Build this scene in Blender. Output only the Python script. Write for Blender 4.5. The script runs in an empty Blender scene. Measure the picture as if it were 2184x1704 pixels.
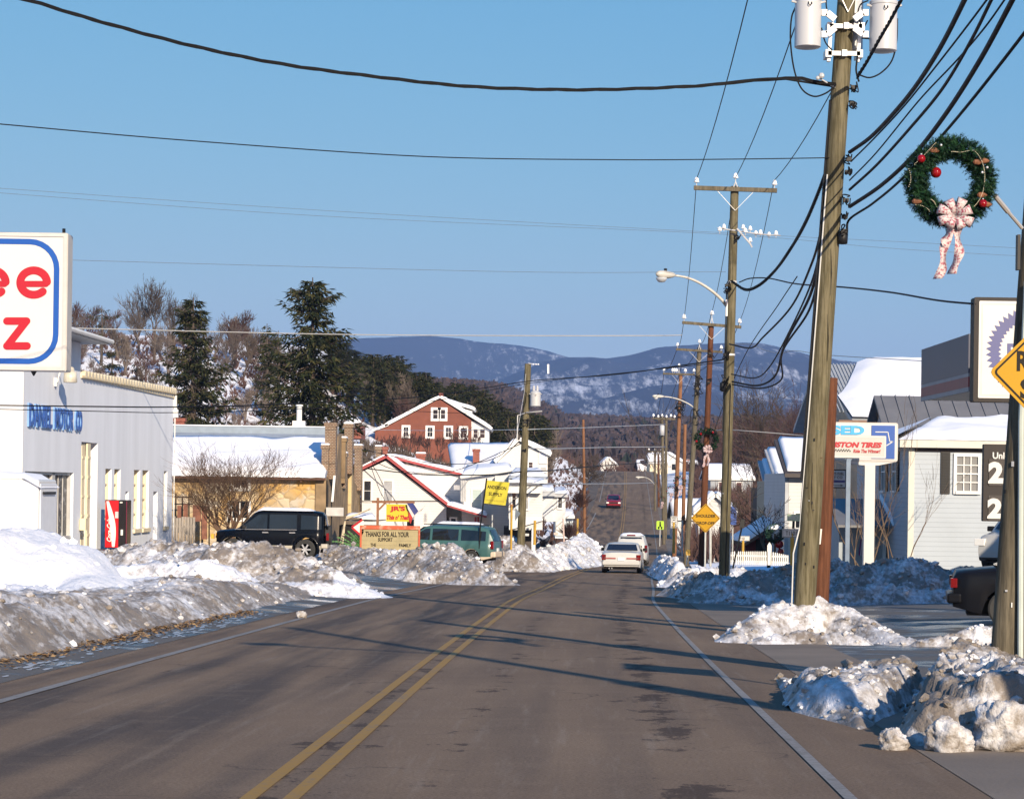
import bpy, math, random, bisect
from mathutils import Vector, Matrix, noise
S=bpy.context.scene; COL=S.collection
rad=math.radians
V=Vector
# ---------------- measured camera (telephoto, level, 0.8 deg roll) ----------------
F=5000.; PU,PV=1092.,1040.; RO=rad(.8); CR,SR=math.cos(RO),math.sin(RO)
def W(u,v,y):
    a=u-PU; b=PV-v
    return V(((a*CR-b*SR)/F*y,y,(a*SR+b*CR)/F*y))
def X_(u,y,v=1100): return W(u,v,y).x
def Z_(v,y,u=1092): return W(u,v,y).z
cam=bpy.data.cameras.new('camera'); co=bpy.data.objects.new('camera',cam); COL.objects.link(co)
cam.lens=36*F/2184; cam.sensor_width=36; cam.shift_y=188/2184; cam.clip_end=30000; cam.clip_start=.5
m=Matrix(((CR,-SR,0,0),(0,0,-1,0),(SR,CR,0,0),(0,0,0,1))); co.matrix_world=m
S.camera=co
# ---------------- light ----------------
SUN_EL=rad(21.5); sd=V((-.34,.94,0)).normalized()
SUND=V((sd.x*math.cos(SUN_EL),sd.y*math.cos(SUN_EL),-math.sin(SUN_EL)))
w=bpy.data.worlds.new('World'); S.world=w; w.use_nodes=True
nt=w.node_tree; sky=nt.nodes.new('ShaderNodeTexSky'); sky.sky_type='NISHITA'; sky.sun_disc=False
sky.sun_elevation=SUN_EL; sky.sun_rotation=math.atan2(-sd.x,-sd.y); sky.altitude=300; sky.air_density=1.; sky.dust_density=.6; sky.ozone_density=1.6
bg=nt.nodes['Background']; bg.inputs[1].default_value=.084
SKYP=((1.25,.36),(.62,1.38),(.22,3.75))
sp=nt.nodes.new('ShaderNodeSeparateColor'); cb=nt.nodes.new('ShaderNodeCombineColor'); nt.links.new(sky.outputs[0],sp.inputs[0])
for i,(pw,k) in enumerate(SKYP):
    q=nt.nodes.new('ShaderNodeMath'); q.operation='POWER'; q.inputs[1].default_value=pw; nt.links.new(sp.outputs[i],q.inputs[0])
    q2=nt.nodes.new('ShaderNodeMath'); q2.operation='MULTIPLY'; q2.inputs[1].default_value=k; nt.links.new(q.outputs[0],q2.inputs[0]); nt.links.new(q2.outputs[0],cb.inputs[i])
nt.links.new(cb.outputs[0],bg.inputs[0])
sl=bpy.data.lights.new('sun','SUN'); sl.energy=5.; sl.angle=rad(.53); sl.color=(1,.84,.64)
so=bpy.data.objects.new('sun',sl); COL.objects.link(so); so.rotation_euler=SUND.to_track_quat('-Z','Y').to_euler(); so.location=(20,-30,40)
S.view_settings.view_transform='Standard'; S.view_settings.look='None'; S.view_settings.exposure=.6; S.view_settings.gamma=1
S.cycles.max_bounces=5; S.cycles.diffuse_bounces=3; S.cycles.glossy_bounces=2; S.cycles.transparent_max_bounces=6; S.cycles.volume_bounces=0
S.cycles.sample_clamp_indirect=4
# ---------------- materials ----------------
_mc={}
def mat(name,col,rough=.8,var=.12,scale=3.,bump=0.,bscale=20.,metal=0.,spec=.5,stretch=(1,1,1),col2=None,thr=None,detail=4,emit=None):
    if name in _mc: return _mc[name]
    M=bpy.data.materials.new(name); M.use_nodes=True; n=M.node_tree.nodes; l=M.node_tree.links
    b=n['Principled BSDF']; b.inputs['Roughness'].default_value=rough; b.inputs['Metallic'].default_value=metal
    b.inputs['Specular IOR Level'].default_value=spec
    c=(*col,1)
    tc=n.new('ShaderNodeTexCoord'); mp=n.new('ShaderNodeMapping'); mp.inputs['Scale'].default_value=stretch
    l.new(tc.outputs['Object'],mp.inputs[0])
    nz=n.new('ShaderNodeTexNoise'); nz.inputs['Scale'].default_value=scale; nz.inputs['Detail'].default_value=detail; l.new(mp.outputs[0],nz.inputs[0])
    rp=n.new('ShaderNodeValToRGB'); e=rp.color_ramp.elements
    if col2 is None:
        e[0].position=.3; e[1].position=.7
        e[0].color=(*[x*(1-var) for x in col],1); e[1].color=(*[min(1,x*(1+var)) for x in col],1)
    else:
        t=thr or (.45,.55); e[0].position=t[0]; e[1].position=t[1]; e[0].color=c; e[1].color=(*col2,1)
    l.new(nz.outputs[0],rp.inputs[0]); l.new(rp.outputs[0],b.inputs['Base Color'])
    if bump:
        n2=n.new('ShaderNodeTexNoise'); n2.inputs['Scale'].default_value=bscale; n2.inputs['Detail'].default_value=5; l.new(mp.outputs[0],n2.inputs[0])
        bp=n.new('ShaderNodeBump'); bp.inputs['Strength'].default_value=bump; bp.inputs['Distance'].default_value=.02
        l.new(n2.outputs[0],bp.inputs['Height']); l.new(bp.outputs[0],b.inputs['Normal'])
    if emit: b.inputs['Emission Color'].default_value=(*emit[:3],1); b.inputs['Emission Strength'].default_value=emit[3]
    _mc[name]=M; return M
def nodes(name):
    M=bpy.data.materials.new(name); M.use_nodes=True; return M,M.node_tree.nodes,M.node_tree.links,M.node_tree.nodes['Principled BSDF']
def mathn(n,l,op,a,b=None,clamp=False):
    x=n.new('ShaderNodeMath'); x.operation=op; x.use_clamp=clamp
    for i,q in enumerate((a,b)):
        if q is None: continue
        if isinstance(q,(int,float)): x.inputs[i].default_value=q
        else: l.new(q,x.inputs[i])
    return x.outputs[0]
def mixc(n,l,f,a,b):
    x=n.new('ShaderNodeMix'); x.data_type='RGBA'
    for s,q in ((0,f),(6,a),(7,b)):
        if isinstance(q,(int,float)): x.inputs[s].default_value=q
        elif isinstance(q,tuple): x.inputs[s].default_value=(*q,1)
        else: l.new(q,x.inputs[s])
    return x.outputs[2]
def noi(n,l,vec,scale,detail=4,rough=.55):
    x=n.new('ShaderNodeTexNoise'); x.inputs['Scale'].default_value=scale; x.inputs['Detail'].default_value=detail; x.inputs['Roughness'].default_value=rough
    if vec is not None: l.new(vec,x.inputs[0])
    return x.outputs[0]
def mrange(n,l,v,a,b,c=0.,d=1.):
    x=n.new('ShaderNodeMapRange'); l.new(v,x.inputs[0])
    for i,q in enumerate((a,b,c,d)): x.inputs[i+1].default_value=q
    return x.outputs[0]
def snow_mat():
    M,n,l,b=nodes('snow_heap_surface')
    geo=n.new('ShaderNodeNewGeometry'); at=n.new('ShaderNodeAttribute'); at.attribute_name='dirt'
    mpp=n.new('ShaderNodeMapping'); mpp.inputs['Scale'].default_value=(1,.42,1); l.new(geo.outputs['Position'],mpp.inputs[0]); P=mpp.outputs[0]
    a=noi(n,l,P,1.3,6,.62); b2=noi(n,l,P,9.,6,.65); c=noi(n,l,P,3.7,3)
    s=mathn(n,l,'ADD',at.outputs['Fac'],mathn(n,l,'MULTIPLY',mathn(n,l,'SUBTRACT',a,.5),2.6))
    s=mathn(n,l,'ADD',s,mathn(n,l,'MULTIPLY',mathn(n,l,'SUBTRACT',b2,.5),1.9))
    f=mrange(n,l,s,.1,.95)
    dc=mixc(n,l,c,(.085,.066,.052),(.32,.275,.23))
    cc=mixc(n,l,f,(.74,.75,.79),dc); l.new(cc,b.inputs['Base Color'])
    b.inputs['Roughness'].default_value=.65
    bp=n.new('ShaderNodeBump'); bp.inputs['Strength'].default_value=.8; bp.inputs['Distance'].default_value=.05
    l.new(mathn(n,l,'ADD',b2,mathn(n,l,'MULTIPLY',noi(n,l,P,30.,3),.35)),bp.inputs['Height']); l.new(bp.outputs[0],b.inputs['Normal'])
    return M
SNOWH=snow_mat()
SNOW=mat('clean_snow',(.78,.79,.83),.6,.03,.8,.35,3.)
def ground_mat():
    M,n,l,b=nodes('snowy_ground')
    P=n.new('ShaderNodeNewGeometry').outputs['Position']
    sx=n.new('ShaderNodeSeparateXYZ'); l.new(P,sx.inputs[0])
    a=noi(n,l,P,.11,6,.6); b2=noi(n,l,P,.9,5,.6)
    near=mrange(n,l,mathn(n,l,'ADD',mathn(n,l,'MULTIPLY',a,1.),mathn(n,l,'MULTIPLY',b2,.6)),.86,.98)
    c1=mixc(n,l,near,(.76,.77,.81),(.2,.15,.11))
    # farther on the woods floor: brown leaf litter with little snow
    w2=mrange(n,l,noi(n,l,P,.013,6,.65),.68,.8)
    c2=mixc(n,l,w2,(.06,.042,.04),(.45,.46,.5))
    far=mrange(n,l,sx.outputs[1],440.,620.)
    l.new(mixc(n,l,far,c1,c2),b.inputs['Base Color']); b.inputs['Roughness'].default_value=.8; return M
def road_mat():
    M,n,l,b=nodes('worn_asphalt')
    uv=n.new('ShaderNodeUVMap'); sx=n.new('ShaderNodeSeparateXYZ'); l.new(uv.outputs[0],sx.inputs[0])
    cx=n.new('ShaderNodeCombineXYZ'); l.new(sx.outputs[0],cx.inputs[0]); l.new(sx.outputs[1],cx.inputs[1]); P=cx.outputs[0]
    mp=n.new('ShaderNodeMapping'); l.new(P,mp.inputs[0]); mp.inputs['Scale'].default_value=(1,.05,1)
    st=noi(n,l,mp.outputs[0],1.6,3,.5)         # long streaks of tyre rubber
    big=noi(n,l,P,.16,4); fine=noi(n,l,P,38.,3,.7); mid=noi(n,l,P,2.2,6,.7)
    mp2=n.new('ShaderNodeMapping'); l.new(P,mp2.inputs[0]); mp2.inputs['Scale'].default_value=(.9,.6,1)
    pat=noi(n,l,mp2.outputs[0],1.5,9,.78)
    s=mrange(n,l,st,.42,.62); 
    left=mrange(n,l,sx.outputs[0],.4,-.8)       # the left lane is streakier
    base=mixc(n,l,mrange(n,l,big,.35,.65),(.152,.108,.076),(.19,.137,.095))
    base=mixc(n,l,mathn(n,l,'MULTIPLY',s,mathn(n,l,'ADD',mathn(n,l,'MULTIPLY',left,.55),.3)),base,(.06,.05,.047))
    lt=mathn(n,l,'MULTIPLY',mrange(n,l,mid,.5,.75),.25)
    base=mixc(n,l,lt,base,(.25,.185,.135))
    # dark sealed cracks along two wheel paths
    d1=mathn(n,l,'ABSOLUTE',mathn(n,l,'SUBTRACT',sx.outputs[0],2.55)); d2=mathn(n,l,'ABSOLUTE',mathn(n,l,'SUBTRACT',sx.outputs[0],.95)); d3=mathn(n,l,'ABSOLUTE',mathn(n,l,'SUBTRACT',sx.outputs[0],0.))
    dd=mathn(n,l,'MINIMUM',mathn(n,l,'MINIMUM',d1,mathn(n,l,'ADD',d2,.12)),mathn(n,l,'ADD',d3,.1))
    g=mrange(n,l,dd,.6,.0,-.02,.15)
    ck=mrange(n,l,mathn(n,l,'ADD',pat,g),.64,.67)
    base=mixc(n,l,mathn(n,l,'MULTIPLY',ck,.75),base,(.04,.028,.024))
    vv=n.new('ShaderNodeTexVoronoi'); vv.feature='DISTANCE_TO_EDGE'; vv.inputs['Scale'].default_value=.42; wv=n.new('ShaderNodeVectorMath'); wv.operation='ADD'; wn=n.new('ShaderNodeTexNoise'); wn.inputs['Scale'].default_value=1.6; wn.inputs['Detail'].default_value=6; l.new(P,wn.inputs[0]); l.new(P,wv.inputs[0]); l.new(wn.outputs[1],wv.inputs[1]); l.new(wv.outputs[0],vv.inputs[0])
    tk=mathn(n,l,'MULTIPLY',mrange(n,l,vv.outputs[0],.012,.002),mrange(n,l,noi(n,l,P,.25,3),.5,.6))
    base=mixc(n,l,mathn(n,l,'MULTIPLY',tk,.6),base,(.035,.028,.025))
    sn_=noi(n,l,mp.outputs[0],7.,4,.6); base=mixc(n,l,mathn(n,l,'MULTIPLY',mrange(n,l,sn_,.56,.75),.22),base,(.3,.26,.22))
    fine_m=mrange(n,l,mathn(n,l,'ADD',mathn(n,l,'MULTIPLY',fine,.6),mathn(n,l,'MULTIPLY',noi(n,l,P,95.,2,.6),.4)),.34,.66,.58,1.42)
    hs=n.new('ShaderNodeMix'); hs.data_type='RGBA'; hs.blend_type='MULTIPLY'; hs.inputs[0].default_value=1; l.new(base,hs.inputs[6]); 
    cc=n.new('ShaderNodeCombineColor'); [l.new(fine_m,cc.inputs[i]) for i in range(3)]; l.new(cc.outputs[0],hs.inputs[7])
    l.new(hs.outputs[2],b.inputs['Base Color'])
    b.inputs['Roughness'].default_value=.85; b.inputs['Specular IOR Level'].default_value=.1
    bp=n.new('ShaderNodeBump'); bp.inputs['Strength'].default_value=.35; bp.inputs['Distance'].default_value=.01; l.new(fine,bp.inputs['Height']); l.new(bp.outputs[0],b.inputs['Normal'])
    return M
def lot_mat(name='dark_wet_asphalt',wet=.6):
    M,n,l,b=nodes(name); P=n.new('ShaderNodeNewGeometry').outputs['Position']
    a=noi(n,l,P,.45,5,.6); f=noi(n,l,P,30.,3,.7)
    w_=mrange(n,l,a,.48,.6)
    c=mixc(n,l,mrange(n,l,f,.3,.7),(.055,.052,.05),(.11,.1,.09))
    c=mixc(n,l,mathn(n,l,'MULTIPLY',w_,.7),c,(.02,.02,.022)); l.new(c,b.inputs['Base Color'])
    l.new(mrange(n,l,w_,0.,1.,.8,.8-wet),b.inputs['Roughness'])
    bp=n.new('ShaderNodeBump'); bp.inputs['Strength'].default_value=.3; bp.inputs['Distance'].default_value=.01; l.new(f,bp.inputs['Height']); l.new(bp.outputs[0],b.inputs['Normal'])
    return M
def paint_mat(name,col,wear=.5):
    M,n,l,b=nodes(name); P=n.new('ShaderNodeNewGeometry').outputs['Position']
    a=noi(n,l,P,14.,6,.75); a2=noi(n,l,P,.6,3)
    f=mrange(n,l,mathn(n,l,'ADD',a,mathn(n,l,'MULTIPLY',a2,.35)),wear,wear+.22)
    l.new(mixc(n,l,f,col,(.12,.105,.09)),b.inputs['Base Color']); b.inputs['Roughness'].default_value=.7; return M
def bricks(name,c1,c2,mortar,sx=4.,bw=.5,rh=.25,ax='xz',rough=.85,ms=.02):
    M,n,l,b=nodes(name); tc=n.new('ShaderNodeTexCoord'); s=n.new('ShaderNodeSeparateXYZ'); l.new(tc.outputs['Object'],s.inputs[0])
    c=n.new('ShaderNodeCombineXYZ'); l.new(mathn(n,l,'ADD',s.outputs[0],s.outputs[1]),c.inputs[0]); l.new(s.outputs[2],c.inputs[1])
    br=n.new('ShaderNodeTexBrick'); l.new(c.outputs[0],br.inputs[0]); br.inputs['Color1'].default_value=(*c1,1); br.inputs['Color2'].default_value=(*c2,1); br.inputs['Mortar'].default_value=(*mortar,1)
    br.inputs['Scale'].default_value=sx; br.inputs['Brick Width'].default_value=bw; br.inputs['Row Height'].default_value=rh; br.inputs['Mortar Size'].default_value=ms
    nz=noi(n,l,tc.outputs['Object'],2.,4); l.new(mixc(n,l,mathn(n,l,'MULTIPLY',mrange(n,l,nz,.4,.7),.4),br.outputs[0],tuple(x*.6 for x in c1)),b.inputs['Base Color'])
    b.inputs['Roughness'].default_value=rough; return M
def stone_mat():
    M,n,l,b=nodes('rubble_stone_wall'); tc=n.new('ShaderNodeTexCoord'); O=tc.outputs['Object']
    v=n.new('ShaderNodeTexVoronoi'); v.feature='DISTANCE_TO_EDGE'; v.inputs['Scale'].default_value=1.5; v.inputs['Randomness'].default_value=1
    ds=n.new('ShaderNodeMapping'); l.new(O,ds.inputs[0]); ds.inputs['Scale'].default_value=(1,1,1.4)
    w_=n.new('ShaderNodeVectorMath'); w_.operation='ADD'; nn=n.new('ShaderNodeTexNoise'); nn.inputs['Scale'].default_value=1.2; l.new(O,nn.inputs[0]); l.new(ds.outputs[0],w_.inputs[0]); l.new(nn.outputs[1],w_.inputs[1]); l.new(w_.outputs[0],v.inputs[0])
    v2=n.new('ShaderNodeTexVoronoi'); v2.inputs['Scale'].default_value=1.5; l.new(w_.outputs[0],v2.inputs[0])
    s=n.new('ShaderNodeSeparateColor'); l.new(v2.outputs['Color'],s.inputs[0])
    c=mixc(n,l,s.outputs[0],(.36,.25,.12),(.52,.42,.27)); c=mixc(n,l,mrange(n,l,s.outputs[1],.6,1.),c,(.42,.38,.32)); c=mixc(n,l,mrange(n,l,noi(n,l,O,.8,4),.5,.62),c,(.44,.27,.09))
    e=mrange(n,l,v.outputs[0],.0,.035); c=mixc(n,l,mathn(n,l,'SUBTRACT',1.,e),c,(.27,.21,.14))
    l.new(c,b.inputs['Base Color']); b.inputs['Roughness'].default_value=.9
    bp=n.new('ShaderNodeBump'); bp.inputs['Strength'].default_value=.7; bp.inputs['Distance'].default_value=.06; l.new(mrange(n,l,v.outputs[0],0.,.2),bp.inputs['Height']); l.new(bp.outputs[0],b.inputs['Normal'])
    return M
def siding(name,col,pitch=.12,dark=.72,rough=.6):
    M,n,l,b=nodes(name); tc=n.new('ShaderNodeTexCoord'); s=n.new('ShaderNodeSeparateXYZ'); l.new(tc.outputs['Object'],s.inputs[0])
    f=mathn(n,l,'FRACT',mathn(n,l,'DIVIDE',s.outputs[2],pitch)); e=mrange(n,l,f,.0,.16)
    nz=mrange(n,l,noi(n,l,tc.outputs['Object'],.7,4),.3,.7,.93,1.04)
    c=mixc(n,l,e,tuple(x*dark for x in col),col)
    hs=n.new('ShaderNodeMix'); hs.data_type='RGBA'; hs.blend_type='MULTIPLY'; hs.inputs[0].default_value=1; l.new(c,hs.inputs[6]); cc=n.new('ShaderNodeCombineColor'); [l.new(nz,cc.inputs[i]) for i in range(3)]; l.new(cc.outputs[0],hs.inputs[7])
    l.new(hs.outputs[2],b.inputs['Base Color']); b.inputs['Roughness'].default_value=rough
    bp=n.new('ShaderNodeBump'); bp.inputs['Strength'].default_value=.5; bp.inputs['Distance'].default_value=.02; l.new(f,bp.inputs['Height']); l.new(bp.outputs[0],b.inputs['Normal']); return M
# ---------------- mesh helpers ----------------
_MW={}
def mw(o): return _MW.get(o.name,Matrix.Identity(4)) if o else Matrix.Identity(4)
def tag(o,label=None,cat=None,group=None,kind=None):
    if label: o['label']=label
    if cat: o['category']=cat
    if group: o['group']=group
    if kind: o['kind']=kind
    return o
def thing(name,label,cat,loc,rz=0,group=None):
    o=bpy.data.objects.new(name,None); COL.objects.link(o); o.location=loc; o.rotation_euler=(0,0,rz); o.empty_display_size=.2
    _MW[o.name]=Matrix.Translation(V(loc))@Matrix.Rotation(rz,4,'Z')
    return tag(o,label,cat,group)
class MB:
    def __init__(s): s.v=[]; s.f=[]; s.m=[]
    def add(s,vs,fs,m=0):
        k=len(s.v); s.v+=[tuple(x) for x in vs]; s.f+=[tuple(i+k for i in f) for f in fs]; s.m+=[m]*len(fs); return s
    def poly(s,pts,m=0): return s.add(pts,[tuple(range(len(pts)))],m)
    def box(s,a,b,m=0,T=None):
        x0,y0,z0=a; x1,y1,z1=b
        vs=[V(p) for p in ((x0,y0,z0),(x1,y0,z0),(x1,y1,z0),(x0,y1,z0),(x0,y0,z1),(x1,y0,z1),(x1,y1,z1),(x0,y1,z1))]
        if T is not None: vs=[T(*p) if callable(T) else T@p for p in vs]
        return s.add(vs,[(0,3,2,1),(4,5,6,7),(0,1,5,4),(1,2,6,5),(2,3,7,6),(3,0,4,7)],m)
    def bar(s,p,q,w,h,m=0,up=V((0,0,1))):
        p=V(p);q=V(q); d=(q-p).normalized(); sd_=d.cross(up)
        if sd_.length<1e-4: sd_=d.cross(V((0,1,0)))
        sd_.normalize(); uu=sd_.cross(d)
        vs=[c+sd_*a*w/2+uu*b*h/2 for c in (p,q) for a,b in ((-1,-1),(1,-1),(1,1),(-1,1))]
        return s.add(vs,[(3,2,1,0),(4,5,6,7),(0,1,5,4),(1,2,6,5),(2,3,7,6),(3,0,4,7)],m)
    def prism(s,pts,vec,m=0):
        n=len(pts); pts=[V(p) for p in pts]; vec=V(vec); k=[p+vec for p in pts]
        return s.add(pts+k,[tuple(range(n)),tuple(range(2*n-1,n-1,-1))]+[(i,i+n,(i+1)%n+n,(i+1)%n) for i in range(n)],m)
    def tube(s,pts,r,n=6,m=0,cap=True):
        pts=[V(p) for p in pts]; N=len(pts); vs=[]; fs=[]
        rr=r if isinstance(r,(list,tuple)) else [r]*N
        ref=None
        for i,p in enumerate(pts):
            d=(pts[min(i+1,N-1)]-pts[max(i-1,0)])
            d=d.normalized() if d.length>1e-9 else V((0,0,1))
            if ref is None:
                ref=d.orthogonal().normalized()
            ref=(ref-d*ref.dot(d)); ref=ref.normalized() if ref.length>1e-6 else d.orthogonal().normalized()
            b=d.cross(ref)
            for j in range(n):
                a=2*math.pi*j/n; vs.append(p+(ref*math.cos(a)+b*math.sin(a))*rr[i])
        for i in range(N-1):
            for j in range(n): fs.append((i*n+j,i*n+(j+1)%n,(i+1)*n+(j+1)%n,(i+1)*n+j))
        if cap: fs.append(tuple(range(n-1,-1,-1))); fs.append(tuple((N-1)*n+j for j in range(n)))
        return s.add(vs,fs,m)
    def lathe(s,c,prof,n=16,ax='z',m=0):
        c=V(c); vs=[]; fs=[]
        for h,r in prof:
            for j in range(n):
                a=2*math.pi*j/n; p=(r*math.cos(a),r*math.sin(a),h)
                if ax=='x': p=(p[2],p[0],p[1])
                elif ax=='y': p=(p[1],p[2],p[0])
                vs.append(c+V(p))
        k=len(prof)
        for i in range(k-1):
            for j in range(n): fs.append((i*n+j,i*n+(j+1)%n,(i+1)*n+(j+1)%n,(i+1)*n+j))
        fs.append(tuple(range(n-1,-1,-1))); fs.append(tuple((k-1)*n+j for j in range(n)))
        return s.add(vs,fs,m)
    def ball(s,c,r,n=10,m=0): return s.lathe(c,[(-r*math.cos(math.pi*i/(n//2+1)),r*math.sin(math.pi*i/(n//2+1))) for i in range(1,n//2+1)],n,m=m)
    def build(s,name,mats,parent=None,local=False,smooth=False,label=None,cat=None,group=None,kind=None,origin=None):
        me=bpy.data.meshes.new(name); M=mw(parent)
        org=None
        if parent is None:
            if origin is None:
                xs=[p[0] for p in s.v]; ys=[p[1] for p in s.v]; origin=((min(xs)+max(xs))/2,(min(ys)+max(ys))/2,min(p[2] for p in s.v))
            org=Matrix.Translation(V(origin)); 
        vs=s.v
        if parent is None: vs=[(p[0]-origin[0],p[1]-origin[1],p[2]-origin[2]) for p in vs]
        elif not local:
            I=M.inverted(); vs=[tuple(I@V(p)) for p in vs]
        me.from_pydata(vs,[],s.f); 
        for x in (mats if isinstance(mats,(list,tuple)) else [mats]): me.materials.append(x)
        if any(s.m): me.polygons.foreach_set('material_index',s.m)
        if smooth: me.polygons.foreach_set('use_smooth',[True]*len(me.polygons))
        me.update()
        o=bpy.data.objects.new(name,me); COL.objects.link(o)
        if parent is None: o.location=origin; _MW[o.name]=org
        else: o.parent=parent; _MW[o.name]=M
        return tag(o,label,cat,group,kind)
def soft(o,w=.01,seg=2):
    b=o.modifiers.new('bevel','BEVEL'); b.width=w; b.segments=seg; b.limit_method='ANGLE'; return o
class Fr:
    """wall frame: s along the wall, d out of it, z up"""
    def __init__(s,O,A): s.O=V(O); s.A=V(A).normalized(); s.N=V((s.A.y,-s.A.x,0))
    def __call__(s,a,d,z): return s.O+s.A*a+s.N*d+V((0,0,z))
def copy_tree(o,parent=None,loc=None,rz=None,sc=None,label=None,group=None):
    c=o.copy(); COL.objects.link(c); c.parent=parent
    if loc is not None: c.location=loc
    if rz is not None: c.rotation_euler=(0,0,rz)
    if sc is not None: c.scale=sc if isinstance(sc,(tuple,list)) else (sc,sc,sc)
    if label: c['label']=label
    if group: c['group']=group
    for ch in list(o.children): copy_tree(ch,c)
    return c
def interp(pts,x):
    if x<=pts[0][0]: return pts[0][1]
    if x>=pts[-1][0]: return pts[-1][1]
    k=bisect.bisect([p[0] for p in pts],x)
    a,b=pts[k-1],pts[k]; t=(x-a[0])/(b[0]-a[0]); return a[1]+(b[1]-a[1])*t
def hermite(pts):
    xs=[p[0] for p in pts]; ys=[p[1] for p in pts]; n=len(xs)
    d=[(ys[i+1]-ys[i])/(xs[i+1]-xs[i]) for i in range(n-1)]
    t=[d[0]]+[(d[i-1]+d[i])/2 for i in range(1,n-1)]+[d[-1]]
    def f(x):
        if x<=xs[0]: return ys[0]+t[0]*(x-xs[0])
        if x>=xs[-1]: return ys[-1]+t[-1]*(x-xs[-1])
        k=bisect.bisect(xs,x)-1; h=xs[k+1]-xs[k]; u=(x-xs[k])/h
        return (2*u**3-3*u*u+1)*ys[k]+(u**3-2*u*u+u)*h*t[k]+(-2*u**3+3*u*u)*ys[k+1]+(u**3-u*u)*h*t[k+1]
    return f
def sstep(a,b,x):
    t=max(0,min(1,(x-a)/(b-a))); return t*t*(3-2*t)
def fbm(x,y,z=0,o=4): return noise.fractal(V((x,y,z)),1.,2.,o)
# ---------------- text ----------------
def lettering(txt,fr,s0,z0,w,h,m,parent,name='lettering',d=.012,bold=0.,shear=0.,th=.01,spacing=1.):
    cu=bpy.data.curves.new('t','FONT'); cu.body=txt; cu.offset=bold; cu.shear=shear; cu.space_character=spacing; cu.resolution_u=3; cu.extrude=0
    ob=bpy.data.objects.new('t',cu); COL.objects.link(ob); bpy.context.view_layer.update()
    me=bpy.data.meshes.new_from_object(ob.evaluated_get(bpy.context.evaluated_depsgraph_get())); bpy.data.objects.remove(ob)
    xs=[v.co.x for v in me.vertices]; ys=[v.co.y for v in me.vertices]
    x0,x1,y0,y1=min(xs),max(xs),min(ys),max(ys)
    mb=MB(); vs=[]; 
    for v in me.vertices: vs.append(fr(s0+(v.co.x-x0)/(x1-x0)*w,d,z0+(v.co.y-y0)/(y1-y0)*h))
    fs=[tuple(p.vertices) for p in me.polygons]
    mb.add(vs,fs); bpy.data.meshes.remove(me)
    # give the letters a little real thickness: side walls along boundary edges
    ec={}
    for f in fs:
        for i in range(len(f)):
            a,b=f[i],f[(i+1)%len(f)]; e=(min(a,b),max(a,b)); ec.setdefault(e,[]).append((a,b))
    N=fr.N*th; back=[v-N for v in vs]; k=len(mb.v); mb.v+= [tuple(x) for x in back]
    for e,l_ in ec.items():
        if len(l_)==1: a,b=l_[0]; mb.f.append((b,a,a+k,b+k)); mb.m.append(0)
    return mb.build(name,m,parent)
# ---------------- terrain functions ----------------
CX=hermite([(-30,-1.82-.92),(13,-1.42),(31,-.87),(48,-.28),(60,.2),(71,.87),(95,2.25),(125,4.2),(160,6.5),(220,10.1),(310,14.9),(420,20.3),(520,25),(700,34)])
RZ=hermite([(-30,-.9),(0,-1.55),(50,-2.63),(100,-3.7),(125,-4.2),(160,-4.72),(195,-5.0),(230,-4.85),(310,-2.3),(365,.6),(420,3.1),(450,3.3),(520,1.5),(600,0),(800,10),(1100,24),(1500,42),(2200,56),(3200,66),(9000,75)])
HL=[(-300,30),(-80,22),(-56,21),(-36,20),(-26,17.5),(-17,12),(-8.5,8.5),(0,5.2),(7,1.5),(11,0)]
def gz(x,y,raw=False):
    o=x-CX(y); z=RZ(y)
    if o<-4.2: z+=.07*min(-o-4.2,13)
    if o>7: z+=.035*min(o-7,18)
    if y>125: z+=interp(HL,x-.02*(y-300))*sstep(125,300,y)*(1-.0*y)
    return z
def strip(name,o0,o1,y0,y1,dz,mt,dy=1.,nx=2,label=None,cat=None,kind='structure',fo0=None,fo1=None,uv=False):
    """a sheet following the road between two offsets"""
    mb=MB(); N=int((y1-y0)/dy)+1; uvs=[]
    for i in range(N+1):
        y=y0+(y1-y0)*i/N
        a=fo0(y) if fo0 else o0; b=fo1(y) if fo1 else o1
        for j in range(nx+1):
            o=a+(b-a)*j/nx; x=CX(y)+o; mb.v.append((x,y,gz(x,y)+dz)); uvs.append((o,y))
    for i in range(N):
        for j in range(nx):
            k=i*(nx+1)+j; mb.f.append((k,k+1,k+nx+2,k+nx+1)); mb.m.append(0)
    o=mb.build(name,mt,None,kind=kind,label=label,cat=cat,smooth=True)
    if uv:
        L=o.data.uv_layers.new(name='UVMap')
        for lp in o.data.loops: L.data[lp.index].uv=uvs[lp.vertex_index]
    return o
# ground sheet
def build_ground():
    ys=[-40+2*i for i in range(100)]; y=160
    while y<5600: ys.append(y); y+=max(4,y*.03)
    ys+= [5600]
    xs=[0]; d=2.
    while xs[-1]<3000: xs.append(xs[-1]+d); d*= 1.0 if xs[-1]<44 else 1.12
    xs=[-x for x in xs[:0:-1]]+xs
    mb=MB()
    for y in ys:
        c=CX(y)
        for x in xs:
            X=c+x; z=gz(X,y)
            if abs(x)>24 or y>150: z+=.5*fbm(X*.05,y*.05)*max(0,min(1,(abs(x)-9)/40))
            if y>520: z+=(y-520)*.006*fbm(X*.0022+3,y*.0012,0,4)*min(1,(y-520)/400)
            if y>150: z-=.45*(1-sstep(6.5,11,abs(x)))
            if abs(x)<7.5 : z-=.12
            elif -4<x<24 and y<120: z-=.12
            mb.v.append((X,y,z-.02))
    n=len(xs)
    for i in range(len(ys)-1):
        for j in range(n-1): mb.f.append((i*n+j,i*n+j+1,(i+1)*n+j+1,(i+1)*n+j)); mb.m.append(0)
    mb.build('ground',ground_mat(),kind='structure',smooth=True)
build_ground()
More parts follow.
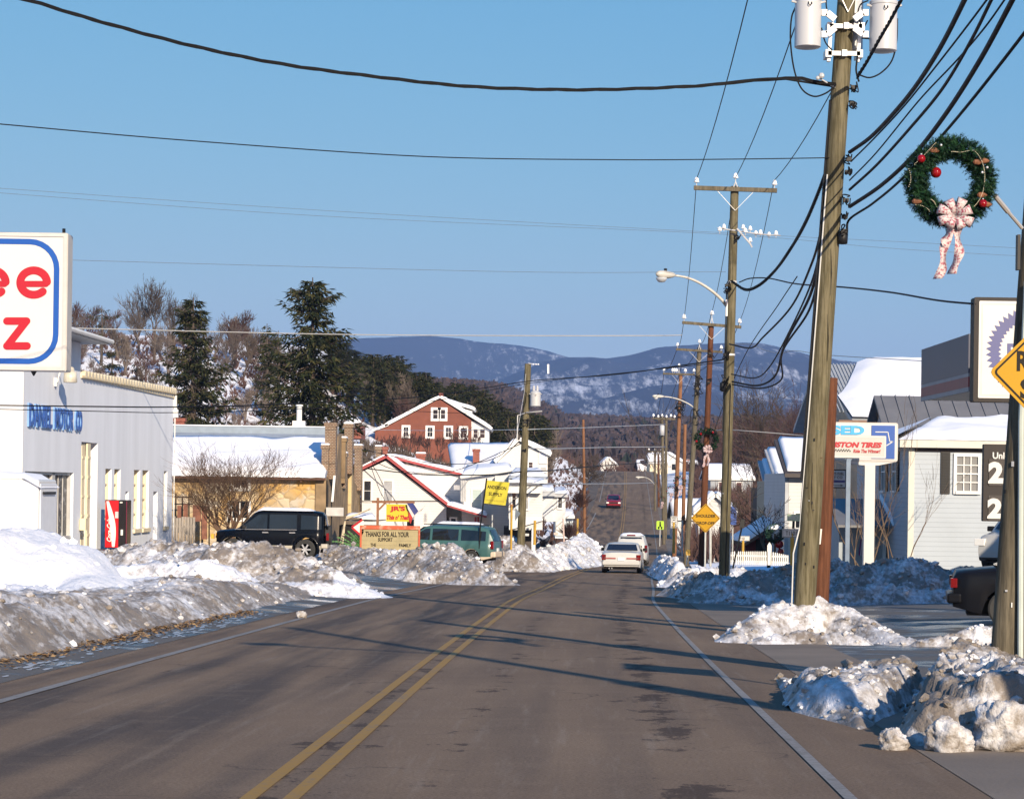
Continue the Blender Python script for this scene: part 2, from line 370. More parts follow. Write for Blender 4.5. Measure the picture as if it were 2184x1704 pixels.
def build_mountains():
    M,n,l,b=nodes('winter_forest_slope'); P=n.new('ShaderNodeNewGeometry').outputs['Position']
    a=noi(n,l,P,.0011,6,.6)
    mp=n.new('ShaderNodeMapping'); l.new(P,mp.inputs[0]); mp.inputs['Scale'].default_value=(1,.12,.5); f=noi(n,l,mp.outputs[0],.035,6,.8)
    s=mrange(n,l,mathn(n,l,'ADD',a,mathn(n,l,'MULTIPLY',mathn(n,l,'SUBTRACT',f,.5),1.1)),.56,.8)
    l.new(mixc(n,l,s,(.04,.045,.07),(.6,.62,.68)),b.inputs['Base Color']); b.inputs['Roughness'].default_value=1; b.inputs['Specular IOR Level'].default_value=0
    def ridge(name,y0,depth,sky,rough,seed,base=80):
        mb=MB(); N=260; K=34; g=hermite(sky); u0,u1=sky[0][0],sky[-1][0]
        for k in range(K+1):
            t=k/K; y=y0-depth*(1-t)
            for i in range(N+1):
                u=u0+(u1-u0)*i/N; x=(u-PU)/F*y0; zt=(PV-g(u)+ (u-PU)*SR)/F*y0
                prof=t**.85
                z=base+(zt-base)*prof
                ru=noise.ridged_multi_fractal(V((x*.00125+seed,(y+x*.3)*.0009,seed)),1.,2.,5,1.,2.)-1.
                z+=rough*ru*math.sin(math.pi*min(1,t))*(.9) + (rough*.03*fbm(x*.02,y*.02) if t>.95 else 0)
                mb.v.append((x,y,z))
        for i in range(N+1):
            v=mb.v[K*(N+1)+i]; mb.v.append((v[0],v[1]+depth*.6,base-60))
        for k in range(K+1):
            for i in range(N): a_=k*(N+1)+i; mb.f.append((a_,a_+1,a_+N+2,a_+N+1)); mb.m.append(0)
        mb.build(name,M,kind='structure',smooth=True)
    ridge('mountain',7600,1900,[(-900,742),(-300,735),(300,738),(600,730),(725,723),(820,720),(912,717),(953,720),(1036,731),(1088,735),(1140,743),(1210,762),(1290,775),(1400,800),(1700,840),(3200,850)],70,1.7)
    ridge('mountain',6500,1700,[(900,860),(1050,815),(1150,775),(1210,762),(1250,762),(1290,764),(1350,755),(1396,742),(1450,737),(1520,733),(1588,731),(1640,736),(1685,748),(1726,757),(1837,775),(1950,782),(2200,800),(3200,820)],75,5.2)
    ridge('mountain',5000,1300,[(-600,850),(300,850),(900,845),(1040,835),(1150,852),(1230,862),(1330,838),(1420,820),(1500,835),(1600,850),(2000,830),(3200,850)],45,9.1)
build_mountains()
# ---------------- road ----------------
ROAD=road_mat()
strip('road',-4.1,4.35,-40,520,-.0,ROAD,1.,8,uv=True)
strip('shoulder',4.35,5.5,-40,470,.004,mat('shoulder_asphalt',(.15,.118,.09),.8,.2,.7,.3,30),1.,2)
YEL=paint_mat('yellow_paint',(.27,.145,.01),.68); WHT=paint_mat('white_line_paint',(.21,.2,.19),.6)
for o_,wd in ((-.125,.095),(.125,.095)): strip('centre_line',o_-wd/2,o_+wd/2,-40,500,.008,YEL,1.,1)
strip('edge_line',3.42,3.5,-40,500,.008,WHT,1.,1); strip('edge_line',-3.52,-3.4,-40,500,.008,WHT,1.,1)
LOT=lot_mat()
strip('driveway',4.35+1.15,24,-40,118,.002,LOT,1.,14)
strip('wet_verge',-5.0,-4.1,-40,74,.003,lot_mat('gritty_wet_verge',.72),1.,2)
strip('verge',-5.6,-4.1,128,430,.006,mat('dark_brown_verge',(.07,.055,.045),.9,.4,.6),2.,2)  # dark brown strip along the far left road edge
strip('driveway',0,0,70,150,.003,LOT,1.,10,fo0=lambda y:interp([(70,-6),(74,-16),(112,-24),(113,-6),(150,-5)],y),fo1=lambda y:-4.1)
# ---------------- snow heaps ----------------
def snow_noise(x,y,seed,chunk):
    h=fbm(x*.6+seed,y*.6,seed,5)*.35
    wx=x+.12*fbm(x*3,y*3,seed,2); wy=y+.12*fbm(x*3,y*3,seed+5,2)
    for sc,am in ((1.5,.34),(3.6,.22),(8.5,.12)):
        d,p=noise.voronoi(V((wx*sc+seed,wy*sc,seed)))
        r=noise.noise(p[0]*7.3+V((.37,.71,.13))); h+=chunk*am*(r*2.2+ .5*(.5-d[0])-.55*math.exp(-(d[1]-d[0])*9))
    return h+.05*fbm(x*14,y*14,seed,2)
_CH=[(0,0,1),(0,0,-1)]+[(math.cos(i*1.2566)*.9,math.sin(i*1.2566)*.9,.4) for i in range(5)]+[(math.cos(i*1.2566+.628)*.9,math.sin(i*1.2566+.628)*.9,-.4) for i in range(5)]
_CF=[(0,2+i,2+(i+1)%5) for i in range(5)]+[(2+i,7+i,2+(i+1)%5) for i in range(5)]+[(2+(i+1)%5,7+i,7+(i+1)%5) for i in range(5)]+[(1,7+(i+1)%5,7+i) for i in range(5)]
def heap(name,label,peaks,res,dirt,amp=.35,chunk=.4,seed=1.,cut=.06,dirtf=None,group=None,bounds=None,hf=None,crumbs=.05,csz=1.,ys=.6):
    if bounds: x0,x1,y0,y1=bounds
    else:
        x0=min(p[0]-2.2*p[3] for p in peaks); x1=max(p[0]+2.2*p[3] for p in peaks)
        y0=min(p[1]-2.2*p[4] for p in peaks); y1=max(p[1]+2.2*p[4] for p in peaks)
    nx=int((x1-x0)/res)+1; ny=int((y1-y0)/(res*1.35))+1
    H={}; vs=[]; idx={}; dv=[]
    for j in range(ny+1):
        y=y0+(y1-y0)*j/ny
        for i in range(nx+1):
            x=x0+(x1-x0)*i/nx
            if hf: h=hf(x,y)
            else:
                h=0
                for p in peaks:
                    q=((x-p[0])/p[3])**2+((y-p[1])/p[4])**2
                    if q<5: h+=(p[2]*math.exp(-q*q*.55))**3
                h=h**(1/3)
            if h>.02:
                s=min(1,h/.35); h=h*(1+amp*snow_noise(x,y*ys,seed,chunk)*1.0)+amp*s*snow_noise(x+9,y*ys,seed+2,chunk)*.6
            H[i,j]=h-cut
            vs.append((x,y,h-cut)); 
    mb=MB(); used={}
    def vid(i,j):
        if (i,j) not in used:
            x,y,h=vs[j*(nx+1)+i]; used[i,j]=len(mb.v); mb.v.append((x,y,gz(x,y)+max(h,-.1)))
            dv.append(dirt if not dirtf else dirtf(x,y,h))
        return used[i,j]
    for j in range(ny):
        for i in range(nx):
            if max(H[i,j],H[i+1,j],H[i+1,j+1],H[i,j+1])>-.03:
                mb.f.append((vid(i,j),vid(i+1,j),vid(i+1,j+1),vid(i,j+1))); mb.m.append(0)
    # loose chunks and crumbs lying on the heap
    rnd=random.Random(int(seed*10)); nv=len(mb.v); nl=int(len(mb.f)*crumbs); sm=len(mb.f)
    for _ in range(nl):
        i=rnd.randrange(nv); x,y,z=mb.v[i]
        if vs and (z-gz(x,y))<.0 : continue
        r=res*rnd.choice((.45,.6,.6,.8,1.1,1.5))*rnd.uniform(.7,1.25)*csz; k=len(mb.v); dd=dv[i]+rnd.uniform(-.5,.25)
        for d in _CH: q=r*rnd.uniform(.65,1.2); mb.v.append((x+d[0]*q,y+d[1]*q,z+d[2]*q*.8+r*.25)); dv.append(dd)
        mb.f+=[tuple(k+j for j in f) for f in _CF]; mb.m+=[0]*len(_CF)
    o=mb.build(name,SNOWH,None,smooth=True,label=label,cat='snow heap',group=group)
    fl=[True]*sm+[False]*(len(mb.f)-sm); o.data.polygons.foreach_set('use_smooth',fl)
    a=o.data.attributes.new('dirt','FLOAT','POINT'); a.data.foreach_set('value',dv); return o
def PK(u,v,y,ru,ry,s=1.):
    """heap peak whose top shows at pixel (u,v) when it stands y metres away"""
    x=X_(u,y,v); return (x,y,max(.12,(Z_(v,y,u)-gz(x,y))*s*.9),ru/F*y,ry)
def crest(pts,ru,ry): return [PK(u,v,y,ru,ry) for u,v,y in pts]
def ridge_h(lines):
    """snow ridges: each line = ([(u,v,y)...] silhouette points, half width m)"""
    L=[]
    for pts,w in lines:
        P=[]
        for u,v,y in pts: x=X_(u,y,v); P.append((x,y,max(.08,Z_(v,y,u)-gz(x,y))))
        L.append((P,w))
    def f(x,y):
        H=0
        for P,w in L:
            best=1e9; hb=0
            for i in range(len(P)-1):
                ax,ay,ah=P[i]; bx,by,bh=P[i+1]; vx,vy=bx-ax,by-ay; t=max(0,min(1,((x-ax)*vx+(y-ay)*vy)/(vx*vx+vy*vy)))
                d=math.hypot(x-ax-vx*t,y-ay-vy*t)
                if d<best: best=d; hb=ah+(bh-ah)*t
            q=best/(w*(.16+.84*min(1.5,hb)))
            if q<1: H=max(H,hb*(1-sstep(0,1,q))**.8)
        return H
    xs=[p[0] for P,w in L for p in P]; ys=[p[1] for P,w in L for p in P]; w=max(w for _,w in L)*1.3
    return f,(min(xs)-w,max(xs)+w,min(ys)-w,max(ys)+w)
def rheap(label,lines,res,dirt,amp=.3,chunk=.6,seed=1.,dirtf=None,group=None):
    f,bd=ridge_h(lines); return heap('snow_heap',label,None,res,dirt,amp,chunk,seed,bounds=bd,hf=f,dirtf=dirtf,cut=.03)
def G_(u,v):
    a=u-PU; b=PV-v; X=a*CR-b*SR; Z=a*SR+b*CR; y=1.55/(-Z/F-.0216); return (X/F*y,y)
def poly_d(P,x,y):
    d=1e9; ins=False; n=len(P)
    for i in range(n):
        ax,ay=P[i]; bx,by=P[(i+1)%n]; vx,vy=bx-ax,by-ay; t=max(0,min(1,((x-ax)*vx+(y-ay)*vy)/(vx*vx+vy*vy)))
        d=min(d,math.hypot(x-ax-vx*t,y-ay-vy*t))
        if (ay>y)!=(by>y) and x<(bx-ax)*(y-ay)/(by-ay)+ax: ins=not ins
    return d if ins else -d
# left berm pushed up by the plough
BERM=hermite([(0,.55),(20,.62),(26,.66),(33,.58),(40,.42),(47,.5),(52,.42),(58,.28),(66,.34),(71,.3)])
def berm_h(x,y):
    o=-(x-CX(y))-4.75-.25*fbm(y*.35,3.)
    if y>70: o+= -(y-70)*.9
    if o<0 or y>76: return 0
    h=BERM(y)*sstep(0,.85,o)
    if y<50: h*= 1-.12*sstep(1.2,4,o)
    else: h*=1-sstep(1.2,3.2+ (60-min(y,60))*.3,o)
    return h
heap('snow_bank','long low bank of ploughed grey-brown snow along the left edge of the road',None,.075,0.,amp=.3,chunk=.55,seed=2.,bounds=(-14,-2.2,9,76),hf=berm_h,cut=.03,
     crumbs=.02,csz=.7,ys=.38,dirtf=lambda x,y,h:(.85 if -(x-CX(y))<5.9 or y>51 else .6 if -(x-CX(y))<6.9 else -.1)+.12*math.sin(y*.7))
heap('snow_heap','smooth clean white snow heap left of the road, in front of the white trailer',
     [PK(90,1142,46,130,4.2),PK(20,1150,46,120,4.5),PK(-90,1150,44,150,5),PK(165,1175,45,70,3.),PK(215,1215,43,70,3)],.09,-.5,amp=.2,chunk=.4,seed=5.,crumbs=.006)
rheap('broad dirty snow heap before the grey garage and the black off-roader',
     [([(190,1176,66),(290,1160,65),(366,1150,64),(436,1162,63),(500,1162,62),(551,1160,62),(580,1163,61.5),(602,1182,61),(630,1203,60.5),(680,1216,60)],3.2),([(200,1205,56),(330,1190,56.5),(430,1195,56),(480,1202,56),(530,1224,57)],1.8)],.075,.38,.3,.75,8.,
     dirtf=lambda x,y,h:.72 if y>59 and x<-4.5 else .12)
rheap('long chunky brown snow heap in front of the letter board and the green minivan',
     [([(672,1180,94),(700,1160,92),(730,1164,91),(769,1172,89),(831,1172,87),(877,1176,85),(900,1164,84),(927,1152,84),(942,1156,83),(957,1174,82),(991,1188,80),(1030,1206,78)],2.),([(880,1212,79),(930,1212,78.5),(985,1214,78)],.8)],.085,.75,.3,.75,11.)
rheap('small brown snow heap between the green minivan and the pole with the transformer',[([(1040,1145,113),(1052,1140,112),(1083,1142,112),(1094,1168,110),(1130,1184,109)],1.7)],.12,.7,.3,.7,14.)
rheap('white and grey snow ridge along the road before the bay-front white building',
     [([(1140,1182,112),(1150,1172,118),(1175,1165,121),(1200,1160,127),(1225,1152,136),(1245,1143,148)],1.6)],.14,.35,.3,.7,17.)
RM=[G_(1888,1568),G_(1896,1587),G_(1960,1592),G_(2065,1597),G_(2400,1602),(9.,26.),(4.7,25.6),(W(1945,1450,23.5).x,23.5),(W(1925,1450,21.3).x,21.3),(W(1905,1450,19.6).x,19.6)]
LM=[G_(1642,1432),G_(1668,1500),G_(1662,1511),G_(1762,1540),G_(1838,1562),(W(1880,1450,19.9).x,19.9),(W(1915,1450,21.2).x,21.2),(W(2000,1450,23.8).x,23.8),(W(1990,1420,25.3).x,25.3),(W(1720,1420,24.2).x,24.2)]
def near_h(x,y):
    a=poly_d(RM,x,y); b=poly_d(LM,x,y); h=0
    if a>0: h=(.5+.05*math.sin(x*2.1))*sstep(-.02,.4,a)
    if b>0:
        back=sstep(20.6,21.1,y+.25*fbm(x*1.3,1.)); h=max(h,(.13+.22*back)*sstep(-.02,.3,b))
    return h
heap('snow_heap','nearest chunky brown-white snow heap, with a gully, at the near pole',None,.032,.3,amp=.27,chunk=.7,seed=21.,
     bounds=(2.6,6.5,16.6,26.5),hf=near_h,dirtf=lambda x,y,h:.85+.4*fbm(x*.8,y*.8),cut=.03,crumbs=.045,csz=1.15)
rheap('white snow mound around the foot of the big pole with two transformers',
     [([(1575,1342,36.2),(1600,1316,36.9),(1630,1297,37.5),(1669,1280,38),(1762,1269,38.2),(1808,1288,38),(1851,1322,37.3),(1885,1343,36.6),(1930,1352,36)],1.45),([(1625,1350,35.7),(1720,1340,36.2),(1820,1345,35.9)],1.2)],.04,.55,.26,.6,24.)
rheap('low chunky snow lump on the lot in front of the dark sedan wheel',[([(1968,1352,35.6),(2000,1345,35.6),(2040,1347,35.6),(2083,1333,35.6),(2150,1336,35.6)],.95)],.036,.6,.3,.75,26.)
rheap('long chunky snow heap lying in blue shade before the pale sided house',
     [([(1462,1222,66),(1494,1222,64),(1526,1220,62),(1583,1231,59.5)],1.3),([(1583,1231,59.5),(1633,1214,60.5),(1680,1201,60.8),(1740,1200,61),(1790,1190,61),(1826,1200,61),(1870,1197,61),(1911,1190,61),(1958,1190,61),(1990,1203,61),(2025,1213,61),(2047,1204,61),(2100,1216,60)],2.6),([(1620,1262,58),(1700,1250,57.6),(1850,1245,57.6),(2010,1250,57.6)],1.7)],.065,.85,.32,.85,29.)
rheap('roadside snow ridge at the foot of the yellow diamond sign',
     [([(1460,1212,78),(1500,1204,80),(1550,1203,80),(1600,1206,79)],1.5),([(1402,1188,112),(1415,1184,104),(1430,1188,96),(1448,1198,88)],.8)],.1,.35,.3,.75,32.)
for (u,v,y,r,lb) in ((1905,1560,17.7,.08,'white block of ice on the asphalt just below the gully of the nearest heap'),
              (2020,1570,17.6,.13,'white ice block on the asphalt midway along the front of the nearest heap'),
              (2150,1540,17.8,.2,'largest ice boulder, at the right picture edge before the nearest snow heap'),
              (2120,1425,20.9,.09,'upright pointed chunk of snow leaning against the foot of the near right pole'),
              (643,1293,44,.075,'lone dirty lump of snow on the road edge beside the left snow bank')):
    p=W(u,v,y); mb=MB(); random.seed(int(u)); n=30; vs=[]
    for i in range(n+1):
        for j in range(44):
            a=2*math.pi*j/44; t=math.pi*i/n; d=V((math.sin(t)*math.cos(a),math.sin(t)*math.sin(a),math.cos(t)))
            q=noise.voronoi(d*1.2+V((u,0,0)))[0]; q2=noise.voronoi(d*3.1+V((u,3,0)))[0]; k=1+.7*(q[0]-.3)+.28*(q2[0]-.3)+.16*fbm(d.x*5+u,d.y*5,d.z*5)
            vs.append((p.x+d.x*r*k*1.15,y+d.y*r*k,gz(p.x,y)+r*.62+ (0 if v>1500 else p.z-gz(p.x,y)-r*.3 if y<30 else 0)+d.z*r*k))
    fs=[(i*44+j,i*44+(j+1)%44,(i+1)*44+(j+1)%44,(i+1)*44+j) for i in range(n) for j in range(44)]
    mb.add(vs,fs); o=mb.build('ice_block',SNOWH,label=lb,cat='snow lump',smooth=True)
    a=o.data.attributes.new('dirt','FLOAT','POINT'); a.data.foreach_set('value',[.65]*len(vs))
# fallen leaves and slush along the left verge
def litter():
    mb=MB(); random.seed(4)
    for i in range(2600):
        y=random.uniform(16,46)**1.0; o=-4.78+random.gauss(0,.14)
        x=CX(y)+o; z=gz(x,y)+.012; a=random.uniform(0,6.3); r=random.uniform(.02,.045)
        e=V((math.cos(a),math.sin(a),random.uniform(-.3,.5)))*r; f=V((-math.sin(a),math.cos(a),random.uniform(-.3,.5)))*r*.6; c=V((x,y,z+random.uniform(0,.02)))
        mb.poly([c-e,c+f,c+e,c-f],random.choice((0,0,1)))
    mb.build('leaf_litter',[mat('brown_leaf',(.17,.1,.045),.8,.3,30),mat('ochre_leaf',(.3,.19,.08),.8,.3,30)],kind='stuff',label='brown fallen leaves lying along the foot of the left snow bank',cat='leaves')
    mb=MB()
    for i in range(240):
        y=random.uniform(15,46); o=-4.42+random.gauss(0,.1); x=CX(y)+o; n=9; r=random.uniform(.02,.1)
        vs=[(x+math.cos(2*math.pi*k/n)*r*.5*random.uniform(.5,1.2),y+math.sin(2*math.pi*k/n)*r*2.6*random.uniform(.6,1.2),gz(x,y)+.014) for k in range(n)]
        mb.poly(vs); mb.poly([(v[0],v[1],v[2]-.01) for v in vs][::-1])
    mb.build('slush',mat('grey_slush',(.3,.32,.35),.4,.2,8),kind='stuff',label='thin patches of melting grey slush along the left verge',cat='slush')
litter()
# ---------------- building helpers ----------------
GLASS=mat('dark_window_glass',(.012,.014,.018),.06,.3,.6,spec=.8)
GLASSL=mat('curtained_window_glass',(.30,.31,.33),.25,.25,2.,spec=.6)
WHITE=mat('white_paint',(.62,.62,.61),.55,.05,1.5)
WSIDE=siding('white_siding',(.56,.56,.56),.14,.72)
CREAM=mat('cream_paint',(.62,.54,.38),.6,.08,2.)
BLACKM=mat('black_metal',(.008,.008,.009),.5,.2,3,spec=.3)
DARK=mat('dark_interior',(.015,.014,.014),.9,.2,2)
REDT=mat('dark_red_trim',(.27,.035,.04),.55,.15,3)
def win(root,fr,s0,z0,s1,z1,cols=1,rows=2,fm=WHITE,gm=GLASS,trim=.09,proud=.05,d0=0.,sill=True,name='window'):
    mb=MB(); B=lambda a,b: mb.box(a,b,0,fr); t=trim
    B((s0-t,d0+.002,z0-t),(s0,d0+proud,z1+t)); B((s1,d0+.002,z0-t),(s1+t,d0+proud,z1+t))
    B((s0,d0+.002,z1),(s1,d0+proud,z1+t)); B((s0-(.04 if sill else 0),d0+.002,z0-t),(s1+(.04 if sill else 0),d0+proud+(.04 if sill else 0),z0))
    mt=min(.035,(s1-s0)*.05)
    for i in range(1,cols): x=s0+(s1-s0)*i/cols; B((x-mt/2,d0+.012,z0),(x+mt/2,d0+proud*.75,z1))
    for j in range(1,rows): z=z0+(z1-z0)*j/rows; k=mt*(1.3 if rows==2 or j*2==rows else 1); B((s0,d0+.012,z-k/2),(s1,d0+proud*.85,z+k/2))
    w_=mb.build(name,fm,root)
    g=MB(); g.box((s0,d0-.01,z0),(s1,d0+.01,z1),0,fr); g.build('pane',gm,w_); return w_
def shutter(root,fr,s0,z0,s1,z1,m=BLACKM):
    mb=MB(); mb.box((s0,.0,z0),(s1,.045,z1),0,fr)
    n=int((z1-z0)/.09)
    for i in range(n): z=z0+.05+(z1-z0-.1)*i/n; mb.box((s0+.04,.045,z),(s1-.04,.06,z+.05),0,fr)
    mb.build('shutter',m,root)
def wallholes(mb,fr,L,z0,z1,holes,rec=.25,m=0,mr=0,s0=0.):
    """vertical wall with recessed openings (real reveals, no back)"""
    xs=sorted({s0,L}|{h[0] for h in holes}|{h[2] for h in holes}); zs=sorted({z0,z1}|{h[1] for h in holes}|{h[3] for h in holes})
    for i in range(len(xs)-1):
        for j in range(len(zs)-1):
            cx,cz=(xs[i]+xs[i+1])/2,(zs[j]+zs[j+1])/2
            if any(h[0]<cx<h[2] and h[1]<cz<h[3] for h in holes): continue
            mb.poly([fr(xs[i],0,zs[j]),fr(xs[i+1],0,zs[j]),fr(xs[i+1],0,zs[j+1]),fr(xs[i],0,zs[j+1])],m)
    for a,b,c,d in [h[:4] for h in holes]:
        mb.poly([fr(a,0,b),fr(a,0,d),fr(a,-rec,d),fr(a,-rec,b)],mr); mb.poly([fr(c,0,b),fr(c,-rec,b),fr(c,-rec,d),fr(c,0,d)],mr)
        mb.poly([fr(a,0,d),fr(c,0,d),fr(c,-rec,d),fr(a,-rec,d)],mr); mb.poly([fr(a,0,b),fr(a,-rec,b),fr(c,-rec,b),fr(c,0,b)],mr)
def snow_on(root,quad,th=.14,seed=0.,nx=16,ny=8,name='snow_cover',m=None,over=.05,rag=.25,cut=None):
    """snow lying on a roof quad (four corners: eave-left, eave-right, ridge-right, ridge-left)"""
    a,b,c,d=[V(p) for p in quad]; n=(b-a).cross(d-a).normalized()
    if n.z<0: n=-n
    mb=MB(); 
    for j in range(ny+1):
        t=j/ny
        for i in range(nx+1):
            s=i/nx; P=(a*(1-s)+b*s)*(1-t)+(d*(1-s)+c*s)*t
            e=min(s,1-s)*nx/1.5; f=min(t*ny/1.2,(1-t)*ny/1.2+.6); k=min(1,e,f); k=max(0,k)**.5
            h=th*k*(1+.35*fbm(P.x*.8+seed,P.y*.8,P.z,3))+.012
            if j==0: P=P+(a-d).normalized()*(over+rag*.4*fbm(P.x*2+seed,P.y*2,seed,3))
            mb.v.append(P+n*h)
    W_=nx+1
    for j in range(ny):
        for i in range(nx):
            if cut and cut((i+.5)/nx,(j+.5)/ny): continue
            mb.f.append((j*W_+i,j*W_+i+1,(j+1)*W_+i+1,(j+1)*W_+i)); mb.m.append(0)
    # edge skirt
    k0=len(mb.v); ring=[i for i in range(W_)]+[j*W_+nx for j in range(1,ny+1)]+[ny*W_+i for i in range(nx-1,-1,-1)]+[j*W_ for j in range(ny-1,0,-1)]
    if not cut:
        for r in ring: 
            p=V(mb.v[r]); mb.v.append(p-n*(max(0,(p-a).dot(n))-.004))
        for i in range(len(ring)): j=(i+1)%len(ring); mb.f.append((ring[j],ring[i],k0+i,k0+j)); mb.m.append(0)
    return mb.build(name,m or SNOW,root,smooth=True)
def chimney(root,c,w,d,z0,z1,m,snow=True,name='chimney'):
    mb=MB(); x,y=c
    mb.box((x-w/2,y-d/2,z0),(x+w/2,y+d/2,z1-.18)); mb.box((x-w/2-.05,y-d/2-.05,z1-.18),(x+w/2+.05,y+d/2+.05,z1))
    o=mb.build(name,m,root)
    if snow: s=MB(); s.box((x-w/2-.04,y-d/2-.04,z1+.002),(x+w/2+.04,y+d/2+.04,z1+.1)); soft(s.build('snow_cap',SNOW,o),.04)
    return o
REDB=bricks('red_brick',(.25,.06,.038),(.17,.04,.028),(.26,.16,.12),3.2)
BRB=bricks('brown_old_brick',(.17,.09,.05),(.1,.055,.038),(.3,.26,.2),3.2,ms=.035)
def gable_house(name,label,cat,loc,rz,w,d,h,rh,ridge='x',wm=WSIDE,rm=None,fm=WHITE,over=.35,front=(),side=(),left=(),chim=(),snow=True,sth=.15,cm=None,gm=GLASS,cut=None,rows=2,cols=1,group=None,base=.6,shut=None):
    rm=rm or mat('dark_shingles',(.09,.09,.095),.8,.25,2); root=thing(name,label,cat,loc,rz,group); M=mw(root)
    L=lambda x,y,z:M@V((x,y,z)); mb=MB(); z0=-base
    x0,x1=-w/2,w/2
    if ridge=='x':
        mb.add([L(x0,0,z0),L(x1,0,z0),L(x1,d,z0),L(x0,d,z0),L(x0,0,h),L(x1,0,h),L(x1,d,h),L(x0,d,h),L(x0,d/2,h+rh),L(x1,d/2,h+rh)],
            [(0,1,5,4),(2,3,7,6),(1,2,6,9,5),(3,0,4,8,7),(4,5,9,8),(6,7,8,9)])
        k=rh/(d/2); roofs=[[(x0-over,-over,h-k*over),(x1+over,-over,h-k*over),(x1+over,d/2,h+rh),(x0-over,d/2,h+rh)],[(x1+over,d+over,h-k*over),(x0-over,d+over,h-k*over),(x0-over,d/2,h+rh),(x1+over,d/2,h+rh)]]
    else:
        mb.add([L(x0,0,z0),L(x1,0,z0),L(x1,d,z0),L(x0,d,z0),L(x0,0,h),L(x1,0,h),L(x1,d,h),L(x0,d,h),L(0,0,h+rh),L(0,d,h+rh)],
            [(0,1,5,8,4),(2,3,7,9,6),(1,2,6,5),(3,0,4,7),(5,6,9,8),(7,4,8,9)])
        k=rh/(w/2); roofs=[[(x0-over,d+over,h-k*over),(x0-over,-over,h-k*over),(0,-over,h+rh),(0,d+over,h+rh)],[(x1+over,-over,h-k*over),(x1+over,d+over,h-k*over),(0,d+over,h+rh),(0,-over,h+rh)]]
    mb.build('wall',wm,root)
    rb=MB(); qs=[]
    for q in roofs:
        q=[L(*p)+V((0,0,.03)) for p in q]; n=(q[1]-q[0]).cross(q[3]-q[0]).normalized(); n=n if n.z>0 else -n
        rb.prism([p-n*.0 for p in q],n*.11); qs.append([p+n*.112 for p in q])
    r=rb.build('roof',rm,root)
    tb=MB()
    for q in roofs:
        q=[L(*p) for p in q]; tb.bar(q[0],q[1],.05,.2); tb.bar(q[1],q[2],.05,.2); tb.bar(q[0],q[3],.05,.2)
    tb.build('fascia',fm,root)
    if snow:
        for i,q in enumerate(qs): snow_on(r,q,sth,seed=loc[0]+i*7,cut=cut)
    F_=Fr(L(x0,0,0),L(1,0,0)-L(0,0,0)); Rr=Fr(L(x1,0,0),L(0,1,0)-L(0,0,0)); Lf=Fr(L(x0,d,0),L(0,-1,0)-L(0,0,0))
    for fr,ws in ((F_,front),(Rr,side),(Lf,left)):
        for a in ws:
            win(root,fr,*a[:4],cols=a[4] if len(a)>4 else cols,rows=a[5] if len(a)>5 else rows,fm=fm,gm=gm,trim=.1)
            if shut: shutter(root,fr,a[0]-.42,a[1],a[0]-.12,a[3],shut); shutter(root,fr,a[2]+.12,a[1],a[2]+.42,a[3],shut)
    for c in chim:
        p=L(c[0],c[1],0); chimney(r,(p.x,p.y),c[2],c[2],p.z+h,p.z+c[3],cm or REDB)
    return root
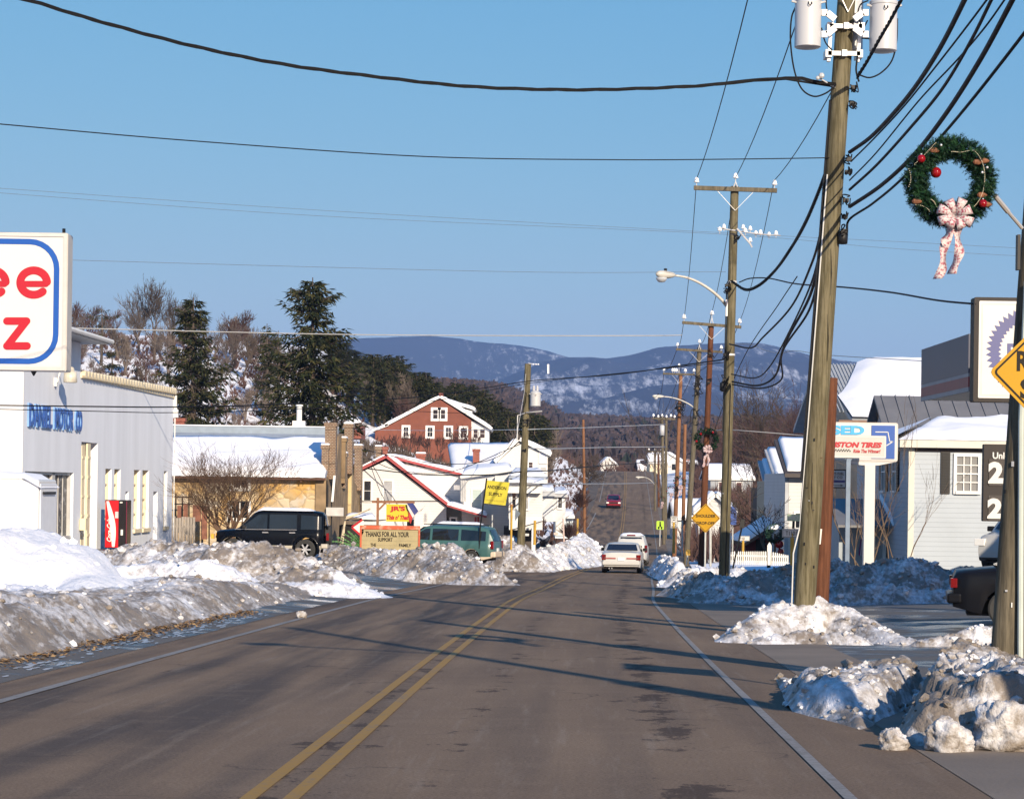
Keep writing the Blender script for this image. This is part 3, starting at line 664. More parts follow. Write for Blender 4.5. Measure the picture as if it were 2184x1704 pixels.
# ---------------- grey motor building ----------------
def daniel():
    CC=-18.8
    def onw(u,v):
        p=W(u,v,1.); y=CC/(p.x-.0306); return p*y
    base=-3.3; A=V((.0306,1,0)).normalized()
    def sp(u,v): p=onw(u,v); return (p.y-y1)/A.y, p.z
    y1=onw(50,900).y; O=V((CC+.0306*y1,y1,0)); root=thing('garage_building','long pale grey stucco garage with blue wall lettering, left of the road','building',(O.x,O.y,base))
    G=mat('pale_grey_stucco',(.66,.69,.75),.85,.06,1.1,.25,9,stretch=(1,1,.16),detail=7); WF=mat('bright_white_stucco',(.6,.6,.6),.8,.03,.5)
    fr=Fr(O,A); S_=lambda u,v=1000:sp(u,v)[0]; Zw=lambda u,v:sp(u,v)[1]
    far=S_(368); tall=S_(172,800); ztall=Zw(172,738)+.1; ztop=Zw(172,803); ztop2=Zw(368,838)
    H=[]
    bigw=(S_(50.5)+.2,Zw(150,1148),S_(157),Zw(60,1005)); door=(S_(173),-2.9,S_(208),Zw(173,942))
    slots=[(S_(225),S_(238)),(S_(244),S_(257)),(S_(286),S_(299)),(S_(304),S_(318)),(S_(350),S_(357))]
    zt,zb=Zw(290,1002),Zw(290,1128)
    H=[bigw,door]+[(a,zb,b,zt) for a,b in slots]
    wd=[(S_(268.5),-2.9,S_(275),Zw(270,1048)),(S_(328),-2.9,S_(337),Zw(330,1048))]
    mb=MB(); wallholes(mb,fr,far,base,min(ztop,ztop2),H+wd,.3,0,0)
    mb.poly([fr(0,0,ztop),fr(tall,0,ztop),fr(tall,0,ztall),fr(0,0,ztall)])
    mb.poly([fr(tall,0,min(ztop,ztop2)),fr(far,0,min(ztop,ztop2)),fr(far,0,ztop2),fr(tall,0,ztop)])
    if ztop>min(ztop,ztop2): mb.poly([fr(0,0,min(ztop,ztop2)),fr(tall,0,min(ztop,ztop2)),fr(tall,0,ztop),fr(0,0,ztop)])
    D=18
    mb.poly([fr(far,0,base),fr(far,-D,base),fr(far,-D,ztop2),fr(far,0,ztop2)]); mb.poly([fr(tall,0,ztop),fr(tall,0,ztall),fr(tall,-D,ztall),fr(tall,-D,ztop)][::-1])
    mb.poly([fr(tall,0,ztop-.3),fr(far,0,ztop2-.3),fr(far,-D,ztop2-.3),fr(tall,-D,ztop-.3)])
    mb.build('side_wall',G,root)
    f=MB(); ff=Fr(fr(0,-D,0),-fr.N*-1); ff=Fr(fr(0,-D,0),fr.N)
    f.box((0,-.25,base),(D-.004,.03,ztall),0,ff); f.build('front_wall',WF,root)
    tr=MB(); zz=Zw(20,905)
    tr.box((0,.03,zz),(D,.045,zz+.04),0,ff); tr.box((0,.03,Zw(20,1004)-.1),(D,.07,Zw(20,1004)),0,ff); tr.build('front_trim',mat('off_white_trim',(.7,.7,.68),.6,.05),root)
    # roof of the tall part with its overhanging eave
    r=MB(); ov=.9; e0=ztall+.02
    r.prism([fr(-ov,ov,e0),fr(tall+ov,ov,e0),fr(tall+ov,-D,e0),fr(-ov,-D,e0)][::-1],(0,0,.22))
    k=.12
    pr=[fr(-ov,ov,e0+.22),fr(tall+ov,ov,e0+.22),fr(tall+ov,-D,e0+.22),fr(-ov,-D,e0+.22)]; pk=[fr(tall*.35,-3.5,e0+1.1),fr(tall*.65,-3.5,e0+1.1),fr(tall*.65,-D+3,e0+1.1),fr(tall*.35,-D+3,e0+1.1)]
    for i in range(4): r.poly([pr[i],pr[(i+1)%4],pk[(i+1)%4],pk[i]])
    r.poly(pk); ro=r.build('roof',mat('grey_eave_metal',(.35,.36,.38),.5,.15),root)
    sn=MB(); pr2=[p+(V(q)-V(p))*.22+V((0,0,.05)) for p,q in zip(pr,pk)]; pk2=[p+V((0,0,.1)) for p in pk]
    for i in range(4): sn.poly([pr2[i],pr2[(i+1)%4],pk2[(i+1)%4],pk2[i]])
    sn.poly(pk2); sn.build('snow_cover',SNOW,ro)
    g=MB(); g.tube([fr(-ov,ov+.08,e0+.1),fr(tall+ov,ov+.08,e0+.1)],.09,8); g.build('gutter',WHITE,ro)
    # scalloped cream coping
    c=MB(); n=34
    for i in range(n):
        s=tall+(far-tall)*(i+.5)/n; z=ztop+(ztop2-ztop)*(i+.5)/n
        c.lathe((0,0,0),[(-.32,.17),(-.30,.19),(.2,.19),(.22,.16)],10,'y')
        off=fr(s,-.05,z+.08); v=c.v[-40:]; 
        for q in range(40):
            p=V(v[q]); c.v[len(c.v)-40+q]=tuple(off+A*p.x*1.35+fr.N*p.y+V((0,0,p.z*.8)))
    for i in (0,): c.box((tall,-.35,min(ztop,ztop2)-.05),(far+.05,.06,min(ztop,ztop2)+.06),0,fr)
    c.build('coping',CREAM,root,smooth=False)
    dn=MB(); dn.tube([fr(far+.06,.06,ztop2-.1),fr(far+.06,.06,ztop2-.6),fr(far+.12,.1,ztop2-.9)],.09,8); dn.box((far,-.1,ztop2-1.1),(far+.25,.2,ztop2-.75),0,fr); dn.tube([fr(far+.1,.06,ztop2-.9),fr(far+.1,.06,base)],.03,6); dn.build('downspout',WHITE,root)
    # big display window
    a,b,c_,d=bigw; wmb=MB(); B=lambda p,q:wmb.box(p,q,0,fr)
    for s0,s1 in ((a,a+.12),(a+(c_-a)*.60,a+(c_-a)*.66),(c_-.14,c_)): B((s0,-.24,b),(s1,-.1,d))
    B((a,-.24,d-.1),(c_,-.1,d)); B((a,-.24,b),(c_,-.06,b+.1)); B((c_-.9,-.28,b-.12),(c_+.1,.05,b)); 
    for s in (.18,.36,.78,.88): B((a+(c_-a)*s-.015,-.22,b),(a+(c_-a)*s+.015,-.18,d))
    w_=wmb.build('display_window',mat('aluminium_frame',(.5,.5,.49),.4,.1,metal=.3),root)
    g=MB(); g.box((a,-.3,b),(c_,-.21,d),0,fr)
    gm,n_,l_,bs=nodes('showroom_glass'); tc=n_.new('ShaderNodeTexCoord'); mp=n_.new('ShaderNodeMapping'); l_.new(tc.outputs['Object'],mp.inputs[0]); mp.inputs['Scale'].default_value=(1,1.2,1.6)
    q=noi(n_,l_,mp.outputs[0],1.3,5,.7); l_.new(mixc(n_,l_,mrange(n_,l_,q,.52,.62),(.035,.04,.05),(.3,.31,.33)),bs.inputs['Base Color']); bs.inputs['Roughness'].default_value=.35; bs.inputs['Specular IOR Level'].default_value=.08
    g.build('pane',gm,w_)
    # recessed cream folding door, open on the left
    a,b,c_,d=door; dr=MB()
    s=a
    for i in range(3): dr.box((a+.05+i*.55,-.28+.1*i,b),(a+.55+i*.55,-.2+.1*i,d-.05),0,fr)
    for k_ in range(6):
        z=b+(d-b)*k_/6
        for i in range(3): dr.box((a+.07+i*.55,-.2+.1*i,z+.1),(a+.53+i*.55,-.18+.1*i,z+.2),0,fr)
    dr.build('folding_door',CREAM,root); j=MB(); j.box((c_-.001,-1.2,b),(c_+.06,-.3,d),0,fr); j.box((a,-1.3,b),(c_,-1.2,d),0,fr); j.build('door_reveal',WF,root)
    m2=MB(); m2.box((a-.25,.02,Zw(175,1130)),(a+.2,.25,Zw(175,1105)),0,fr); m2.build('meter_box',CREAM,root)
    for k_,(a,b) in enumerate(slots):
        w_=MB(); n=4
        w_.box((a,-.26,zb),(a+.08,-.12,zt),0,fr); w_.box((b-.08,-.26,zb),(b,-.12,zt),0,fr)
        for i in range(n+1): z=zb+(zt-zb)*i/n; w_.box((a,-.25,max(zb,z-.03)),(b,-.16,min(zt,z+.04)),0,fr)
        w_.box((a-.1,-.05,zb-.16),(b+.1,.1,zb),0,fr); o=w_.build('tall_window',CREAM,root)
        g=MB(); g.box((a,-.31,zb),(b,-.22,zt),0,fr); g.build('pane',mat('painted_over_glass',(.62,.56,.42),.4,.1,2),o)
    for a,b,c_,d in wd: g=MB(); g.box((a,-.31,b),(c_,-.2,d),0,fr); g.build('white_door',WF,root)
    BL=mat('blue_letters',(.02,.08,.32),.4,.25,8.); BL2=mat('pale_blue_letter_edge',(.18,.34,.62),.4,.1)
    s0,s1=S_(58,880),S_(171,890); z0,z1=Zw(60,910),Zw(60,859)
    def wd_(t,a,b):
        lettering(t,fr,s0+(s1-s0)*a,z0,(s1-s0)*(b-a),z1-z0,BL2,root,bold=.03,d=.06,th=.055)
        lettering(t,fr,s0+(s1-s0)*a+.06,z0+.03,(s1-s0)*(b-a)-.1,z1-z0-.06,BL,root,bold=.018,d=.1,th=.03)
    wd_('DANIEL',0,.41); wd_('MOTOR',.46,.82); wd_('CO',.87,1.)
    # gooseneck wall lamp
    p=onw(116,815); q=onw(150,803)+fr.N*.9; lm=MB(); lm.box((-.08,0,-.15),(.08,.1,.15),0,Fr(p,A)); pts=[]
    q=W(150,800,p.y-.1); 
    for t in range(9): t/=8; pts.append(p*(1-t)+q*t+V((0,0,.55*math.sin(math.pi*t)*(1-.3*t)))+fr.N*.1*(1-t))
    lm.tube(pts,.03,6); o=lm.build('wall_lamp',WHITE,root); s_=MB(); s_.lathe(q,[(.3,.03),(.27,.12),(.12,.16),(.1,.22),(-.25,.25),(-.27,.2)],14); s_.build('lamp_shade',mat('aged_lamp_glass',(.5,.47,.4),.35,.2),o,smooth=True)
    return fr,onw
DFR,ONW=daniel()
# ---------------- vending machine ----------------
def vending():
    y=90.5; p0=W(220,1166,y); x0=W(224,1100,y).x; x1=W(271,1100,y).x; zt=W(245,1066,y).z; zb=zt-1.86
    root=thing('vending_machine','red and black soft drink machine with white script and swoosh, against the grey garage','vending machine',((x0+x1)/2,y,zb)); fr=Fr((x0,y,0),(1,-.05,0)); w=x1-x0
    RED=mat('machine_red',(.55,.008,.014),.3,.05); BK=mat('machine_black',(.012,.01,.012),.25,.2)
    b=MB(); b.box((0,-.8,zb),(w,0,zt),0,fr); soft(b.build('cabinet',BK,root),.03)
    f=MB(); f.box((.02,0,zb+.03),(w*.62,.03,zt-.03),0,fr); fp=f.build('front_panel',RED,root)
    k=MB(); n=12
    for i in range(n):
        t0,t1=i/n,(i+1)/n; c=lambda t:w*(.12+.28*t**1.5+.14*math.sin(t*3.1)); wd=lambda t:.05+.06*math.sin(t*3.14)
        k.poly([fr(c(t0)-wd(t0),.034,zt-.05-(zt-zb-.1)*t0),fr(c(t1)-wd(t1),.034,zt-.05-(zt-zb-.1)*t1),fr(c(t1)+wd(t1),.034,zt-.05-(zt-zb-.1)*t1),fr(c(t0)+wd(t0),.034,zt-.05-(zt-zb-.1)*t0)])
    k.build('swoosh',WHITE,fp)
    f2=Fr(fr(w*.30,.036,zb+.28),fr.A)
    class R90:
        N=fr.N
        def __call__(s,a,d,z): return fr(w*.32-z+.0,.036+d,zb+.25+a)
    lettering('Coca-Cola',R90(),0,0,.9,.19,WHITE,fp,bold=.03,shear=.35,d=0,th=.004)
    g=MB(); g.box((w*.47,.032,zt-.7),(w*.62,.045,zt-.45),0,fr); g.build('coin_panel',mat('machine_grey',(.45,.45,.47),.4,.1),root)
    s=MB(); s.box((w*.64,0,zb+.03),(w*.97,.025,zt-.03),0,fr); s.build('selection_panel',BK,root)
    h=MB(); h.box((w*.74,.025,zb+.5),(w*.84,.05,zb+.72),0,fr); h.box((w*.68,.025,zt-.12),(w*.8,.03,zt-.07),0,fr); h.build('bill_slot',WHITE,root)
    e=MB(); e.box((w*.98,0,zb+.05),(w,.03,zt-.05),0,fr); e.build('side_trim',mat('maroon_trim',(.2,.01,.05),.3,.2),root)
vending()
# ---------------- white box trailer ----------------
def trailer():
    y=62.; x1=W(82,1100,y).x; zt=W(80,1022,y).z; zb=W(80,1165,y).z; x0=x1-5.
    root=thing('box_trailer','white snow-topped box trailer before the grey garage at the left edge','trailer',(x1-2.5,y,zb),0); fr=Fr((x0,y,0),(1,0,0)); b=MB()
    w=5.
    b.box((0,-2.4,zb+.25),(w,0,zt),0,fr); soft(b.build('box',mat('white_gelcoat',(.58,.58,.58),.35,.03),root),.06)
    s=MB(); s.box((w+.002,-2.3,zb+.3),(w+.04,-.08,zt-.12),0,fr); soft(s.build('nose_panel',mat('grey_white_panel',(.6,.62,.66),.4,.05),root),.03)
    q=MB(); q.box((w+.045,-1.9,zt-.4),(w+.09,-.3,zt-.33),0,fr); q.build('latch_bar',BLACKM,root)
    d=MB(); d.box((w-4.6,0,zt-1.2),(w-3.45,.02,zt-.4),0,fr); d.build('hatch',WHITE,root)
    n=MB(); 
    for i in range(21):
        for j in range(9):
            s_=i/20; t=j/8; x=x0-.05+(w+.12)*s_; k=math.sin(math.pi*min(1,.5-.5*math.cos(math.pi*t)))
            n.v.append((x,y-.1+2.6*t,zt+.02+(.28*max(0,math.sin(math.pi*min(1,s_*.5+.45)))**.7+ .03*fbm(x,t*3))*(min(1,t*6+.25))*(1 if s_<.97 else .1)-(.25 if s_>.9 else 0)*(s_-.9)*10))
    for i in range(20):
        for j in range(8): n.f.append((i*9+j,(i+1)*9+j,(i+1)*9+j+1,i*9+j+1)); n.m.append(0)
    n.build('snow_cover',SNOW,root,smooth=True)
    wl=MB(); 
    for dx in (1.6,2.5): wl.lathe((x0+dx,y+.1,zb+.33),[(-.1,.2),(-.1,.33),(.1,.33),(.1,.2)],18,'y')
    wl.build('wheel',mat('tyre_rubber',(.02,.02,.02),.8,.2),root)
trailer()
# ---------------- stone building ----------------
def stonehouse():
    y=112.; P=lambda u,v,yy=y:W(u,v,yy); ST=stone_mat(); MS=mat('brown_stone_end',(.2,.14,.08),.9,.35,1.4,.4,5.)
    root=thing('stone_building','low yellow rubble-stone building with a snowy roof and brick chimneys','building',(P(520,1150).x,y,-3.4))
    x0=P(330,1100).x; x1=P(695,1100).x; ze=P(520,1019).z+.05; zb=-3.6; zr=P(520,925,120).z; dp=12.
    fr=Fr((x0,y,0),(1,0,0)); L=x1-x0
    sx=lambda u:P(u,1080).x-x0; sz=lambda v:P(520,v).z
    h1=(sx(494),sz(1042),sx(529),sz(1022)); h2=(sx(491),sz(1107),sx(530),sz(1068))
    mb=MB(); wallholes(mb,fr,L,zb,ze,[h1,h2],.35); 
    mb.poly([fr(0,0,zb),fr(0,0,ze),fr(0,-dp,ze),fr(0,-dp,zb)]); mb.poly([fr(0,-dp,zb),fr(0,-dp,ze),fr(L,-dp,ze),fr(L,-dp,zb)]); mb.build('stone_wall',ST,root)
    for h,c,r in ((h1,2,1),(h2,2,1)):
        o=win(root,Fr((x0,y+.25,0),(1,0,0)),h[0]+.08,h[1]+.05,h[2]-.08,h[3]-.05,cols=c,rows=r,trim=.07,gm=GLASS)
        t=MB(); t.box((h[0]-.13,.005,h[1]-.12),(h[2]+.13,.06,h[1]),0,fr); t.box((h[0]-.12,.005,h[1]),(h[0],.04,h[3]),0,fr); t.box((h[2],.005,h[1]),(h[2]+.12,.04,h[3]),0,fr); t.build('window_surround',WHITE,o)
    # roof: snow field below, bare blue-grey metal above
    zs=P(520,935,118).z
    rf=MB(); rf.prism([fr(-.2,.45,ze-.08),fr(L+.0,.45,ze-.08),fr(L+.0,-7.,zr-.1),fr(-.2,-7.,zr-.1)],(0,0,.1)); rf.prism([fr(-.2,-7.,zr-.1),fr(L,-7.,zr-.1),fr(L,-dp,ze),fr(-.2,-dp,ze)],(0,0,.1))
    ro=rf.build('roof',mat('blue_grey_sheet_metal',(.22,.26,.33),.5,.15,1.5),root)
    rc=MB(); rc.box((-.2,-7.6,zr-.02),(L,-7.,zr+.35),0,fr); rc.build('ridge_parapet',mat('blue_grey_flashing',(.2,.25,.31),.5,.1),ro)
    rl=MB(); rl.box((-.2,-7.7,zr+.352),(L,-6.95,zr+.40),0,fr); rl.build('snow_line',SNOW,ro)
    k=(zr-ze)/7.45; tt=.80
    q=[fr(-.2,.5,ze+.03),fr(L-.05,.5,ze+.03),fr(L-.05,.45-7.45*tt,ze-.08+(zr-ze-.02)*tt+.12),fr(-.2,.45-7.45*tt,ze-.08+(zr-ze-.02)*tt+.12)]
    snow_on(ro,q,.3,3.,40,12,over=.1,rag=.3)
    ic=MB(); random.seed(3)
    for i in range(90):
        s=random.uniform(0,L); ic.tube([fr(s,.42,ze-.02),fr(s,.42,ze-random.uniform(.05,.25))],[.035,.005],4)
    ic.tube([fr(-.2,.46,ze-.06),fr(L,.46,ze-.06)],.07,6); ic.build('dark_eave',mat('rusty_brown_eave',(.1,.05,.035),.8,.3),ro)
    # right end wall, stepped, with chimneys
    E=Fr((x1,y,0),V((.035,1,0)))
    def onE(u,v):
        p=W(u,v,1.); yy=(x1-.035*y)/(p.x-.035); return (yy-y),p.z*yy
    eb=MB(); pts=[]
    for u,v in ((695.5,1018),(704,1018),(718,1005),(722,930),(733,925),(733,980),(741,980),(752,1000),(757,1030),(769,1045)):
        s,z=onE(u,v); pts.append(E(s,0,z))
    pts=[E(onE(695.5,1018)[0],0,zb)]+pts+[E(onE(769,1045)[0],0,zb)]
    eb.prism(pts,E.N*-.5); eb.build('end_wall',MS,root)
    for (u0,u1,vt,vb,mt_) in ((694,717,902,1022,BRB),(687.5,702,949,1018,BRB),(735,752,905,1010,BRB),(757,772,951,1045,BRB),(725,738,935,1030,MS),(727,739,967,1040,BRB)):
        s,z=onE((u0+u1)/2,vt) if u0>690 else (1.2,onE(696,vt)[1]); uy=y+s; wx=(u1-u0)/F*uy*1.0
        c=(W((u0+u1)/2,1000,uy).x,uy); chimney(root,c,wx,1.1,W(700,vb,uy).z,z,mt_,snow=(u0 not in (694,)))
    t=MB(); s,z=onE(746,940); uy=y+s; c=W(746,980,uy); t.box((c.x-.14,uy-.5,W(0,1085,uy).z),(c.x+.14,uy+.3,W(746,925,uy).z)); t.build('stucco_pier',mat('yellow_buff_stucco',(.46,.36,.19),.9,.15,1.,.3),root)
    a=MB(); s,_=onE(706,1040); f2=Fr(W(705,1040,y-.3),(1,.05,0)); p=W(708,1070,y-.3); q_=W(716.5,1014,y-.3); a.prism([W(706,1070,y-.3),W(711,1070,y-.3),W(716,1014,y-.3),W(711,1014,y-.3)],(0,.05,0)); a.build('sign_board',WHITE,root)
    g=MB(); g.box((W(697,1090,y).x,y-.4,W(0,1090,y).z),(W(734,1090,y).x,y-.3,W(0,1072,y).z)); g.build('patch_board',mat('grey_sheet',(.42,.41,.4),.7,.15,3),root)
    random.seed(9); l=MB()
    for u in (700,706,712,722,731,739,748,756,763): 
        v0=random.uniform(1062,1085); dy=(u-695)*.35; l.tube([W(u-3,1160,y-1+dy),W(u,v0,y-.5+dy)],random.uniform(.035,.06),5)
    l.build('leaning_poles',mat('weathered_lath',(.34,.27,.18),.9,.3,6),root)
    c2=P(384,905,121); chimney(root,(c2.x,121),.5,.5,c2.z-.9,P(384,892,121).z,REDB,snow=False)
    v=MB(); c3=P(638,900,121); v.box((c3.x-.32,120.7,P(0,918,121).z-.3),(c3.x+.32,121.3,P(0,889,121).z)); v.lathe((c3.x+.0,121,P(0,889,121).z),[(0,.14),(.75,.14),(.76,.19),(.84,.19),(.85,.05)],12); v.build('roof_flue',mat('galvanised_white',(.62,.62,.62),.5,.1),root)
    v=MB(); c4=P(550,914,120); v.box((c4.x-.3,119.8,c4.z-.3),(c4.x+.3,120.3,c4.z)); v.box((c4.x-.1,119.9,c4.z),(c4.x+.12,120.2,c4.z+.16)); v.build('roof_vent',mat('galvanised_white',(.62,.62,.62),.5,.1),root)
    pb=MB(); 
    for u in (697.5,707.0): pb.tube([W(u,1160,y-.06),W(u,1024,y-.06)],.03,5)
    pb.build('drain_pipe',BLACKM,root)
stonehouse()
def board_fence():
    y=109.; xa=W(363,1100,y).x; xb=W(417,1100,y).x; root=thing('board_fence','short grey weathered board fence between the grey garage and the stone building','fence',((xa+xb)/2,y,W(0,1160,y).z)); n=9; mb=MB(); random.seed(2)
    G=mat('weathered_grey_board',(.27,.24,.21),.9,.25,3.,stretch=(6,6,.6))
    for i in range(n):
        x=xa+(xb-xa)*i/n; zt=W(0,1097,y).z+random.uniform(-.05,.03); b=MB(); b.box((x+.01,y-.02,W(0,1165,y).z),(x+(xb-xa)/n-.012,y+.02,zt)); b.build('board',G,root)
    r=MB(); r.box((xa,y+.021,W(0,1120,y).z),(xb,y+.08,W(0,1115,y).z)); r.build('rail',G,root)
    y=110.5; RU=mat('rusty_iron',(.17,.07,.045),.85,.35,5)
    r2=thing('scrap_rack','rack of rusty iron scrap standing behind the grey board fence','scrap rack',(W(400,1100,y).x,y,W(0,1160,y).z)); m_=MB()
    for u,vt in ((375,1052),(389,1060),(403,1053),(432,1075),(446,1080)): m_.tube([W(u,1165,y),W(u,vt,y)],.035,6)
    m_.tube([W(372,1060,y),W(412,1060,y)],.03,6); m_.tube([W(372,1075,y),W(412,1075,y)],.03,6); m_.build('frame',BLACKM,r2)
    m_=MB()
    for u0,u1,v0,v1 in ((378,386,1078,1104),(391,400,1075,1108),(411,428,1077,1112),(430,441,1080,1150)): m_.prism([W(u0,v1,y-.1),W(u1,v1,y-.1),W(u1,v0,y-.1),W(u0,v0,y-.1)],(0,.15,0))
    m_.build('panels',RU,r2)
board_fence()
# ---------------- vehicles ----------------
TYRE=mat('tyre_rubber',(.01,.01,.01),.8,.2)
RIM=mat('alloy_rim',(.55,.56,.58),.3,.1,metal=.7)
CHR=mat('chrome_trim',(.6,.6,.6),.2,.05,metal=.8)
LRED=mat('red_lamp_lens',(.14,.004,.004),.15,.1); LWH=mat('clear_lamp_lens',(.7,.7,.68),.1,.05); LAMB=mat('amber_lens',(.8,.35,.05),.2,.05)
def vehicle(name,label,cat,loc,rz,L,Wd,top,belt,paint,clad=None,cladz=0.,wheels=(-1.3,1.35),wr=.33,clear=.22,tumble=.32,plan=((-1,.86),(-.9,.97),(0,1),(.85,.96),(1,.8)),sidewin=(),rear=None,front=None,tail=(),head=(),extras=None,spare=False,plate=True,snow=False,mirror=None,rimr=.62,roofm=None):
    root=thing(name,label,cat,loc,rz); hl=L/2
    zt=lambda x:interp(top,x); zbl=lambda x:min(interp(belt,x),zt(x)-.02)
    hw=lambda x:Wd/2*interp(plan,x/hl)
    def bot(x):
        b=clear+ (.12*max(0,(abs(x)-hl*.8)/(hl*.2)))
        for wx in wheels:
            q=(wr*1.22)**2-(x-wx)**2
            if q>0: b=max(b,wr+math.sqrt(q)-.02)
        return b
    def sec(x):
        z1=zt(x); zb=zbl(x); b=min(bot(x),zb-.1); h=hw(x); t=.97*h-(z1-zb)*tumble; t=max(t,.2); e=min(.07,(z1-zb)*.5+.01)
        cz=max(b+.03,min(cladz,zb-.05)) if clad else b+(zb-b)*.3
        return [(.72*h,b+.0),(h*.965,b+.0),(h*.995,cz),(h,b+(zb-b)*.62 if b+(zb-b)*.62>cz else cz+.02),(h*.985,zb-.05 if zb-.05>cz+.03 else cz+.03),(h*.955,zb),(t+.0,z1-e),(t-.06,z1-e*.3),(t*.6,z1+.012),(0,z1+.022)],cz
    N=int(L/.055); mb=MB(); M_=19; first=None
    for i in range(N+1):
        x=-hl+L*i/N; p,_=sec(x); ring=[(x,-a,b) for a,b in p]+[(x,a,b) for a,b in p[-2::-1]]
        mb.v+=ring
    K=len(ring)
    for i in range(N):
        for j in range(K-1):
            m_=1 if clad and (j in (0,1) or j in (K-2,K-3)) else 0
            mb.f.append((i*K+j,i*K+j+1,(i+1)*K+j+1,(i+1)*K+j)); mb.m.append(m_)
        mb.f.append((i*K+K-1,i*K,(i+1)*K,(i+1)*K+K-1)); mb.m.append(1 if clad else 0)
    mb.f.append(tuple(range(K-1,-1,-1))); mb.m.append(0); mb.f.append(tuple(N*K+j for j in range(K))); mb.m.append(0)
    body=mb.build('body',[paint,clad or paint],root,local=True,smooth=True)
    w_=body.modifiers.new('edge','EDGE_SPLIT'); w_.split_angle=rad(38)
    def sidept(x,z,s,off=.012):
        z1=zt(x); zb=zbl(x); h=hw(x); t=.97*h-(z1-zb)*tumble
        k=max(0,min(1.,(z-zb)/max(.05,z1-zb))); y=.955*h+(t-.955*h)*k if z>zb else h
        return V((x,s*(y+off),z+off*.3))
    for poly in sidewin:
        for s in (-1,1):
            g=MB(); n=8; xs=sorted({p[0] for p in poly[0]}|{p[0] for p in poly[1]}); lo,hi=poly; a,b=lo[0][0],lo[-1][0]
            for i in range(n+1):
                x=a+(b-a)*i/n; g.v.append(tuple(sidept(x,interp(lo,x),s))); g.v.append(tuple(sidept(x,interp(hi,x),s)))
            for i in range(n): g.f.append((2*i,2*i+2,2*i+3,2*i+1) if s<0 else (2*i+1,2*i+3,2*i+2,2*i)); g.m.append(0)
            g.build('side_window',GLASS,root,local=True,smooth=True)
    def endglass(xa,za,xb,zb_,nm,f=.84):
        g=MB(); n=5; sg=1 if xa>0 else -1
        for i in range(n+1):
            t=i/n; x=xa+(xb-xa)*t; z=za+(zb_-za)*t; z1=zt(x); zb=zbl(x); h=hw(x); w2=(.97*h-(z1-zb)*tumble)*f
            if abs(x)>hl-.02: w2=.955*h*f-(z-zb)*tumble*.9
            for k in range(7): q=-1+2*k/6; g.v.append((x+sg*(.012+.03*(1-q*q)),w2*q,z+.016))
        for i in range(n):
            for k in range(6): g.f.append((i*7+k,i*7+k+1,(i+1)*7+k+1,(i+1)*7+k)); g.m.append(0)
        g.build(nm,GLASS,root,local=True,smooth=True)
    if rear: endglass(*rear,'rear_window')
    if front: endglass(*front,'windscreen')
    for wx in wheels:
        for s in (-1,1):
            t=MB(); yc=s*(Wd/2-.13); t.lathe((wx,yc,wr),[(-.1,wr*.62),(-.11,wr*.9),(-.09,wr),(.09,wr),(.11,wr*.9),(.1,wr*.62)],22,'y'); wh=t.build('wheel',TYRE,root,local=True,smooth=False)
            r=MB(); r.lathe((wx,yc+s*.07,wr),[(-.02,wr*rimr),(.02,wr*rimr),(.03,wr*(rimr-.05))],18,'y')
            for q in range(6): 
                a=q*math.pi/3; r.bar((wx,yc+s*.1,wr),(wx+math.cos(a)*wr*rimr*.9,yc+s*.105,wr+math.sin(a)*wr*rimr*.9),.06,.02,up=V((0,1,0)))
            r.build('rim',RIM,wh,local=True)
    def bxs(lst,nm,m):
        for a,b in lst: t=MB(); t.box(a,b); soft(t.build(nm,m,root,local=True),.012)
    for a,b,m in tail: bxs([(a,b)],'tail_light',m)
    for a,b,m in head: bxs([(a,b)],'headlight',m)
    if plate: bxs([((-hl-.035,-.16,.62),(-hl+.02,.16,.77))],'number_plate',mat('number_plate_face',(.6,.62,.63),.5,.1,30))
    ub=MB(); ub.box((-hl+.25,-Wd/2+.3,clear-.04),(hl-.25,Wd/2-.3,clear+.25)); ub.build('underbody',DARK,root,local=True)
    for s in (-1,1):
        if mirror:
            t=MB(); x,z=mirror; p=sidept(x,z,s); t.box((x-.05,p.y if s>0 else p.y-.2,z),(x+.07,p.y+.2 if s>0 else p.y,z+.15)); soft(t.build('wing_mirror',BLACKM,root,local=True),.03)
    if spare:
        t=MB(); t.lathe((-hl-.13,spare[0],spare[1]),[(-.1,.2),(-.12,.33),(-.09,.37),(.09,.37),(.12,.33),(.12,.05)],22,'x'); t.build('spare_wheel',TYRE,root,local=True)
    if snow:
        t=MB(); x0,x1=snow[:2]; n=14
        for i in range(n+1):
            x=x0+(x1-x0)*i/n; h=hw(x); tt=(.97*h-(zt(x)-zbl(x))*tumble)-.05; k=min(1,min(i,n-i)/2)**.5
            for j in range(9): q=-1+j/4; t.v.append((x,tt*q,zt(x)+.015+snow[2]*k*(1-abs(q)**6)**.5*(1+.3*fbm(x*2,q*2))))
        for i in range(n):
            for j in range(8): t.f.append((i*9+j,(i+1)*9+j,(i+1)*9+j+1,i*9+j+1)); t.m.append(0)
        t.build('roof_snow',SNOW,root,local=True,smooth=True)
    if extras: extras(root,dict(hw=hw,zt=zt,hl=hl,Wd=Wd,sidept=sidept))
    return root
def carpaint(name,c,rough=.25,metal=.0):
    m_=mat(name,c,rough,.06,1.2,metal=metal); b=m_.node_tree.nodes['Principled BSDF']; b.inputs['Coat Weight'].default_value=.2 if max(c)>.05 else .04; b.inputs['Specular IOR Level'].default_value=.4 if max(c)>.05 else .12; b.inputs['Coat Roughness'].default_value=.08; return m_
def gnd(x,y): return gz(x,y)
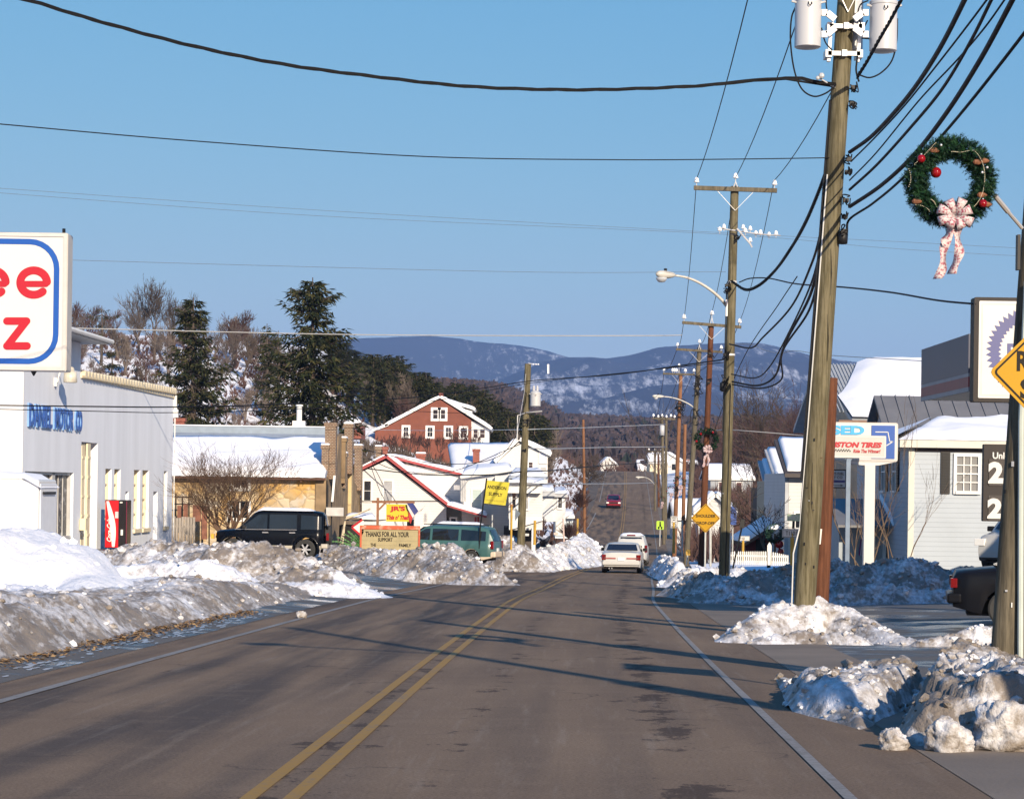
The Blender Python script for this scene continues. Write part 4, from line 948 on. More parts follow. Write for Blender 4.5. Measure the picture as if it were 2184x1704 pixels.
# black off-roader, seen from its left side, nose to the left
y=88.; xr=W(700,1190,y).x; xl=W(459,1180,y).x; zc=W(645,1192,y).z
def suvx(root,k):
    s=MB(); hl=k['hl']
    for sy in (-1,1):
        s=MB()
        for wx in (-1.35,1.42):
            pts=[(wx+.47*math.cos(a),sy*(k['Wd']/2+.0),.38+.5*math.sin(a)) for a in [math.pi*i/10 for i in range(-1,12)]]
            s=MB(); s.tube(pts,.05,6); s.build('wheel_arch_flare',blk,root,local=True,smooth=True)
        t=MB()
        for x in (.05,-.95): q=k['sidept'](x,.98,sy); t=MB(); t.box((x,min(q.y,q.y+sy*.03),.98),(x+.22,max(q.y,q.y+sy*.03),1.02)); t.build('door_handle',CHR,root,local=True)
        t=MB(); t.tube([k['sidept'](x,1.10,sy,.02) for x in (1.3,.5,-.3,-1.0)],.012,4); t.build('window_trim',CHR,root,local=True)
        for x in (.22,-.88):
            t=MB(); t.bar(k['sidept'](x,.4,sy,.004),k['sidept'](x,1.08,sy,.004),.012,.006); t.build('door_gap',BLACKM,root,local=True)
    b=MB(); b.box((-hl-.16,-.85,.42),(-hl+.1,.85,.6)); soft(b.build('rear_bumper',SIL,root,local=True),.04)
    b=MB(); b.box((hl-.1,-.85,.42),(hl+.12,.85,.62)); soft(b.build('front_bumper',SIL,root,local=True),.04)
    g=MB(); g.box((hl-.02,-.5,.75),(hl+.03,.5,.95)); g.build('grille',BLACKM,root,local=True)
blk=carpaint('black_blue_paint',(.002,.003,.006)); SIL=mat('champagne_cladding',(.42,.39,.33),.4,.08,2,metal=.3)
vehicle('off_road_car','black boxy off-road car with a snowy roof and rear spare wheel','car',((xl+xr)/2,y,zc),math.pi,xr-xl-.25,1.76,
   [(-2.15,1.15),(-2.06,1.5),(-1.95,1.74),(-1.7,1.79),(.3,1.80),(.55,1.74),(1.15,1.17),(1.3,1.1),(1.9,1.04),(2.1,.98),(2.17,.8)],[(-2.15,1.02),(-1,1.04),(1.1,1.08),(1.3,1.05),(2.17,.78)],blk,SIL,.52,(-1.32,1.36),.38,.3,.2,
   sidewin=[([(-1.92,1.12),(-1.15,1.12)],[(-1.92,1.6),(-1.15,1.66)]),([(-1.0,1.12),(.02,1.12)],[(-1.0,1.66),(.02,1.67)]),([(.1,1.12),(1.02,1.14)],[(.1,1.67),(.42,1.66),(1.02,1.2)])],
   rear=(-2.13,1.15,-2.0,1.66),front=(1.12,1.2,.6,1.7),tail=[((-2.2,-.86,.72),(-2.1,-.68,1.0),LRED),((-2.2,.68,.72),(-2.1,.86,1.0),LRED)],head=[((2.08,-.82,.74),(2.19,-.55,.92),LAMB),((2.08,.55,.74),(2.19,.82,.92),LAMB)],
   spare=(.1,.92),snow=(-1.6,.6,.1),mirror=(.95,1.12),extras=suvx)
# green minivan seen from its right rear... nose to the left, behind the brown heap
y=107.; xr=W(1053,1195,y).x; zc=W(1035,1203,y).z-.02; tl=carpaint('teal_green_paint',(.04,.10,.10),.35)
def vanx(root,k):
    hl=k['hl']
    for x in (-.55,.75):
        t=MB(); t.bar(k['sidept'](x,.45,1,.004),k['sidept'](x,1.02,1,.004),.012,.006); t.build('door_gap',BLACKM,root,local=True)
    b=MB(); b.box((-hl-.12,-.86,.36),(-hl+.2,.86,.62)); soft(b.build('rear_bumper',TAN,root,local=True),.05)
    t=MB(); 
    for sy in (-.55,.55): t=MB(); t.tube([(-1.9,sy,1.78),(1.0,sy,1.82)],.02,5); t.build('roof_rail',BLACKM,root,local=True)
TAN=mat('tan_bumper',(.5,.42,.33),.5,.05)
vehicle('minivan','teal green minivan parked behind the brown snow heap, left of the transformer pole','minivan',(xr-2.1,y+.3,zc),math.pi-.25,4.7,1.9,
   [(-2.35,1.0),(-2.28,1.3),(-2.05,1.68),(-1.7,1.74),(.5,1.77),(.9,1.70),(1.75,1.14),(2.1,1.0),(2.35,.75)],[(-2.35,.98),(-1,1.03),(1.7,1.1),(2.1,.95),(2.35,.7)],tl,TAN,.38,(-1.35,1.45),.33,.24,.26,
   sidewin=[([(-2.0,1.1),(-.85,1.1)],[(-2.0,1.52),(-.85,1.6)]),([(-.72,1.1),(.5,1.1)],[(-.72,1.6),(.5,1.62)]),([(.62,1.1),(1.5,1.14)],[(.62,1.62),(.85,1.6),(1.5,1.2)])],
   rear=(-2.33,1.08,-2.12,1.6),front=(1.72,1.17,.98,1.68),tail=[((-2.38,-.92,.75),(-2.25,-.76,1.1),LRED),((-2.38,.76,.75),(-2.25,.92,1.1),LRED)],mirror=(1.35,1.1),extras=vanx)
y=113.; 
vehicle('parked_car','dark blue car with a snowy roof standing just behind the teal minivan','car',(W(950,1150,y).x,y,W(950,1200,y).z),math.pi-.1,4.8,1.9,
   [(-2.4,1.1),(-2.2,1.6),(-1.9,1.84),(.5,1.86),(1.2,1.25),(2.4,1.0)],[(-2.4,1.08),(1.2,1.15),(2.4,.9)],carpaint('dark_blue_paint',(.015,.02,.045)),None,0,(-1.4,1.4),.35,.26,.2,
   sidewin=[([(-2.0,1.2),(.9,1.2)],[(-2.0,1.7),(.5,1.7),(.9,1.4)])],snow=(-1.8,.4,.12),plate=False)
# white sedan ahead
y=108.; c=W(1334,1218,y); wp=carpaint('white_car_paint',(.44,.44,.43),.3); H1=.35
def sedx(root,k):
    hl=k['hl']; b=MB(); b.box((-hl-.1,-.86,.42),(-hl+.2,.86,.6)); soft(b.build('rear_bumper',wp,root,local=True),.04)
    for s in (-1,1):
        t=MB(); t.box((-hl-.03,s*.47-.22,.7),(-hl+.05,s*.47+.22,.76)); t.build('reflector_strip',mat('dull_red_reflector',(.3,.08,.07),.3,.2,9),root,local=True)
    t=MB(); t.lathe((-hl+.02,.42,.27),[(-.1,.035),(.12,.035)],8,'x'); t.lathe((-hl+.02,.54,.27),[(-.1,.035),(.12,.035)],8,'x'); t.build('exhaust_pipe',CHR,root,local=True)
    for s in (-.3,.32):
        t=MB(); t.ball((.35,s,1.12),.12,10); t.lathe((.35,s,.8),[(0,.22),(.2,.2),(.25,.08)],10); t.build('head_rest',DARK,root,local=True)
sang=math.atan2(.092,1)
HD=math.pi/2-.085
vehicle('sedan','white sedan driving away in the right lane, nearest car on the road','car',(c.x,y+2.4,gz(c.x,y+2)+.0),HD,5.0,1.88,
   [(-2.5,.84),(-2.46,.98),(-1.45,1.03),(-.95,1.34),(-.7,1.39),(.3,1.4),(.6,1.34),(1.2,1.02),(2.2,.9),(2.5,.7)],[(-2.5,.82),(-2.4,.93),(-1.4,.98),(1.1,.97),(2.2,.86),(2.5,.66)],wp,None,0,(-1.45,1.5),.33,.24,.42,
   sidewin=[([(-1.2,1.0),(.0,1.0)],[(-1.2,1.06),(-.8,1.3),(.0,1.33)]),([(.08,1.0),(1.0,1.0)],[(.08,1.33),(.5,1.3),(1.0,1.08)])],
   rear=(-1.42,1.06,-.98,1.33,),front=(1.15,1.06,.62,1.33),tail=[((-2.55,-.9,.66),(-2.4,-.7,.74),LRED),((-2.55,.7,.66),(-2.4,.9,.74),LRED),((-2.55,-.9,.76),(-2.4,-.7,.9),LRED),((-2.55,.7,.76),(-2.4,.9,.9),LRED)],mirror=(.95,.98),extras=sedx)
y=135.; c=W(1352,1190,y)
vehicle('pickup','white sport utility car with snow on its roof just ahead of the white sedan','car',(c.x,y+2,gz(c.x,y+2)),HD,4.8,1.9,
   [(-2.4,1.0),(-2.3,1.4),(-2.0,1.72),(.3,1.76),(1.2,1.15),(2.2,1.0),(2.4,.8)],[(-2.4,1.0),(1.2,1.08),(2.4,.76)],wp,None,0,(-1.4,1.45),.36,.28,.28,
   rear=(-2.38,1.08,-2.08,1.64),tail=[((-2.44,-.94,.8),(-2.3,-.8,1.2),LRED),((-2.44,.8,.8),(-2.3,.94,1.2),LRED)],snow=(-1.8,-.4,.12),mirror=(1.0,1.1))
t=[o for o in bpy.data.objects if o.name=='pickup'][0]; t.name='sport_utility_car'; _MW['sport_utility_car']=_MW['pickup']
tb=MB(); tb.box((-2.1,-.25,1.74),(-2.02,.25,1.8)); tb.build('brake_light',LRED,t,local=True)
# red car approaching
y=305.; c=W(1310,1083,y)
def redx(root,k):
    hl=k['hl']; b=MB(); b.box((hl-.05,-.55,.62),(hl+.03,.55,.8)); b.build('grille',BLACKM,root,local=True)
vehicle('people_carrier','dark red people carrier coming down the hill in the left lane','car',(c.x,y+2,gz(c.x,y)+.02),-math.pi/2-.052,4.6,1.95,
   [(-2.3,1.2),(-2.0,1.75),(.2,1.78),(.5,1.7),(1.4,1.12),(2.1,.95),(2.3,.7)],[(-2.3,1.0),(1.3,1.06),(2.3,.68)],carpaint('deep_red_paint',(.16,.006,.014)),None,0,(-1.35,1.4),.34,.24,.25,
   front=(1.36,1.16,.55,1.66),head=[((2.2,-.92,.62),(2.34,-.6,.8),LWH),((2.2,.6,.62),(2.34,.92,.8),LWH)],mirror=(1.1,1.08),plate=False,extras=redx)
# dark sedan at the right edge, side on, tail to the left
y=41.5; xl=W(2024,1280,y).x; zc=W(2080,1338,y).z
gm_=carpaint('dark_metallic_grey_paint',(.006,.0065,.009),.3,0.)
vehicle('sedan','dark metallic sedan parked side-on at the right edge behind the near pole','car',(xl+2.62,y+.9,zc),-.17,4.7,1.78,
   [(-2.35,.86),(-2.3,.97),(-1.6,1.04),(-.75,1.38),(-.4,1.42),(.3,1.42),(1.1,1.0),(2.2,.85),(2.35,.65)],[(-2.35,.84),(-2.2,.9),(-1.5,.94),(1.1,.95),(2.35,.62)],gm_,None,0,(-1.42,1.35),.32,.22,.4,
   sidewin=[([(-1.4,.98),(-.25,.98)],[(-1.4,1.02),(-.72,1.3),(-.25,1.34)]),([(-.17,.98),(.9,.98)],[(-.17,1.34),(.3,1.34),(.9,1.04)])],
   rear=(-1.58,1.07,-.8,1.35),front=(1.08,1.04,.35,1.36),tail=[((-2.4,-.86,.68),(-2.28,-.62,.85),LRED),((-2.4,.62,.68),(-2.28,.86,.85),LRED)],
   extras=lambda r,k:[(lambda t:(t.box((-1.0,-.925,.84),(-.8,-.88,.89)),t.build('door_handle',CHR,r,local=True)))(MB()),(lambda t:(t.box((-2.46,-.84,.4),(-2.2,.84,.58)),soft(t.build('rear_bumper',gm_,r,local=True),.04)))(MB())])
y=66.; 
vehicle('sport_utility_car','silver white sport utility car seen from its front corner beside the pale sided house','car',(W(2118,1200,y).x+1.35,y+.8,W(2100,1217,y).z),rad(235),4.5,1.85,
   [(-2.25,1.2),(-2.0,1.7),(.2,1.74),(.5,1.66),(1.15,1.12),(2.1,1.0),(2.25,.75)],[(-2.25,1.0),(1.1,1.06),(2.25,.72)],carpaint('silver_white_paint',(.36,.36,.35),.3),mat('grey_cladding',(.2,.2,.2),.6,.1),.5,(-1.3,1.35),.37,.28,.22,
   sidewin=[([(-1.9,1.1),(0,1.1)],[(-1.9,1.6),(0,1.62)]),([(.06,1.1),(.95,1.12)],[(.06,1.62),(.4,1.6),(.95,1.2)])],front=(1.12,1.16,.55,1.62),head=[((2.1,-.85,.72),(2.28,-.55,.92),LWH),((2.1,.55,.72),(2.28,.85,.92),LWH)],mirror=(.85,1.1),plate=False)
# ---------------- poles, lamps, wires ----------------
def wood(name,c1,c2):
    M,n,l,b=nodes(name); tc=n.new('ShaderNodeTexCoord'); mp=n.new('ShaderNodeMapping'); l.new(tc.outputs['Object'],mp.inputs[0]); mp.inputs['Scale'].default_value=(1,1,.06)
    a=noi(n,l,mp.outputs[0],22.,5,.7); b2=noi(n,l,tc.outputs['Object'],1.1,4); mp2=n.new('ShaderNodeMapping'); l.new(tc.outputs['Object'],mp2.inputs[0]); mp2.inputs['Scale'].default_value=(1,1,.2); kn=noi(n,l,mp2.outputs[0],7.,3)
    c=mixc(n,l,mrange(n,l,a,.4,.6),c1,c2); c=mixc(n,l,mathn(n,l,'MULTIPLY',mrange(n,l,b2,.45,.7),.5),c,tuple(x*.6 for x in c1)); c=mixc(n,l,mathn(n,l,'MULTIPLY',mrange(n,l,kn,.66,.72),.6),c,(.04,.025,.015))
    l.new(c,b.inputs['Base Color']); b.inputs['Roughness'].default_value=.9; b.inputs['Specular IOR Level'].default_value=.2
    bp=n.new('ShaderNodeBump'); bp.inputs['Strength'].default_value=.5; bp.inputs['Distance'].default_value=.02; l.new(a,bp.inputs['Height']); l.new(bp.outputs[0],b.inputs['Normal']); return M
WGRN=wood('greenish_treated_wood',(.072,.062,.034),(.155,.135,.085)); WBRN=wood('red_brown_treated_wood',(.075,.03,.016),(.13,.052,.028)); WGRY=wood('grey_weathered_wood',(.07,.06,.042),(.14,.12,.085)); WORG=wood('orange_brown_wood',(.15,.07,.035),(.22,.11,.058))
PORC=mat('white_porcelain',(.8,.8,.8),.2,.05); GALV=mat('galvanised_steel',(.5,.5,.5),.4,.15,3,metal=.3); CABLE=mat('black_cable',(.005,.005,.006),.7,.2,spec=.2); CABB=mat('brownish_cable',(.018,.013,.014),.7,.2,spec=.2); ALUW=mat('pale_aluminium_wire',(.32,.32,.32),.35,.1)
CABF=mat('faded_thin_wire',(.09,.08,.08),.7,.2,spec=.2); TANK=mat('pale_grey_tank_paint',(.42,.43,.45),.35,.04,1.)
def pole(label,u0,v0,u1,v1,y,r0,r1,m,yt=None,name='utility_pole',extra=0,cat='utility pole'):
    p=W(u0,v0,y); q=W(u1,v1,yt or y); p=p+(p-q)*(extra/max(.1,(q-p).length)); root=thing(name,label,cat,p)
    mb=MB(); n=22; pts=[p+(q-p)*i/n for i in range(n+1)]
    mb.tube(pts,[r0+(r1-r0)*i/n for i in range(n+1)],14); mb.build('shaft',m,root,smooth=True); return root,p,q
def onpole(pq,v):
    p,q=pq; # point on the pole axis at image row v
    t=(W(0,v,p.y).z-p.z)/(q.z-p.z); return p+(q-p)*t
def insulator(par,c,k=1.,m=PORC):
    a=MB(); a.tube([c,c+V((0,0,.12*k))],.015*k,6); a.build('insulator_pin',GALV,par)
    b=MB(); b.lathe(c+V((0,0,.1*k)),[(0,.05*k),(.02*k,.085*k),(.05*k,.085*k),(.06*k,.045*k),(.08*k,.07*k),(.11*k,.065*k),(.15*k,.04*k),(.17*k,.02*k)],10); b.build('insulator',m,par,smooth=True)
def crossarm(root,cu,cv,us,y,m=WGRY,vo=0,k=1.,brace=True,tops=None):
    a=W(us[0],cv[0],y-.18); b=W(us[1],cv[1],y-.18); mb=MB(); mb.bar(a,b,.11,.13); ca=mb.build('crossarm',m,root)
    for f,h in (tops or ((.03,0),(.5,.55),(.97,0))):
        c=a+(b-a)*f+V((0,0,.06+h*k)); insulator(ca,c,1.35*k)
        if h: p=MB(); p.tube([c-V((.06,0,h*k)),c],.02,5); p.tube([c-V((-.06,0,h*k)),c],.02,5); p.build('pole_top_pin',GALV,ca)
    if brace:
        mid=(a+b)/2
        for s in (-1,1): q=MB(); q.bar(mid+(b-a)*.22*s-V((0,0,.06)),mid-V((0,-.02,.65)),.03,.012); q.build('brace',GALV,ca)
    return ca,a,b
def streetlamp(root,pu,pv,hu,hv,y,hw,name='street_lamp'):
    p=W(pu,pv,y); q=W(hu,hv,y-.8); mb=MB(); pts=[]
    for i in range(13):
        t=i/12; pts.append(V((p.x+(q.x-p.x)*t,p.y+(q.y-p.y)*t,p.z+(q.z-p.z)*math.sin(t*math.pi/2)**.8)))
    mb.tube(pts,[.05-.015*i/12 for i in range(13)],8); o=mb.build('lamp_arm',mat('aged_aluminium',(.52,.5,.45),.45,.1,metal=.2),root,smooth=True)
    h=MB(); n=14; w=hw; d=(pts[-1]-pts[-3]); d.z=0; d.normalize(); sgn=-1
    prof=[(0,.05),(.1,.09),(.3,.13),(.55,.15),(.8,.14),(.95,.09),(1,.02)]; vs=[]
    for t,r in prof:
        for j in range(12):
            a=2*math.pi*j/12; vs.append(q+d*(w*t)+V((0,1,0))*math.cos(a)*r*1.15+V((0,0,1))*(math.sin(a)*r*(.9 if math.sin(a)<0 else .75)+.02))
    fs=[(i*12+j,i*12+(j+1)%12,(i+1)*12+(j+1)%12,(i+1)*12+j) for i in range(6) for j in range(12)]
    h.add(vs,fs); hd=h.build('lamp_head',mat('cream_lamp_housing',(.45,.44,.4),.45,.05),o,smooth=True)
    g=MB(); g.lathe(q+d*w*.7-V((0,0,.11)),[(-.12,.03),(-.11,.1),(-.03,.16),(.02,.17)],12); g.build('lens',mat('lamp_lens',(.4,.42,.44),.1,.1),o,smooth=True) if False else g.build('lamp_lens',mat('lamp_lens',(.4,.42,.44),.1,.1),root,smooth=True)
    c=MB(); c.lathe(q+d*w*.5+V((0,0,.11)),[(0,.05),(.08,.05),(.09,.03)],8); c.build('photo_cell',BLACKM,root)
def catm(pts,n=10):
    P=[V(p) for p in pts]; P=[P[0]*2-P[1]]+P+[P[-1]*2-P[-2]]; out=[]
    for i in range(1,len(P)-2):
        for k in range(n):
            t=k/n; a,b,c,d=P[i-1:i+3]; out.append(.5*((2*b)+(c-a)*t+(2*a-5*b+4*c-d)*t*t+(3*b-3*c+d-a)*t**3))
    out.append(P[-2]); return out
def wire(label,pts,r,m=CABLE,tw=0,n=10,name='overhead_wire',cat='wire',group=None):
    P=catm([W(*p) if not isinstance(p,V) else p for p in pts],n); mb=MB()
    if tw:
        L=[0]; 
        for i in range(1,len(P)): L.append(L[-1]+(P[i]-P[i-1]).length)
        # resample
        step=tw/7; N=int(L[-1]/step); Q=[]; k=0
        for i in range(N+1):
            s=L[-1]*i/N
            while k<len(L)-2 and L[k+1]<s: k+=1
            t=(s-L[k])/max(1e-6,L[k+1]-L[k]); Q.append(P[k]+(P[k+1]-P[k])*t)
        for ph in (0,2.09,4.19):
            S_=[]
            for i,q in enumerate(Q):
                a=2*math.pi*(i*step)/tw+ph; S_.append(q+V((math.cos(a)*.35,math.cos(a)*.2,math.sin(a)))*r*1.15)
            mb.tube(S_,r*.72,4)
        mb.tube(Q,r*.75,4)
    else: mb.tube(P,r,5)
    return mb.build(name,m,None,smooth=True,label=label,cat=cat,group=group)
def attach(root,mb,name,m,**k): return mb.build(name,m,root,**k)
# --- big pole A with transformers
A_,pa,qa=pole('big greenish utility pole with two pale transformer tanks, standing in the white snow mound',1713,1325,1813,-110,38,.18,.142,WGRN,extra=.6)
def AP(v): return onpole((pa,qa),v)
def tank(root,c,r,h,dx,label=None):
    t=MB(); t.lathe(c,[(-h/2-.02,r*.3),(-h/2,r*.9),(-h/2+.015,r),(h/2-.06,r),(h/2-.05,r*1.05),(h/2,r*1.05),(h/2+.02,r*.97),(h/2+.1,r*.45),(h/2+.11,0.01)],26); o=t.build('transformer_tank',TANK,root,smooth=True); md=o.modifiers.new('e','EDGE_SPLIT'); md.split_angle=rad(40)
    for s in (-1,1):
        b=MB(); b.lathe(c+V((s*r*.35,0,h/2+.08)),[(0,.05),(.05,.07),(.06,.04),(.1,.07),(.11,.04),(.15,.065),(.16,.035),(.2,.055),(.26,.02)],10); b.build('bushing',mat('grey_porcelain',(.42,.42,.44),.2,.1),o,smooth=True)
        g=MB(); g.tube([c+V((s*r*.9,-r*.3,h/2-.08)),c+V((s*(r+.06),-r*.3,h/2-.06))],.02,6); g.build('terminal',GALV,o)
    hk=MB(); hk.tube([c+V((-.02,-r-.01,h/2-.1)),c+V((-.02,-r-.035,h/2-.14)),c+V((.0,-r-.035,h/2-.16)),c+V((.03,-r-.035,h/2-.14)),c+V((.03,-r-.01,h/2-.1))],.008,5); hk.build('lifting_lug',BLACKM,o)
    return o
k=38/F
tl=W(1723,50,37.75); tr=W(1884,58,37.75); tm=W(1817,45,38.3)
tank(A_,tl,28*k,105*k,0); tank(A_,tr,29*k,105*k,0); tank(A_,tm,24*k,130*k,0)
br=MB()
BR=[]
for v in (28,74):
    for (ua,ub,uc) in ((1752,1764,1781),(1852,1840,1822)):
        b=MB(); y_=37.72; s=-1 if v<50 else 1; vc=v+(14 if v<50 else -14)
        b.bar(W(ua,v,y_),W(ub,v,y_),.06,.1); b.bar(W(ub,v,y_),W(uc,vc,y_),.06,.1); b.build('tank_bracket',PORC,A_)
for v in (36,94):
    b=MB(); c=AP(v); b.box((c.x-.26,c.y-.2,c.z-.035),(c.x+.26,c.y-.15,c.z+.035)); b.box((c.x-.3,c.y-.2,c.z-.06),(c.x-.2,c.y+.12,c.z+.06)); b.box((c.x+.2,c.y-.2,c.z-.06),(c.x+.3,c.y+.12,c.z+.06)); b.box((c.x-.04,c.y-.24,c.z-.05),(c.x+.04,c.y-.15,c.z+.05)); b.build('pole_clamp',GALV,A_)
for s in (-1,1):
    a=AP(28); c=AP(110); b=MB(); b.bar(V((a.x+s*.235,a.y-.1,a.z)),V((c.x+s*.235,c.y-.1,c.z)),.1,.05); b.build('bracket_rail',PORC,A_)
def PW(*l): return [W(*p) for p in l]
def lead(pts,r=.012,tw=0,nm='lead_wire'):
    mb=MB(); mb.tube(catm(PW(*pts),8),r,5); mb.build(nm,CABLE,A_,smooth=True)
y=37.8
lead([(1697,15,y),(1688,40,y),(1686,90,y),(1694,150,y),(1710,190,y),(1735,206,y),(1760,200,y),(1781,185,y)],.014)
lead([(1914,40,y),(1912,90,y),(1902,130,y),(1880,155,y),(1855,166,y),(1832,160,y)],.014)
lead([(1752,60,y),(1760,90,y),(1775,108,y)]); lead([(1838,82,y),(1860,85,y),(1870,95,y)]); lead([(1829,120,y),(1826,150,y),(1832,175,y)],.016)
lead([(1852,2,y),(1836,10,y),(1830,30,y),(1836,52,y)],.012); lead([(1765,-30,y),(1762,10,y),(1768,35,y)],.012)
# conduit and ground wire on its shadowed left side
c=MB(); c.tube([AP(v)+V((-.155-.01*i,-.05,0)) for i,v in enumerate((190,400,600,800,1000))],.022,6); c.build('riser_cable',BLACKM,A_)
c=MB(); c.tube([AP(v)+V((-.13-.012*i,-.13+.03*i,0)) for i,v in enumerate((350,620,900,1100))]+[W(1692,1180,37.85),W(1690,1240,37.85),W(1688,1310,37.85)],.012,6); c.build('ground_wire_guard',mat('pale_grey_guard',(.5,.5,.48),.5,.1),A_)
def clutter(root,c,n,r,seed,sc=1.):
    random.seed(seed)
    b=MB(); b.box((c.x-.05*sc,c.y-.2,c.z-.03*sc),(c.x+.04*sc,c.y-.1,c.z+.03*sc)); b.build('cable_clamp',BLACKM,root)
    b=MB()
    for i in range(n):
        pts=[c+V((random.uniform(-r,r),random.uniform(-.25,-.1),random.uniform(-r*1.3,r*1.3))) for _ in range(4)]; b.tube(catm(pts,4),.012*sc,4)
    b.build('cable_loops',CABLE,root)
for v,s in ((165,1),(200,2),(318,3),(345,4),(405,5),(440,6),(470,7)): clutter(A_,AP(v)+V((.2,0,0)),3,.07,s)
b=MB(); c=AP(485)+V((.19,-.12,0)); b.lathe(c,[(-.1,.03),(-.09,.08),(.06,.09),(.1,.05),(.12,.02)],12); b.build('splice_case',BLACKM,A_,smooth=True)
b=MB(); c=AP(165)+V((-.1,-.12,0)); b.tube([c,W(1742,164,37.7)],.014,6); b.ball(W(1752,162,37.7),.05,8); b.ball(W(1744,167,37.7),.035,8); b.build('dead_end_insulator',GALV,A_)
crossarm(A_,None,(-62,-58),(1722,1898),38,tops=((.03,0),(.97,0)))
# brown stub pole
B0,pb,qb=pole('short red-brown stub pole cut off beside the big pole with transformers',1747,1322,1772,806,39.2,.155,.115,WBRN,extra=.5)
b=MB(); c=W(1746,1140,39.0); b.prism([W(1738,1162,38.98),W(1749,1160,38.98),W(1752,1128,38.98),W(1741,1126,38.98)],(0,-.08,0)); b.ball(W(1744,1130,38.9),.05,8); b.build('meter_can',mat('grey_meter_can',(.55,.53,.5),.4,.1),B0)
# near pole N
N_,pn,qn=pole('near weathered utility pole at the right edge carrying the wreath arm',2141,1455,2252,-150,24,.158,.12,WGRY,extra=.5)
N2,_,_=pole('dark second post standing right against the near weathered pole',2165,1455,2192,650,24.45,.13,.12,WGRY,extra=.5,name='wooden_post',cat='post')
b=MB(); b.tube([W(2176,1465,23.8),W(2178,900,23.8),W(2190,600,23.8)],.03,8); b.build('steel_conduit',mat('green_grey_conduit',(.42,.46,.42),.45,.1),N_)
arm=MB(); arm.tube([W(2180,487,23.6),W(2150,452,23.5)],.02,8); arm.tube([W(2150,452,23.5),W(2122,418,23.4)],.028,8); arm.build('wreath_arm',mat('bright_steel',(.6,.55,.5),.25,.1,metal=.6),N_)
b=MB(); b.box((W(2178,0,23.7).x,23.7,W(0,545,23.7).z),(W(2184,0,23.7).x,23.8,W(0,470,23.7).z)); b.build('arm_plate',BLACKM,N_)
# pole B with street lamp
Bp,pB,qB=pole('tall greenish pole with street lamp arm and three-insulator crossarm, second from the front',1544,1222,1567,398,72,.165,.125,WGRN,extra=1.2)
caB,aB,bB=crossarm(Bp,None,(401,407),(1480,1657),72,k=.75,tops=((.03,0),(.5,.22),(.97,0)))
streetlamp(Bp,1549,652,1440,588,72,.68)
b=MB(); p=W(1550,650,71.7); b.bar(p+V((0,0,.15)),p-V((0,0,.35)),.06,.05); b.build('arm_bracket',GALV,Bp)
def BP(v): return onpole((pB,qB),v)
for u,v in ((1544,486),(1535,492),(1590,495),(1600,490),(1612,500),(1600,515),(1622,498),(1640,503),(1655,500),(1585,487)):
    insulator(Bp,W(u,v,71.6)+V((0,0,-.1)),.8)
b=MB(); b.tube([W(1530,487,71.6),W(1568,492,71.7),W(1620,500,71.5),W(1665,503,71.4)],.02,5); b.tube([W(1572,488,71.6),W(1600,520,71.5),W(1604,528,71.5)],.03,5); b.build('dead_end_arm',GALV,Bp)
for v,s in ((488,21),(588,22),(600,23),(790,24),(800,25),(735,26)): clutter(Bp,BP(v)+V((-.16 if s!=21 else .1,0,0)),3,.12,s,1.3)
b=MB(); b.tube([BP(v)+V((-.17,-.1,0)) for v in (600,700,800,900)],.02,5); b.tube([BP(v)+V((.03,-.16,0)) for v in (800,950,1100,1210)],.016,5); b.build('riser_cable',BLACKM,Bp)
b=MB(); b.tube([BP(v)+V((.16,-.08,0)) for v in (1115,1215)],.025,6); b.build('ground_wire_guard',GALV,Bp)
b=MB(); b.lathe(BP(803)+V((-.2,-.1,0)),[(-.16,.03),(-.12,.1),(.1,.1),(.14,.04)],10); b.build('splice_case',BLACKM,Bp,smooth=True)
b=MB(); b.lathe((BP(580).x,BP(580).y,BP(580).z),[(-.03,.155),(.03,.155)],14); b.lathe((BP(735).x,BP(735).y,BP(735).z),[(-.03,.16),(.03,.16)],14); b.build('steel_band',GALV,Bp)
# pole C (red-brown)
Cp,pC,qC=pole('tall red-brown pole with crossarm behind the greenish lamp pole',1496,1208,1517,692,106,.165,.12,WBRN,extra=1.)
crossarm(Cp,None,(688,698),(1455,1581),106,k=.9,tops=((.03,0),(.5,.3),(.97,0)))
for v,s in ((733,31),(795,32)): clutter(Cp,onpole((pC,qC),v),2,.15,s,1.5)
Dp,pD,qD=pole('greenish-grey pole with crossarm, third crossarm pole in the line',1464,1188,1492,742,135,.17,.13,WGRY,extra=1.)
crossarm(Dp,None,(745,751),(1442,1541),135,k=.9,tops=((.03,0),(.5,.3),(.97,0)))
for v,s in ((795,33),(812,34),(868,35)): clutter(Dp,onpole((pD,qD),v),4,.35,s,2.)
Ep,pE,qE=pole('orange-brown pole with a short crossarm and its own street lamp',1438,1180,1452,800,170,.17,.13,WORG,extra=1.)
crossarm(Ep,None,(797,799),(1414,1482),170,k=1.,tops=((.03,0),(.3,0),(.36,0),(.42,0),(.5,.35),(.7,0),(.97,0)))
streetlamp(Ep,1478,868,1416,846,168,.9)
for v,s in ((845,36),(855,37)): clutter(Ep,onpole((pE,qE),v),4,.4,s,2.4)
E2,_,_=pole('short orange-brown pole stub just right of the orange-brown lamp pole',1456,1178,1461,905,172,.15,.12,WORG,extra=1)
SP=[('grey pole with small transformer, left of the orange-brown pole',1416,1165,1412,888,215,WGRY),('thin grey pole behind the transformer pole on the right roadside',1419,1162,1421,890,230,WGRY),
    ('distant pale pole nearest the right edge of the far road',1397,1143,1397,960,300,WGRY),('distant brown pole just right of the pale one by the far road',1405,1150,1404,966,310,WBRN)]
